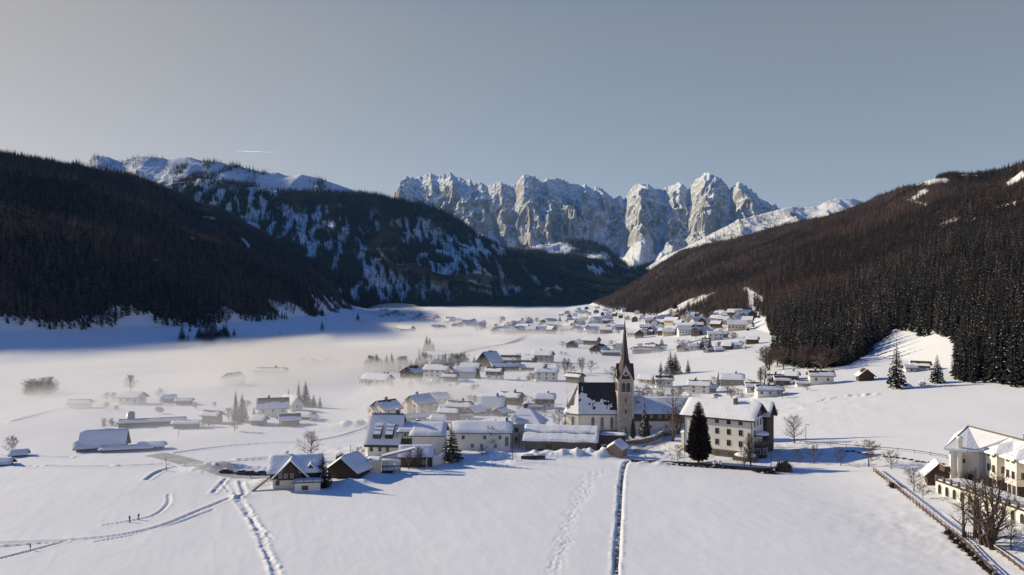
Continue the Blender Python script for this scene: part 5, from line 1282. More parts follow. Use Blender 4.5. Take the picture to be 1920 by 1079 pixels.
# ---------------------------------------------------------------- hotel at the right edge
def hotel():
    gz = GZ(116,190); r = thing('hotel', 'warm white hotel with three projecting bays and zigzag snow roof at the right edge', 'hotel', (0,0,gz))
    ze = 12.0-gz; dirv = -.068
    # main block behind the bays
    MB().extr([(118.6,150),(133,150),(131,207),(118,206),(112,198),(114.6,195.5),(118.6,195.4)], -3, ze).build('wall', M['hotel'], r)
    # undercroft and bays
    for i, yy in enumerate((171.5,178.2,184.9,191.6)[::-1][0:4]):
        x = 115.3+(191.6-yy)*.07; xo = x-0.0
        pr = [(x,yy-2.2),(x+4.5,yy-2.2),(x+4.5,yy+2.2),(x,yy+2.2)]
        MB().extr(pr, 2.6-0, ze-.02).build('bay', M['hotel'], r)
        MB().extr([(x+.5,yy-2.0),(x+4.5,yy-2.0),(x+4.5,yy+2.0),(x+.5,yy+2.0)], -3, 2.6).build('bay_base', M['timber'], r)
        for z in (5.0, 8.6):
            for w in (-1.0, 1.0):
                f, q = window_mesh(.95, 1.55); o = link('window', f, r, None, (x, yy+w, z), -math.pi/2); link('pane', q, o)
            f, q = window_mesh(1.5, 1.35); o = link('window', f, r, None, (x+1.9, yy-2.2, z), 0); link('pane', q, o)
        if i < 3:
            yq = yy-3.35
            for z in (5.4, 8.9):
                f, q = window_mesh(1.5, .7 if z > 6 else 1.2); o = link('window', f, r, None, (x+3.35-.1, yq, z), -math.pi/2); link('pane', q, o)
        # door columns of the undercroft
        for w in (-1.6,0,1.6): MB().box(x+.3,x+.55,yy+w-.12,yy+w+.12,-3,2.6).build('column', M['hotel'], r)
    MB().extr([(117.9,150),(119,150),(119,199),(117.9,199)], -3, ze-.01).build('recess_wall', M['hotel'], r)
    # roof: low main pitch with three hips over the bays
    zr = 14.9-gz; zo = ze
    ridge0 = (120.8,211,zr); ridge1 = (123.,150,zr+.6); 
    e0 = (106.3,195.6,zo+.15); e1 = (110.8,193.9,zo)
    m = MB(); s = MB()
    def tri(mb, *p, t=0): mb.add([(x,y,z+t) for x,y,z in p], [tuple(range(len(p)))])
    back0 = (133.,214,zo); back1 = (134,150,zo)
    polys = [(ridge0, ridge1, back1, back0), (e0, ridge0, back0, (120,216,zo))]
    ys = (195.0,188.3,181.6,174.9,168.2)
    ev = []
    for i in range(4):
        yc = (191.6,184.9,178.2,171.5)[i]; x = 115.3+(191.6-yc)*.07-.7
        apex = (x+2.6, yc, zo+1.75); hi = (120.6+(191.6-yc)*.03, yc, zr-.3)
        a = (x, yc+2.8, zo); b = (x, yc-2.8, zo); va = (x+3.4, yc+3.35, zo+.55); vb = (x+3.4+.4, yc-3.35, zo+.55)
        top_a = (121.6+(209-yc)*.03, yc+3.35, zr); top_b = (121.6+(209-yc)*.03, yc-3.35, zr)
        polys += [(a, b, apex), (b, vb, hi, apex), (a, apex, hi, va)][0:3]
        polys += [(hi, vb, top_b), (hi, top_b, top_a), (hi, top_a, va)]
    polys += [(e0, e1, (114.6,195.2,zo), (118.,194.95,zo+.55), (122.0,194.95,zr), ridge0), (ridge1, (122.8,168.15,zr), (119.9,168.15,zo+.55), (117.2,168,zo), (118,150,zo))]
    for p_ in polys:
        n = (Vector(p_[1])-Vector(p_[0])).cross(Vector(p_[2])-Vector(p_[0]))
        if n.z < 0: p_ = p_[::-1]
        tri(m, *p_); tri(s, *p_, t=.55)
    m.build('roof', M['timber'], r)
    so = s.build('roof_snow', M['roofsnow'], r)
    # snow rim along the eaves
    rim = MB(); line = [e0, e1]
    for i in range(4):
        yc = (191.6,184.9,178.2,171.5)[i]; x = 115.3+(191.6-yc)*.07-.7
        line += [(x, yc+2.8, zo), (x, yc-2.8, zo), (x+3.6, yc-3.35, zo+.55)]
    for a, b in zip(line[:-1], line[1:]): rim.tube((a[0],a[1],a[2]+.27),(b[0],b[1],b[2]+.27),.34,.34,8)
    rim.build('eaves_snow', M['roofsnow'], r, True)
    rg = MB(); rg.tube((e0[0],e0[1],e0[2]+.45),(ridge0[0],ridge0[1],zr+.6),.14,.14,5); rg.tube((ridge0[0],ridge0[1],zr+.62),(ridge1[0],ridge1[1],zr+1.2),.2,.2,5)
    rg.build('ridge_edge', M['greywood'], r)
    # far end: loggia with round chimney pillar
    MB().extr([(108.0,196.0),(110.4,196.0),(110.4,199.5),(109.6,199.5)], -2, ze-.9).build('end_room', M['hotel'], r)
    MB().extr([(107.4,195.6),(113.2,195.6),(114.6,199),(110.,199.5)], ze-.9, ze-.05).build('end_beam', M['hotel'], r)
    pc = MB(); pc.lathe([(.62,-3),(.62,zr+.1),(.75,zr+.12),(.75,zr+.5)], 12, (109.8,195.3)); pc.build('round_chimney', M['hotel'], r, True)
    MB().box(106.6,108.0,196.3,198.6,ze-5.4,ze-5.1).box(106.6,106.8,196.3,198.6,ze-5.1,ze-4.1).box(106.6,108,196.2,196.35,ze-5.1,ze-4.1).build('end_balcony', M['brown'], r)
    for q_ in ((111.,5.6),(112.,5.6)):
        f, q = window_mesh(.6, .8); o = link('window', f, r, None, (q_[0], 197.6, ze-3.), math.radians(-12)); link('pane', q, o)
    dm = MB(); dm.lathe([(2.0,zr+.3),(1.9,zr+.9),(1.2,zr+1.35),(.1,zr+1.5)], 14, (124,179)); dm.build('roof_dome', M['greywood'], r, True)
    chimney(r, 125, 193.5, zr+.3, 1.1, .9)
    # brown balcony block at the picture edge
    MB().box(113.4,117.5,164,168,ze-4.2,ze-2.4).build('balcony', M['brown'], r); m = MB().prism([(-2.8,ze-1.2),(0,ze+.4),(2.8,ze-1.2),(2.8,ze-.9),(0,ze+.7),(-2.8,ze-.9)], 112.6, 119).build('balcony_roof', M['timber'], r); m.location = (0,166,0)
    return r
hotel()
def terrace():
    a = G(1754,925); b = G(1925,985); gz = a.z
    d = (b-a); L = d.xy.length; ang = math.atan2(d.y, d.x)
    r = thing('terrace_arcade', 'low arcade terrace with arched windows and snowy railing below the hotel', 'terrace', (a.x,a.y,gz), ang)
    z1 = 3.4; dep = 7
    MB().box(0,L+12,0,dep,-4,z1-.3).build('wall', M['plaster'], r); MB().box(-.3,L+12,-.3,dep,z1-.3,z1).build('terrace_slab', M['timber'], r)
    flat_snow(r,-.2,L+12,.1,dep,z1,.4,'terrace_snow',20)
    n = int((L+10)/2.6)
    w, z0, zt = 1.25, .2, 2.5
    prof = [(-w/2,z0),(w/2,z0)]+[(w/2*math.cos(a_),zt-w/2+w/2*math.sin(a_)) for a_ in (0,.5,1.05,1.57,2.1,2.64,3.14)]
    am = MB(); am.add([(x,-.04,z) for x,z in prof], [tuple(range(len(prof)))]); am = am.mesh('arched_window', [M['glass']])
    fr = MB(); k = len(prof); big = [(x*1.16,(z-1.35)*1.06+1.35) for x,z in prof]
    fr.add([(x,-.1,z) for x,z in big]+[(x,-.1,z) for x,z in prof], [(i,(i+1) % k,k+(i+1) % k,k+i) for i in range(k)]); fr = fr.mesh('arch_frame', [M['framewhite']])
    for i in range(n):
        o = link('arched_window', am, r, None, (1.6+i*2.6,0,0)); link('arch_frame', fr, o)
        post = MB().box(-.22,.22,-.25,.2,z1,z1+1.15); po = post.build('railing_post', M['greywood'], r); po.location = (.3+i*2.6,.1,0)
        for z in (z1+.45,z1+.85):
            q = MB().box(.22,2.38,-.05,.05,z,z+.12).build('rail', M['greywood'], r); q.location = (.3+i*2.6,.1,0)
    return r
terrace()
house('small dark pavilion with curved snowy gable roof beside the hotel end wall', 'pavilion', 1757, 905, 5.5, 5.0, 2.6, 70, 2.6, 'timber', snow=.35, over=1.0, gover=.5, name='pavilion')

# ---------------------------------------------------------------- fences on the right
def fence(name, label, px_pts, step=2.2, h=1.35, rails=(.45,.85,1.2), mt='brown', snowtop=True, post=.14):
    pts = gpts(px_pts, 8); acc = [0]
    for a, b in zip(pts[:-1], pts[1:]): acc.append(acc[-1]+math.hypot(b[0]-a[0], b[1]-a[1]))
    T = acc[-1]; n = int(T/step); o0 = Vector((pts[0][0], pts[0][1], GZ(*pts[0])))
    r = thing(name, label, 'fence', o0)
    P_ = []
    for i in range(n+1):
        s = T*i/n; x = np.interp(s, acc, [p[0] for p in pts]); y = np.interp(s, acc, [p[1] for p in pts]); P_.append(Vector((x, y, GZ(x, y)))-o0)
    pm_ = MB().box(-post/2,post/2,-post/2,post/2,-.6,h+.1).mesh('post', [M[mt]])
    for q in P_: link('post', pm_, r, None, q, random.random())
    for a, b in zip(P_[:-1], P_[1:]):
        d = b-a; l = d.length; ang = math.atan2(d.y, d.x); tilt = -math.atan2(d.z, d.xy.length)
        for z in rails:
            if random.random() < .06 and z < 1: continue
            m = MB().box(0,l,-.04,.04,z-.09,z+.09).build('rail', M[mt], r); m.location = a; m.rotation_euler = (0, tilt, ang)
        if snowtop:
            m = MB().box(0,l,-.06,.06,h-.02,h+.06).build('rail_snow', M['roofsnow'], r); m.location = a; m.rotation_euler = (0, tilt, ang)
    return r
fence('rail_fence', 'long brown rail fence with snow-topped board running to the lower right corner', [(1638,885),(1690,926),(1750,975),(1804,1018)], h=1.5, rails=(.4,.85,1.3))
fence('rail_fence', 'lower broken stretch of rail fence overgrown with shrubs in the bottom right corner', [(1804,1020),(1835,1052),(1870,1085)], h=1.2, snowtop=False)
fence('garden_fence', 'snow-topped board fence along the lane in the bottom right corner', [(1848,1022),(1875,1040),(1905,1062),(1945,1095)], h=1.0, rails=(.3,.6,.9))
fence('roadside_fence', 'thin wire fence beyond the tree row leading to the hotel', [(1500,832),(1600,840),(1700,848),(1775,860)], step=5, h=1.0, rails=(.8,), snowtop=False, post=.1)
def gate():
    a = G(1806,1012); b = G(1838,1012); d = b-a; r = thing('picket_gate', 'dark picket gate between the rail fence and the bare trees', 'gate', a, math.atan2(d.y,d.x)); L = d.length
    pm_ = MB().box(-.09,.09,-.03,.03,.1,1.7).mesh('picket', [M['timber']])
    for i in range(int(L/.42)): link('picket', pm_, r, None, (.1+i*.42,0,0))
    for z in (.5,1.3): MB().box(0,L,.03,.09,z,z+.12).build('rail', M['timber'], r)
gate()

# ---------------------------------------------------------------- middle village
def hp(label, px, py, Lp, Wp, hp_, ang, kind='plaster', upper=None, cat='house', rise=None, ch=1, wn=1, group=None, name=None, snow=.36, near=False, sp=.5, **k):
    """sizes in photograph pixels at that spot"""
    k.setdefault('melt', random.choice((0,0,.3,.45,.6)) if snow > .2 else .5)
    snow = snow*random.uniform(.6,1.1)
    g = G(px, py); s = g.y/F; L, W_, h = Lp*s, Wp*s, hp_*s
    wins = []
    if wn:
        rows = [h*.32, h*.74] if h > 4.4 else [h*.55]
        nf = max(1, int(L/3.6)); us = [(-L/2+L*(i+.5)/nf) for i in range(nf)]
        wins.append(('F', us, rows, 1.0, 1.15))
        ng = max(1, int(W_/3.6)); ug = [(-W_/2+W_*(i+.5)/ng) for i in range(ng)]
        side = 'L' if ang > 0 else 'R'; wins.append((side, ug, rows+([h+W_*.1] if ng > 1 else []), .95, 1.1))
    chs = [(L*random.uniform(-.25,.3), W_*random.uniform(-.06,.1), 1.3, .8)] if ch else []
    if ch == 2: chs.append((chs[0][0]+2.2, chs[0][1], 1.5, .7))
    return house(label, cat, px, py, L, W_, h, ang, rise if rise is None else rise*s, kind, upper, sp, over=k.pop('over', .9), gover=.8, snow=snow, wins=wins, ch=chs, near=near, name=name or 'house', group=group, pos=(g.x, g.y), **k)
A_ = 'house'
def porch(r, x, L, W_, h, w=3.2, kind='cream'):
    g = MB().prism([(-w/2,-1),(w/2,-1),(w/2,h),(0,h+1.3),(-w/2,h)], 0, 1.6); o = g.build('porch', M[kind], r); o.location = (-L/2+.02, x, 0); o.rotation_euler = (0,0,math.pi)
    MB().prism([(-w/2-.5,h-.35),(0,h+1.3),(w/2+.5,h-.35),(w/2+.5,h+.1),(0,h+1.75),(-w/2-.5,h+.1)], 0, 2.1).build('porch_snow', M['roofsnow'], o)
r1 = hp('cream gabled house with snowy porch gable, left one of the two behind the steep roof', 723, 790, 40, 42, 26, 48, 'cream', rise=13, snow=.4, wn=1, near=True)
porch(r1, 2.2, 40*G(723,790).y/F, 0, 4.6)
r2 = hp('cream gabled house with snowy porch gable, right one of the two behind the steep roof', 787, 775, 40, 38, 22, 46, 'cream', rise=12, snow=.4, near=True)
porch(r2, 2.4, 40*G(787,775).y/F, 0, 4.4)
hp('long low shed with blue-grey snow roof between the two cream gabled houses', 768, 789, 62, 14, 8, 34, 'greywood', cat='shed', ch=0, wn=0, name='shed')
hp('small cream house with hip of snow behind the right cream gabled house', 823, 756, 30, 24, 11, 40, 'cream', ch=0)
hp('low snow-roofed outbuilding farthest behind the cream gabled houses', 811, 751, 26, 18, 8, 30, 'cream', cat='outbuilding', ch=0, name='outbuilding')
hp('house with wide blue-grey roof and orange wooden gable in the middle village', 862, 772, 42, 24, 12, -14, 'cream', upper=None, snow=.4)
hp('grey barn with striped snow roof in front of the orange-gabled house', 843, 787, 34, 20, 16, -16, 'greywood', cat='barn', ch=0, wn=0, name='barn')
hp('little open shelter on posts under a puffy snow cap', 822, 792, 24, 12, 6, -4, 'greywood', cat='shelter', ch=0, wn=0, name='shelter', snow=.9)
hp('carport with flat snow cap between grey barn and blue-roofed hut', 812, 768, 14, 12, 8, 0, 'greywood', cat='carport', ch=0, wn=0, name='carport')
hp('hut with tilted blue-grey roof right of the grey barn', 890, 777, 26, 26, 7, 48, 'timber', cat='hut', ch=0, wn=0, name='hut')
hp('low white garage under flat snow in front of the tilted-roof hut', 874, 785, 22, 14, 7, -3, 'plaster', cat='garage', ch=0, wn=0, name='garage')
hp('dark timber house with big steep snow roof and chimney in the middle village', 923, 772, 42, 26, 11, -10, 'timber', rise=17, near=True, snow=.4)
hp('small grey gabled hut in front of the dark timber house', 939, 780, 18, 20, 9, 52, 'greywood', cat='hut', ch=0, wn=0, name='hut')
hp('timber house with lumpy snow roof and white balcony behind the dark timber house', 958, 758, 40, 24, 15, -24, 'timber', ch=1)
hp('two-storey house with grey snow roof and white lower floor right of the bare bushes', 1022, 765, 34, 22, 19, -6, 'plaster', upper='timber', near=True)
hp('low stone outbuilding with snow left of that grey-roofed house', 998, 768, 32, 12, 7, 12, 'greywood', cat='outbuilding', ch=0, wn=0, name='outbuilding')
# upper row
hp('misty house with grey roof and twin chimneys, leftmost of the upper row', 709, 722, 50, 26, 12, -24, 'plaster', ch=2)
hp('dark timber chalet over white ground floor in the upper row', 772, 716, 28, 32, 19, 62, 'plaster', upper='timber', sp=.4, near=True)
hp('white two-storey house with dark gable and roof valley in the upper row', 820, 709, 46, 22, 17, -20, 'plaster', near=True, ch=2)
hp('grey weathered barn in front of the white house with the roof valley', 845, 716, 24, 18, 11, -14, 'greywood', cat='barn', ch=0, wn=0, name='barn')
hp('white hall with broad shaded snow roof beside the column-shaped tree', 872, 709, 38, 24, 13, -4, 'plaster', wn=0, ch=0)
hp('snow-roofed building directly behind the white hall', 882, 695, 34, 20, 7, -14, 'greywood', ch=0, wn=0)
hp('large dark farmhouse with pyramid-like gable and twin chimneys in the upper row', 918, 687, 36, 32, 10, 52, 'timber', rise=17, ch=2, wn=1, snow=.25)
hp('barn with very long blue-shaded snow roof in the upper row', 946, 695, 52, 20, 9, 14, 'timber', cat='barn', ch=0, wn=0, name='barn', snow=.35)
hp('dark-roofed barn behind the long blue roof', 957, 682, 34, 24, 8, -8, 'timber', cat='barn', ch=0, wn=0, name='barn', snow=.15)
hp('low farm building with snow roof and grey gable left of the pinkish house', 988, 682, 30, 22, 8, -24, 'greywood', ch=2)
hp('pinkish white house with tall snow roof at the right end of the upper row', 1018, 679, 36, 22, 14, -22, 'pink', ch=1)
hp('low shed with curved snow roof in front of the pinkish house', 1000, 695, 44, 20, 7, -20, 'greywood', cat='shed', ch=0, wn=0, name='shed')
hp('white house with brown upper floor and dark gable in front of the long blue roof', 928, 712, 28, 20, 17, -20, 'plaster', upper='brown', near=True)
hp('white square two-storey house with lilac-shaded snow roof and corner balcony', 1025, 714, 40, 20, 17, -6, 'plaster', near=True, rise=5)
hp('grey gabled barn right of the white square house', 1078, 718, 30, 18, 13, -38, 'greywood', cat='barn', ch=0, wn=0, name='barn')
# right of the church, middle distance
for a in (
 ('small hut-like house with dark gable in the hazy field left of the spire', 1073, 652, 18, 18, 7, 70, 'timber', None),
 ('grey barn with broad roof beside the small gabled house left of the spire', 1110, 647, 26, 20, 9, -30, 'greywood', None),
 ('farmhouse with dark roof and white wall just left of the spire', 1124, 664, 30, 26, 10, 60, 'plaster', 'timber'),
 ('long low barn attached to the dark-roofed farmhouse left of the spire', 1146, 667, 34, 14, 7, -3, 'timber', None),
 ('small house half hidden behind the church spire', 1160, 656, 16, 12, 7, 30, 'timber', None),
 ('L-shaped farm with long grey roof right of the church spire', 1203, 663, 34, 14, 8, 3, 'greywood', None),
 ('tall gabled house attached to the L-shaped farm right of the spire', 1220, 660, 20, 14, 11, -30, 'plaster', None),
 ('snow-capped house right of the L-shaped farm', 1240, 658, 18, 14, 7, -10, 'plaster', None),
 ('house with snow roof left of the spruce clump above the white meadow', 1282, 659, 20, 16, 7, 40, 'greywood', None),
 ('row house in the meadow hamlet behind the spruce clump', 1302, 657, 22, 12, 8, -5, 'plaster', None),
 ('tall pale house between two dark spruces in the meadow hamlet', 1324, 652, 14, 12, 14, -10, 'plaster', None),
 ('low house in front of the two dark spruces in the meadow hamlet', 1329, 661, 16, 12, 6, 30, 'greywood', None),
 ('snow-buried shed at the lower edge of the meadow hamlet', 1348, 660, 16, 9, 4, 0, 'greywood', None),
 ('brown gabled house right in the meadow hamlet', 1364, 656, 16, 16, 8, -30, 'brown', None),
 ('pale house at the right end of the meadow hamlet', 1383, 654, 16, 12, 8, -10, 'plaster', None),
 ('brown house alone below the dark forest corner', 1411, 645, 20, 14, 9, -30, 'brown', None),
 ('big white house with grey roof above the meadow hamlet', 1341, 638, 28, 14, 12, -6, 'plaster', None),
 ('long building with flat snow roof left above the big white house', 1324, 625, 24, 10, 7, -6, 'greywood', None),
 ('small house right of the big white house above the meadow hamlet', 1358, 634, 12, 10, 8, -20, 'greywood', None)):
    hp(a[0], *a[1:8], a[8] if a[8] else None, ch=0, wn=1 if a[7] in ('plaster',) else 0) if False else hp(a[0], a[1], a[2], a[3], a[4], a[5], a[6], a[7], a[8], ch=1 if a[7] == 'plaster' else 0, wn=1 if a[7] in ('plaster','pink') else 0)
# row of houses under the forest, between tower and right meadow
hp('low house with snow canopy just right of the tower top', 1213, 718, 26, 22, 8, -30, 'cream', cat='house', ch=0)
hp('white house with porch and balcony under the spruce clump', 1245, 726, 30, 20, 15, -6, 'plaster', upper='cream', near=True)
hp('blue-shaded snow roof hugging the right side of the tower', 1194, 745, 20, 14, 6, -4, 'plaster', ch=0, wn=0)
hp('white house with brown balcony and steep gable in the middle of the right row', 1312, 738, 38, 24, 17, -22, 'plaster', near=True, ch=1, balcony=None)
hp('grey annex with small snow roof attached right of the balcony house', 1333, 736, 18, 14, 10, -24, 'greywood', cat='outbuilding', ch=0, wn=0, name='outbuilding')
hp('house with wide snow roof and open timber gable behind the single small spruce', 1373, 722, 40, 26, 12, -18, 'greywood', near=True, ch=1)
hp('white house with long flat snow roof at the lower right of the row', 1441, 743, 46, 24, 13, -4, 'hotel', near=True, ch=1, rise=7)
hp('small side wing with snow roof left behind the long flat-roofed house', 1409, 735, 20, 20, 11, -8, 'plaster', ch=0, wn=1)
hp('dark timber house with striped snow roof behind the long flat-roofed house', 1466, 722, 26, 20, 10, -8, 'timber', ch=0)
hp('house with dark gable at the top of the right row', 1484, 712, 24, 18, 9, -30, 'timber', ch=1)
hp('snow-roofed house left behind the dark gable at the top of the right row', 1452, 716, 24, 18, 8, -8, 'brown', ch=1)
hp('white two-storey house with thick double snow roof and dark garage door on the right meadow', 1539, 720, 42, 22, 17, -10, 'plaster', near=True, ch=1, rise=7)
hp('low shed under flat snow between the row and the double-roofed house', 1503, 724, 20, 14, 6, -5, 'plaster', cat='shed', ch=0, wn=0, name='shed')
hp('lone dark wooden barn with pointed gable on the right meadow', 1622, 713, 24, 26, 10, 80, 'timber', cat='barn', ch=0, wn=0, name='barn', rise=11, snow=.2)
hp('dark house with pointed gable on the slope between two spruces', 1726, 694, 30, 20, 10, -35, 'plaster', upper='timber', ch=0, near=True)
hp('white annex under deep snow between the tall spruce and the pointed house', 1706, 697, 20, 14, 8, -4, 'plaster', cat='outbuilding', ch=0, wn=1, name='outbuilding')
hp('snow-buried hut just below the tall spruce on the right slope', 1694, 728, 18, 14, 3, 20, 'timber', cat='hut', ch=0, wn=0, name='hut', snow=1.0)
# misty farms on the left
hp('misty gabled house, left of the long misty building', 438, 722, 28, 28, 14, 62, 'greywood', ch=0, wn=0)
hp('long misty building with flat roof in the fog', 508, 712, 56, 24, 17, -6, 'pink', ch=1, wn=0, rise=5)
hp('foggy farmhouse with twin roof at the left edge of the village', 248, 757, 44, 24, 14, -14, 'plaster', ch=0, wn=1)
hp('small foggy hut right of the foggy farmhouse', 317, 755, 20, 16, 9, 20, 'greywood', ch=0, wn=0, cat='hut', name='hut')
hp('boxy foggy shed beside the small foggy hut', 346, 759, 26, 14, 8, 4, 'greywood', ch=0, wn=0, cat='shed', name='shed', rise=3)
hp('barely visible building deep in the fog at the left', 150, 765, 36, 18, 10, 4, 'plaster', ch=0, wn=0)
hp('long dark barn running back from the silo', 285, 798, 112, 16, 9, 19, 'greywood', ch=0, wn=0, cat='barn', name='barn', rise=4)
hp('big gable-roofed barn of the left farm in the mist', 196, 842, 72, 40, 10, 14, 'greywood', ch=0, wn=0, cat='barn', name='barn', rise=24, snow=.3)
hp('low lean-to at the left end of the big misty barn', 163, 845, 34, 30, 8, 24, 'greywood', ch=0, wn=0, cat='outbuilding', name='outbuilding')
hp('long flat-roofed shed in front of the big misty barn', 238, 845, 84, 16, 5, 15, 'greywood', ch=0, wn=0, cat='shed', name='shed', rise=3)
hp('dark-topped low shed at the right end of the left farm', 285, 842, 40, 16, 7, 12, 'greywood', ch=0, wn=0, cat='shed', name='shed', rise=4)
hp('flat hall with snow top between silo and spruce pair', 350, 802, 44, 16, 9, 12, 'greywood', ch=0, wn=0, cat='hall', name='hall', rise=3)
hp('house with stepped snow roofs left of the spruce pair', 398, 792, 30, 20, 15, -12, 'greywood', ch=0, wn=0)
hp('large villa with blue-grey roof and dormer between the two spruce groups', 512, 778, 52, 30, 17, 16, 'plaster', near=True, ch=1, rise=14)
hp('rear wing of the villa under the spruce group', 546, 770, 34, 26, 15, -35, 'plaster', ch=0, wn=1, rise=12)
hp('small blue-grey hut left in front of the villa', 486, 797, 22, 18, 11, -12, 'greywood', ch=0, wn=0, cat='hut', name='hut')
hp('tan wooden barn with blue-grey roof in front of the villa', 542, 797, 34, 24, 12, 24, 'fresh', ch=0, wn=0, cat='barn', name='barn', rise=8)
hp('low snowy shed right behind the tan barn', 574, 786, 28, 18, 7, -20, 'greywood', ch=0, wn=0, cat='shed', name='shed', snow=.9)
hp('small snow-loaded hut at the far left edge of the field', 36, 856, 22, 16, 6, 20, 'greywood', ch=0, wn=0, cat='hut', name='hut')
hp('low hut at the left picture edge in front of the frosty tree', 4, 872, 30, 18, 5, 10, 'greywood', ch=0, wn=0, cat='hut', name='hut')
p = G(245,799); t = thing('silo', 'pale cylindrical silo standing behind the big misty barn', 'silo', p); MB().lathe([(1.5,-1),(1.5,5.0)], 16).build('silo_body', M['steel'], t, True); MB().lathe([(1.6,5.0),(.9,5.5),(.05,5.7)], 16).build('silo_roof', M['steel'], t, True)
MB().tube((1.4,0,0),(1.4,0,5.6),.08,.08,5).build('ladder', M['iron'], t)

# ---------------------------------------------------------------- far villages: every house a thing
_fm = {}
def far_house_mesh(kind, W_, L, h, rise):
    a = MB().prism([(-W_/2,-1.5),(W_/2,-1.5),(W_/2,h),(0,h+rise),(-W_/2,h)], -L/2, L/2).mesh('wall', [M[kind]])
    sl = rise/(W_/2); hy = W_/2+.9; rz = h+rise; ze = rz-hy*sl
    b = MB().prism([(-hy,ze),(0,rz),(hy,ze),(hy,ze+.25),(0,rz+.25),(-hy,ze+.25)], -L/2-.9, L/2+.9).mesh('roof', [M['timber']])
    c = MB().prism([(-hy+.05,ze+.25),(0,rz+.25),(hy-.05,ze+.25),(hy-.2,ze+.6),(0,rz+.65),(-hy+.2,ze+.6)], -L/2-.8, L/2+.8).mesh('roof_snow', [M['roofsnow']])
    w = MB()
    for i in range(int(L/3)):
        x = -L/2+1.6+i*3
        w.box(x-.55,x+.55,-W_/2-.05,-W_/2+.02,h*.45,h*.45+1.2)
    for i in range(int(W_/3)):
        y = -W_/2+1.6+i*3
        w.box(-L/2-.05,-L/2+.02,y-.5,y+.5,h*.45,h*.45+1.2); w.box(L/2-.02,L/2+.05,y-.5,y+.5,h*.45,h*.45+1.2)
    return a, b, c, w.mesh('window_row', [M['glass']])
FH = [far_house_mesh(k, *d) for k in ('plaster','greywood','brown','timber','plaster','cream') for d in ((9,12,5,2.9),(10,16,5.5,3.2),(8,9,6,2.6))]
FKN = ('white','grey wooden','brown','dark timber','pale','cream')
def far_house(px, py, label, group, i, ang=None):
    p = G(px, py); k = FH[i % len(FH)]; label = FKN[(i % len(FH))//3]+' '+label; group = FKN[(i % len(FH))//3]+' '+group
    t = thing('house', label, 'house', (p.x, p.y, p.z), math.radians(ang if ang is not None else random.choice((-35,-20,-8,5,25,60,80))+random.uniform(-6,6)), group)
    for n_, me in zip(('wall','roof','roof_snow','windows'), k):
        if n_ == 'windows': link('window', me, t)
        else: link(n_, me, t)
    s = random.uniform(.85,1.15); t.scale = (s, s, s*random.uniform(.9,1.1)); return t
FAR = {
 ('snow-roofed house in the small cluster at mid-right, left of the meadow road','houses of the cluster at mid-right'): [(1188,632),(1199,634),(1206,630),(1214,629),(1222,628),(1230,627),(1243,629),(1253,630)],
 ('snow-roofed house in the cluster above the meadow road','houses above the meadow road'): [(1281,622),(1292,621),(1286,629),(1300,627),(1276,627),(1306,630)],
 ('snow-roofed house in the upper right village under the forest','houses of the upper right village'): [(1225,602),(1236,604),(1246,600),(1255,599),(1268,601),(1282,600),(1303,596),(1318,598),(1337,597),(1349,600),(1357,593),(1369,596),(1384,593),(1394,597),(1412,597),(1305,610),(1319,612),(1331,611),(1356,606),(1366,609),(1346,604),(1383,608),(1381,620),(1397,603),(1216,606),(1402,612),(1240,611),(1260,610)],
 ('house in the hazy village right of the distant road','houses in haze right of the distant road'): [(1065,624),(1082,625),(1102,623),(1115,619),(1133,621),(1146,618),(1014,614),(1032,613),(1020,622),(1040,620),(1052,617),(1008,625),(1028,626),(1072,613),(1090,610),(1110,608),(1124,605),(1139,602)],
 ('house in the hazy cluster at the end of the distant road','houses in haze left of the distant road'): [(950,625),(962,622),(974,625),(984,619),(992,624),(968,616),(980,612),(1000,618),(990,611),(958,628)],
 ('house in the fog-edged hamlet on the far left side','houses of the far left hamlet'): [(717,587),(726,589),(734,592),(743,596),(748,602),(756,596),(764,597),(772,600),(779,598),(787,603),(796,602),(806,601),(815,603),(824,606),(833,604),(846,605),(856,608),(866,607),(875,612),(884,611),(897,614),(905,616),(818,621),(829,623),(752,622),(764,625),(741,611),(757,609)],
 ('tiny house on the pale slope at the valley end','houses at the valley end'): [(1052,592),(1064,590),(1078,593),(1092,589),(1104,592),(1118,588),(1130,593),(1142,589),(1152,594),(1085,583),(1100,581),(1120,579),(1136,583),(1164,597),(1176,600),(1190,604),(1204,598),(1150,585),(1068,598),(1095,600)],
}
_ks = list(FAR)
for k_, n_, x0, x1, y0, y1 in ((_ks[5],26,716,905,588,624),(_ks[3],24,1010,1180,604,628),(_ks[4],10,930,1005,612,628),(_ks[2],26,1210,1425,594,620),(_ks[6],12,1050,1200,580,600),(_ks[1],6,1270,1330,616,632)):
    for _ in range(n_):
        x_ = random.uniform(x0, x1); y_ = random.uniform(y0, y1)
        if k_ is _ks[5]: y_ = 588+(x_-716)*.14+random.uniform(-4,12)
        if all(abs(x_-q[0])*.5+abs(y_-q[1]) > 3.4 for q in FAR[k_]): FAR[k_].append((x_, y_))
i = 0
for (lb, gr), ps_ in FAR.items():
    for q in ps_:
        far_house(q[0], q[1], lb, gr, i*7+i//3); i += 1
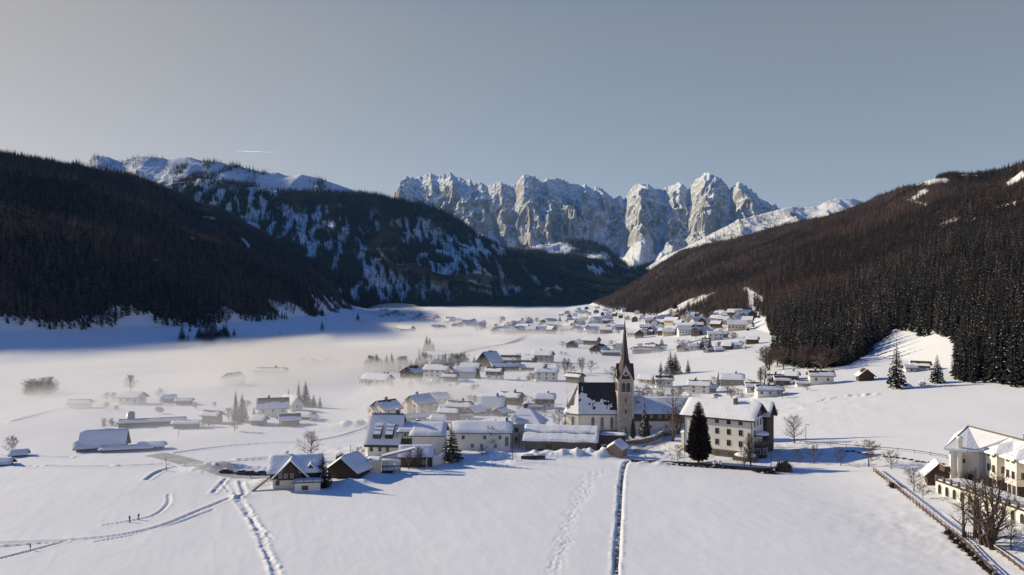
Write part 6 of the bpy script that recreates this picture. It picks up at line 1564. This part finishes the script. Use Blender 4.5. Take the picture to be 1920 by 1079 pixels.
# ================================================================ SINGLE TREES AND SHRUBS
T_ = put_tree
T_('thuja','broad dark reddish thuja in front of the big white building',1310,868,116,'thuja',wide=.74)
T_('thuja','slim dark evergreen with a light trunk beside the churchyard circle',1213,824,44,'thuja',wide=.55)
T_('spruce','large dark bushy spruce in front of the long low cream house',846,866,74,wide=1.5)
T_('spruce','dark spruce between chalet and brown garage',605,914,68,wide=1.15,var=2)
T_('oak','broad bare tree behind the chalet',583,862,58,'bare tree',var=0)
T_('fruit','bare shrubby tree left of the steep-roofed house',674,868,34,'bare tree')
T_('spruce','tall dark spruce hugging the left end of the church',1064,806,62,wide=.75,var=1)
T_('fruit','dark leafless tree left of the church apse',1048,808,44,'bare tree',var=1)
T_('spruce','small dark spruce at the foot of the church tower',1172,824,30,wide=1.5)
T_('thuja','narrow dark yew right beside the church tower foot',1187,823,40,'yew',wide=.5,var=1,name='yew_tree')
T_('spruce','thin tall spruce behind the churchyard wall near the farmhouse',1208,822,76,wide=.9,var=1)
T_('airy','tall bare tree between farmhouse and big white building',1262,828,104,'bare tree',var=0)
T_('airy','slender bare tree right of the farmhouse roof',1271,815,80,'bare tree',var=1)
T_('spruce','very tall spruce standing alone on the right slope',1681,729,90,wide=1.0)
T_('spruce','smaller spruce right of the pointed house on the right slope',1757,719,56,wide=1.0,var=2)
T_('spruce','short spruce behind the row of houses on the right',1347,724,30,wide=1.0,var=1)
T_('spruce','broad dark spruce, tallest of the clump above the white meadow houses',1257,703,46,wide=1.5,var=0)
T_('spruce','dark spruce forming the right half of the clump above the meadow',1266,702,42,wide=1.3,var=2)
T_('spruce','small spruce at the left foot of the meadow clump',1239,702,26,wide=1.1,var=1)
T_('spruce','separate spruce right of the meadow clump',1290,699,27,wide=1.2,var=1)
T_('spruce','left spruce of the tall pair in the mist',442,789,58,wide=.9,var=1)
T_('spruce','right spruce of the tall pair in the mist',454,791,54,wide=1.25,var=0)
T_('spruce','small lone spruce right of the misty pair',476,780,19,wide=1.0)
T_('spruce','left spruce of the group behind the villa',560,757,42,wide=.9,var=1)
T_('spruce','tallest spruce of the group behind the villa',573,763,50,wide=1.2,var=0)
T_('spruce','low spruce right of the group behind the villa',588,764,26,wide=1.1,var=2)
T_('spruce','rightmost spruce of the group behind the villa',600,766,26,wide=1.1,var=1)
T_('spruce','slender spruce poking above the villa roof',541,752,24,wide=.8,var=1)
T_('frost','frosted tree in front of the misty spruce pair',440,809,30,'frosted tree',var=0)
T_('frost','frosted tree left of the misty spruce pair',428,790,28,'frosted tree',var=1)
T_('frost','frosted spreading tree at the left picture edge',21,850,36,'frosted tree',var=2)
T_('thuja','column-shaped tree beside the white hall in the upper row',896,713,22,'thuja',wide=.9,var=0)
T_('spruce','small spruce above the dark farmhouse gable in the upper row',889,682,16,wide=1.3)
T_('fruit','bare tree behind the dark barn roofs of the upper row',968,690,24,'bare tree',var=2)
T_('spruce','small round-crowned spruce on the field right of the spire',1241,650,17,wide=1.6)
T_('spruce','left dark spruce beside the tall pale house in the hamlet',1316,657,26,wide=1.3)
T_('spruce','right dark spruce beside the tall pale house in the hamlet',1331,655,28,wide=1.1,var=1)
T_('fruit','pale feathery tree left behind the spire',1152,727,42,'bare tree',var=3)
for j,(px,py,h) in enumerate(((1046,700,20),(1059,702,32),(1071,702,22),(1078,701,16),(1092,699,30),(1108,700,26))):
    T_('tall' if j in (1,4) else 'fruit', ('low dark bare tree, leftmost in the meadow tree row','dark bare tree, thickest of the meadow tree row','middle-sized bare tree right beside the thickest one in the meadow row','smallest bare tree of the meadow tree row','pale slim tall tree of the meadow tree row','rightmost bare tree of the meadow tree row')[j],px,py,h,'bare tree','trees of the meadow row',var=j)
T_('oak','round-crowned bare tree right of the big white building',1489,832,56,'bare tree',var=1)
for j,(px,py,h) in enumerate(((1497,868,28),(1527,869,38),(1577,874,36),(1629,876,54),(1671,880,40))):
    T_('fruit',('smallest fruit tree in the blue shadow right of the big building','spreading fruit tree second from the left in the orchard row','fruit tree in the middle of the orchard row','largest fruit tree of the orchard row, in sun beside the shadow','fruit tree at the right end of the orchard row above the fence')[j],px,py,h,'fruit tree','fruit trees of the orchard row',var=j,name='fruit_tree')
T_('fruit','forked bare tree beside the fence, left of the small pavilion',1714,922,50,'bare tree',var=0,wide=1.1)
T_('fruit','small fruit tree in front of the terrace arcade',1730,936,32,'fruit tree',var=2,name='fruit_tree')
for j,(px,py,h,v) in enumerate(((1828,1008,130,0),(1842,1020,150,1),(1862,1030,150,2),(1853,1026,120,1))):
    T_('airy',('leftmost tall bare tree of the dark clump at the bottom right','tallest tall bare tree of the dark clump at the bottom right','right-hand tall bare tree of the dark clump at the bottom right','shorter tall bare tree inside the dark clump at the bottom right')[j],px,py,h,'bare tree','bare tree clump at the lower right',var=v,wide=1.15)
T_('airy','branching bare tree leaning left from the lower right clump',1806,1006,96,'bare tree',var=0,wide=1.4)
T_('spruce','dark spruce at the right edge in front of the hotel',1903,968,44,wide=1.3)
T_('fruit','dark tangled tree at the right edge above the lane',1896,1030,60,'bare tree',var=1)
T_('fruit','small garden tree with snow left of the thuja',1271,868,36,'fruit tree',var=3,name='fruit_tree')
T_('fruit','snowy garden tree at the right corner of the big building',1396,880,46,'fruit tree',var=1,name='fruit_tree')
T_('tall','bare tree climbing the right corner of the big building',1408,874,64,'bare tree',var=2,wide=.8)
T_('fruit','bare garden tree in front of the hip-roofed house',974,842,32,'fruit tree',var=0,name='fruit_tree')
T_('fruit','dark bare tree before the long cream house',922,842,46,'bare tree',var=1)
T_('fruit','low crooked tree before the long cream house',904,862,26,'fruit tree',var=2,name='fruit_tree')
T_('tall','left bare sapling in front of the low brown shed',766,880,40,'sapling',var=0,name='sapling')
T_('tall','right bare sapling in front of the low brown shed',785,878,42,'sapling',var=1,name='sapling')
T_('tall','left tall bare tree rising behind the right row of houses',1426,722,34,'bare tree',var=1)
T_('tall','right tall bare tree rising behind the right row of houses',1433,722,42,'bare tree',var=0)
T_('frost','pale leafless bushes behind the big white building roof',1366,772,24,'shrub',var=1)
T_('fruit','bare bush cluster right of the timber houses in the middle village',984,770,32,'bare tree',var=3,wide=1.2)
T_('oak','faint round tree deep in the fog left',245,735,34,'bare tree',var=1)
T_('fruit','thin tree in fog right of the foggy farmhouse',300,748,22,'bare tree',var=0)
# brownish broadleaf trees at the foot of the right forest
for j in range(26):
    px = random.uniform(1436,1560); py = 690+random.uniform(-22,8)-(px-1436)*.0
    if px > 1500: py = 694+random.uniform(-6,4)
    T_(random.choice(('oak','fruit','tall')),'bare brown broadleaf tree at the foot of the right-hand forest corner',px,py,random.uniform(26,48),'bare tree','broadleaf trees at the forest corner',var=j,wide=1.25)
# left slope
for lb,px,py,h,w in (('tall spruce in shade on the left snow slope',341,642,36,1.2),('small spruce beside the tall one on the left snow slope',353,641,16,1.1),('tiny spruce above the left snow slope pair',356,622,12,1),
    ('small lone spruce in the middle of the left snow slope',463,641,9,1),('slim dark spruce standing on the bright part of the left slope',525,629,9,1),('spruce on the far left slope near the slope foot',604,622,22,1.1),('spruce at the far end of the left snow slope',671,604,20,1.2),('small spruce right beside the far end spruce',682,610,10,1.5)):
    T_('spruce',lb,px,py,h,wide=w)
for j in range(26):
    px = random.uniform(370,402) if j < 15 else random.uniform(402,442); py = (655 if px < 402 else 645)-random.uniform(0,20)
    T_('spruce','dark spruce in the small dense copse on the left snow slope',px,py,random.uniform(26,44) if j < 15 else random.uniform(16,28),group='spruces of the slope copse',wide=1.3,var=j)
for j in range(12):
    T_('spruce','small dark tree in the line at the foot of the far left slope',692+j*3.2+random.uniform(-1,1),614+random.uniform(-1,2),random.uniform(5,9),group='tree line at the far left slope',wide=1.5,var=j)
# misty belt of trees behind the upper row
for j in range(46):
    px = 684+j*4.1+random.uniform(-2,2)
    k = 'spruce' if random.random() < (.75 if px < 850 else .1) else 'frost'
    T_(k,'misty conifer in the tree belt behind the upper row of houses' if k == 'spruce' else 'misty leafless tree in the tree belt behind the upper row of houses',px,697+random.uniform(-3,2)-(px-684)*.03,random.uniform(16,34),'spruce' if k == 'spruce' else 'bare tree','conifers of the misty belt' if k == 'spruce' else 'leafless trees of the misty belt',wide=1.2,var=j)
for j,(px,py,h) in enumerate(((800,658,30),(806,657,26),(795,660,14),(812,659,18),(786,661,10))):
    T_('spruce','conifer of the small foggy group in the open valley',px,py,h,group='foggy tree group in the open valley',wide=1.2,var=j)
for j in range(16):
    T_('oak' if j % 2 else 'spruce','dim tree of the fog-wrapped grove at the left',50+j*3.4,742-j*.3+random.uniform(-2,2),random.uniform(20,34),'tree','fog-wrapped grove at the left',wide=1.3,var=j,name='foggy_tree')
for j in range(9):
    T_('frost','frosted bush-like tree in the fog above the villa',566+j*9+random.uniform(-3,3),690+random.uniform(-3,3),random.uniform(9,20),'frosted tree','frosted trees in the fog above the villa',wide=1.5,var=j)
# frosty and dark trees round the far villages
for j in range(150):
    px, py = random.choice(((random.uniform(700,910),None),(random.uniform(930,1180),None),(random.uniform(1180,1430),None)))
    if px < 910: py = 586+(px-700)*.13+random.uniform(-2,10)
    elif px < 1180: py = random.uniform(604,628)
    else: py = random.uniform(592,624)
    T_('frost' if random.random() < .75 else 'spruce','small pale tree among the houses of the far valley',px,py,random.uniform(6,14),'tree','small trees among the far houses',wide=1.5,var=j,name='village_tree')
for j in range(40):
    px = random.uniform(1218,1440); py = 592-random.uniform(0,12)+(px < 1290)*-4
    T_('spruce','dark spruce in the rows above the upper right village',px,py,random.uniform(12,22),group='spruces above the upper right village',wide=1.1,var=j)
for j in range(22):
    T_('frost','frosted garden tree between the houses right of the church tower',random.uniform(1200,1300),random.uniform(738,790),random.uniform(12,24),'garden tree','frosted garden trees right of the tower',wide=1.4,var=j,name='garden_tree')
for j in range(9):
    T_('frost','frosted garden tree between the white houses of the upper row',random.uniform(955,1005),random.uniform(706,716),random.uniform(7,13),'garden tree','frosted garden trees of the upper row',wide=1.4,var=j,name='garden_tree')

for (x0,x1,y0,y1,n,h0,h1,kk,lb,gr) in ((690,900,716,735,16,8,16,'frost','frosted garden bush between the misty houses of the upper row','frosted bushes of the upper row'),
    (820,1010,676,700,22,10,20,'fruit','bare garden tree between the dark farm roofs of the upper row','bare trees among the dark farm roofs'),
    (800,1040,752,785,30,9,20,'fruit','bare garden tree among the houses of the middle village','bare trees of the middle village'),
    (1190,1300,726,790,30,10,22,'fruit','bare garden tree between the houses right of the church tower','bare trees right of the tower'),
    (1300,1520,716,748,26,8,18,'fruit','bare garden tree in the row of houses under the right slope','bare trees of the right row'),
    (1050,1240,645,668,20,7,15,'fruit','small bare tree around the farms behind the spire','bare trees around the farms behind the spire'),
    (1270,1420,622,660,26,7,14,'fruit','small bare tree around the meadow hamlet','bare trees of the meadow hamlet'),
    (190,560,745,805,26,8,18,'frost','frosted shrub around the misty farms on the left','frosted shrubs of the misty farms')):
    for j in range(n):
        T_(kk, lb, random.uniform(x0,x1), random.uniform(y0,y1), random.uniform(h0,h1), 'garden tree', gr, wide=1.4, var=j, name='garden_tree')

# ---------------------------------------------------------------- bushes, hedges
put_bush('large round bare shrub right of the big white building',1470,884,40,32,BUSHB)
put_bush('dark low juniper bushes at the end of the field wall',1428,886,36,14,BUSHD,var=1)
put_bush('dark bush on the field wall, right of the juniper',1447,888,26,14,BUSHD)
put_bush('dark bush beside the top end of the rail fence',1678,914,30,14,BUSHD)
put_bush('small snow-speckled bush below the thuja',1346,876,26,16)
put_bush('snowy rose bushes left of the hip-roofed house',936,858,30,14,var=1)
put_bush('snow-loaded shrub in front of the long shed end',1008,842,14,14,var=2)
put_bush('leafless shrub against the church nave',1094,812,20,16,var=1)
put_bush('dark shrub with snow clumps behind the brown garage',640,866,30,24,BUSHD,var=1)
put_bush('snow-loaded tree shrub right of the brown garage',668,880,34,22,var=2)
put_bush('pale rounded shrub below the pointed house on the right slope',1729,724,18,14,BUSHF)
put_bush('grey frosted shrub left of the misty house in the upper row',684,718,26,22,BUSHF)
put_bush('grey shrub mass right of the timber chalet in the upper row',800,722,40,16,BUSHF,var=1)
put_bush('frosted shrub beside the rear wing of the villa',590,790,22,16,BUSHF)
for j in range(12):
    put_bush('dark shrub overgrowing the lower part of the rail fence',1776+j*9.0,1002+j*8.2,22,15,BUSHD,'shrubs along the lower fence',var=j)
for j in range(14):
    put_bush('dark shrub on the slope between hotel and terrace',1812+j*8,906+j*4.4,26,36,BUSHD,'shrubs between hotel and terrace',var=j)
for j in range(16):
    put_bush('low dark grass-like shrub along the roadside edge above the orchard',1588+j*12,846+j*1.7+random.uniform(-1,1),14,4,BUSHD,'roadside shrubs above the orchard',var=j)
for j in range(12):
    put_bush('small dead stem tuft poking out of the garden snow',random.uniform(1195,1290),random.uniform(846,862),5,5,BUSH,'dead stems in the garden snow',var=j,cat='plant',name='dead_plant')
for j in range(26):
    put_bush('hedge bush along the edge of the lower field',1188+j*10.6,869+j*.62,12,7,BUSHD,'hedge along the field wall',var=j)

# ---------------------------------------------------------------- lamps, poles, cars, people
def pole(name, label, px, py, hpx, arm=True, cat='pole'):
    p = G(px, py); s = p.y/F; h = hpx*s; t = thing(name, label, cat, p)
    MB().lathe([(.11,-.5),(.07,h)], 6).build('post', M['iron'], t)
    if arm: MB().box(-.05,.9,-.05,.05,h-.1,h).box(.6,1.1,-.12,.12,h-.18,h-.05).build('lamp_head', M['iron'], t)
    return t
pole('wooden_pole','thin dark pole in front of the hip-roofed house',961,866,60,False)
pole('wooden_pole','tall dark pole beside the round shrub',1446,880,88,False)
pole('street_lamp','street lamp right of the round-crowned bare tree',1511,830,34,True,'street lamp')
pole('street_lamp','street lamp on the lane in front of the right row of houses',1496,722,22,True,'street lamp')
pole('marker_pole','thin pole in the field beside the road at the left',335,818,14,False)
pole('marker_pole','small marker pole on the slope above the church roof',1063,740,10,False)
pole('marker_pole','marker pole in the snow in front of the cream gabled houses',979,728,8,False)
pole('wooden_pole','pole on the open field left of the steep-roofed house',657,848,14,False)
pole('sign_post','post at the lane junction left of the chalet',311,872,16,False)
def car(label, px, py, ang, mt='car', snow=True, group='cars parked left of the chalet'):
    p = G(px, py); t = thing('parked_car', label, 'car', p, math.radians(ang), group); s = .85; t.scale = (s,s,s)
    b = MB(); b.prism([(-.85,.3),(.85,.3),(.88,.75),(.8,.95),(-.8,.95),(-.88,.75)], -2.1, 2.1); b.build('body', M[mt], t)
    c = MB(); c.add([(-1.5,-.78,.95),(1.1,-.78,.95),(1.1,.78,.95),(-1.5,.78,.95),(-1.1,-.62,1.45),(.45,-.62,1.45),(.45,.62,1.45),(-1.1,.62,1.45)], [(0,1,5,4),(1,2,6,5),(2,3,7,6),(3,0,4,7),(4,5,6,7)]); c.build('cabin', M['glass'], t)
    MB().box(-1.12,.47,-.64,.64,1.45,1.5).build('car_roof', M[mt], t)
    for x in (-1.3,1.3):
        for y in (-.82,.82):
            w = MB(); w.lathe([(.33,-.1),(.33,.1)], 12); o = w.build('wheel', M['tyre'], t); o.location = (x,y,.33); o.rotation_euler = (math.pi/2,0,0)
    for y in (-.6,.6): MB().box(2.08,2.13,y-.15,y+.15,.6,.78).build('headlight', M['framewhite'], t)
    if snow: flat_snow(t,-1.0,.35,-.55,.55,1.5,.12,'snow',6)
    return t
car('dark parked car, leftmost of the four beside the ploughed lane',424,888,8)
car('dark parked car, second of the four beside the ploughed lane',455,890,5,'carpaint2')
car('dark parked car, third of the four, behind the signposts',471,891,4)
car('dark parked car nearest to the chalet',492,891,6,'carpaint2')
car('dark car parked beside the snow mound right of the churchyard circle',1251,818,10,'car',False,None)
car('small snowy car in front of the right row of houses',1345,744,0,'carpaint2',True,None)
def person(label, px, py, h=1.7, ski=False):
    p = G(px, py, .05); t = thing('person', label, 'person', p, random.random()*3)
    k = h/1.75; me = bpy.data.meshes.new('body')
    V = [(0,0,.95),(0,0,1.2),(0,.02,1.45),(0,.03,1.52),(0,.05,1.66),(-.19,0,1.42),(-.27,.1,1.15),(-.22,.3,1.05),(.19,0,1.42),(.27,.1,1.15),(.22,.3,1.05),(-.1,0,.9),(-.12,.08,.48),(-.12,0,.05),(-.12,.16,.03),(.1,0,.9),(.12,-.06,.48),(.12,-.18,.08),(.12,-.02,.04)]
    E = [(0,1),(1,2),(2,3),(3,4),(2,5),(5,6),(6,7),(2,8),(8,9),(9,10),(0,11),(11,12),(12,13),(13,14),(0,15),(15,16),(16,17),(17,18)]
    me.from_pydata([(x*k,y*k,z*k) for x,y,z in V], E, [])
    R_ = [.15,.15,.15,.06,.11,.07,.05,.04,.07,.05,.04,.1,.07,.05,.04,.1,.07,.05,.04]
    o = link('body', me, t); me.materials.append(M['cloth'])
    o.modifiers.new('skin','SKIN'); o.modifiers.new('sub','SUBSURF').levels = 1; o.modifiers['sub'].render_levels = 1
    for i_, r_ in enumerate(R_): me.skin_vertices[0].data[i_].radius = (r_*k, r_*k)
    me.skin_vertices[0].data[0].use_root = True
    f = MB(); f.lathe([(.02,1.56*k),(.085*k,1.6*k),(.1*k,1.68*k),(.08*k,1.76*k),(.01,1.79*k)], 8, (0,.09*k)); f.build('face', M['skin'], t, True)
    hat = MB(); hat.lathe([(.118*k,1.69*k),(.11*k,1.78*k),(.05*k,1.84*k)], 10, (0,.05*k)); hat.build('hat', M['cloth'], t, True)
    if ski:
        for x in (-.12,.12): MB().box(x*k-.03,x*k+.03,-.7,1.0,0,.03).build('ski', M['iron'], t)
        for x in (-.24,.24): MB().tube((x*k,.3,1.05*k),(x*k*1.2,-.25,0),.012,.012,4).build('ski_pole', M['iron'], t)
    return t
person('left of the two small dark skiers on the curved track',243,979,1.35,True)
person('right of the two small dark skiers on the curved track',260,975,1.35,True)
person('person in dark clothes walking on the lane junction',312,884,1.5)
person('person in dark clothes standing beside the parked cars',470,897,1.7)
person('small person in dark clothes beside the track at the left edge',57,1032,1.2)

# footpath and roads: strips lying on the ground
def strip(name, pts, w, mt, lift=.06, cols=3, dens=2.5):
    P0 = [Vector((x, y, 0)) for x, y in pts]; Q = []
    for a, b in zip(P0[:-1], P0[1:]):
        n = max(1, int((b-a).length/dens)); Q += [a+(b-a)*i/n for i in range(n)]
    Q.append(P0[-1]); rows = []
    for i, q in enumerate(Q):
        d = (Q[min(i+1, len(Q)-1)]-Q[max(i-1, 0)]).normalized(); nn = Vector((-d.y, d.x, 0)); ww = w*(.85+.3*vn(i*.35, 0, 4))
        rows.append([(q.x+nn.x*ww*t, q.y+nn.y*ww*t) for t in np.linspace(-.5, .5, cols)])
    R_ = np.array(rows); return R_, w
def near_z(X, Y):
    """height of the built ground mesh, by bilinear look-up"""
    px = 960+F*X/Y; ci = np.interp(px, CPX, np.arange(len(CPX))); ri = np.interp(Y, RY, np.arange(len(RY)))
    c0 = np.clip(np.floor(ci).astype(int), 0, len(CPX)-2); r0 = np.clip(np.floor(ri).astype(int), 0, len(RY)-2); fc_ = ci-c0; fr_ = ri-r0
    return (Z2[r0,c0]*(1-fc_)+Z2[r0,c0+1]*fc_)*(1-fr_)+(Z2[r0+1,c0]*(1-fc_)+Z2[r0+1,c0+1]*fc_)*fr_
def road(name, px_pts, w, mt, lift, cols=4, dens=2.0, smooth=8):
    R_, _ = strip(name, gpts(px_pts, smooth), w, mt, cols=cols, dens=dens)
    Z = near_z(R_[...,0], R_[...,1])+lift
    me, _ = grid_mesh(name, np.dstack([R_, Z]), [M[mt]]); return link(name, me, None, 'structure')
road('footpath', [(1184,862),(1172,872),(1166,900),(1162,960),(1158,1020),(1153,1110)], .62, 'asphalt', .04, 3, .8)
road('distant_road', [(800,671),(860,663),(910,652),(950,645),(975,637),(986,630)], 7, 'roadfar', .35, 3, 6)
road('snowy_road', [(508,893),(470,893),(430,888),(380,876),(335,862),(290,852)], 6.5, 'road', .10, 6, 1.5)
road('meadow_road', [(1270,650),(1300,641),(1330,633),(1360,622),(1440,605)], 5, 'road', .35, 3, 6)
road('village_lane', [(1190,850),(1215,838),(1250,826),(1262,812),(1290,800)], 3.6, 'road', .10, 4, 1.5)
# contrail: a thin straight cloud very high and far away
p0 = Vector(((445-960)/F*60000, 60000, CH+(HZ-283.5)/F*60000)); p1 = Vector(((529-960)/F*60000, 60000, CH+(HZ-286)/F*60000))
cm = mat('ice_cloud', (.95,.95,.95), 1.0); _n = cm.node_tree.nodes; _tl = _n.new('ShaderNodeBsdfTranslucent'); _mx = _n.new('ShaderNodeAddShader'); cm.node_tree.links.new(_n['Principled BSDF'].outputs[0], _mx.inputs[0]); cm.node_tree.links.new(_tl.outputs[0], _mx.inputs[1]); cm.node_tree.links.new(_mx.outputs[0], _n['Material Output'].inputs[0]); ct = MB(); ct.tube(p0, p0+(p1-p0)*.6, 8, 7, 8); ct.tube(p0+(p1-p0)*.6, p1, 7, 2, 8)
o = ct.build('contrail', cm, None, True); o['kind'] = 'structure'
# ================================================================ AIR
def vol_mat(name, color, density, aniso, node=None):
    m = bpy.data.materials.new(name); m.use_nodes = True; t = m.node_tree; t.nodes.clear(); o = t.nodes.new('ShaderNodeOutputMaterial')
    v = t.nodes.new('ShaderNodeVolumePrincipled'); v.inputs['Color'].default_value = (*color,1); v.inputs['Density'].default_value = density; v.inputs['Anisotropy'].default_value = aniso
    t.links.new(v.outputs[0], o.inputs['Volume']); return m, v
hz, _v = vol_mat('winter_haze', (.22,.55,1.0), 1.1e-5, .1)
b = MB().box(-5200, 6500, -700, 10500, -40, 2200)
b.build('haze', hz, None, kind='stuff')
# low mist lying on the valley floor
ms, v = vol_mat('valley_mist', (.97,.945,.925), .01, .0); t = ms.node_tree; N = t.nodes; L = t.links
g = N.new('ShaderNodeNewGeometry'); sp = N.new('ShaderNodeSeparateXYZ'); L.new(g.outputs['Position'], sp.inputs[0])
def math_(op, a, b_=None, c=None):
    n = N.new('ShaderNodeMath'); n.operation = op
    for i, x in enumerate((a, b_, c)):
        if x is None: continue
        if isinstance(x, (int, float)): n.inputs[i].default_value = x
        else: L.new(x, n.inputs[i])
    return n.outputs[0]
def mrange(x, a, b_, c=0., d=1., smooth=True):
    n = N.new('ShaderNodeMapRange'); n.interpolation_type = 'SMOOTHSTEP' if smooth else 'LINEAR'
    L.new(x, n.inputs[0]); n.inputs[1].default_value = a; n.inputs[2].default_value = b_; n.inputs[3].default_value = c; n.inputs[4].default_value = d; return n.outputs[0]
mp = N.new('ShaderNodeMapping'); mp.inputs['Scale'].default_value = (.0075,.0050,.06); L.new(g.outputs['Position'], mp.inputs[0])
nz = N.new('ShaderNodeTexNoise'); nz.inputs['Scale'].default_value = 1; nz.inputs['Detail'].default_value = 4; nz.inputs['Distortion'].default_value = .6; L.new(mp.outputs[0], nz.inputs['Vector'])
n01 = mrange(nz.outputs[0], .44, .62)
hgt = mrange(sp.outputs[2], 1, 11, 1, 0)                                # thins out with height
xl = math_('MULTIPLY', mrange(sp.outputs[0], -190, 40, 1.0, 0.09), mrange(sp.outputs[0], -420, -330, 0.25, 1.0))                         # thick on the left of the valley
yn = mrange(sp.outputs[1], 215, 430, 0.0, 1.0)                           # begins past the village meadow
yf = mrange(sp.outputs[1], 650, 1500, 1.0, 0.30)
d = math_('MULTIPLY', hgt, math_('MULTIPLY_ADD', n01, .90, .10))
d = math_('MULTIPLY', math_('MULTIPLY', d, xl), math_('MULTIPLY', yn, yf))
d = math_('MULTIPLY', d, .18)
L.new(d, v.inputs['Density'])
MB().box(-470, 330, 212, 3300, -3.5, 11.5).build('valley_mist', ms, None, kind='stuff')
# warm puff of fog standing at the foot of the far left slope
fm_, _v2 = vol_mat('fog_puff', (.95,.90,.86), .011, .1)
pf_ = G(742, 592); U, V = np.meshgrid(np.linspace(0, 2*np.pi, 49), np.linspace(-.5*np.pi, .5*np.pi, 25))
rr = 1+.35*(fbm(np.cos(U)*2+5, V*2.2+np.sin(U)*2, 3, 2)-.5)*np.cos(V)
Pq = np.stack([pf_.x+78*rr*np.cos(V)*np.cos(U), pf_.y+60*rr*np.cos(V)*np.sin(U), pf_.z+12+20*rr*np.sin(V)], -1)
me, _ = grid_mesh('fog_puff', Pq, [fm_]); me.materials[0] = fm_; _b = __import__('bmesh').new(); _b.from_mesh(me); __import__('bmesh').ops.remove_doubles(_b, verts=_b.verts, dist=.01); _b.to_mesh(me); _b.free(); link('fog_puff', me, None, 'stuff')
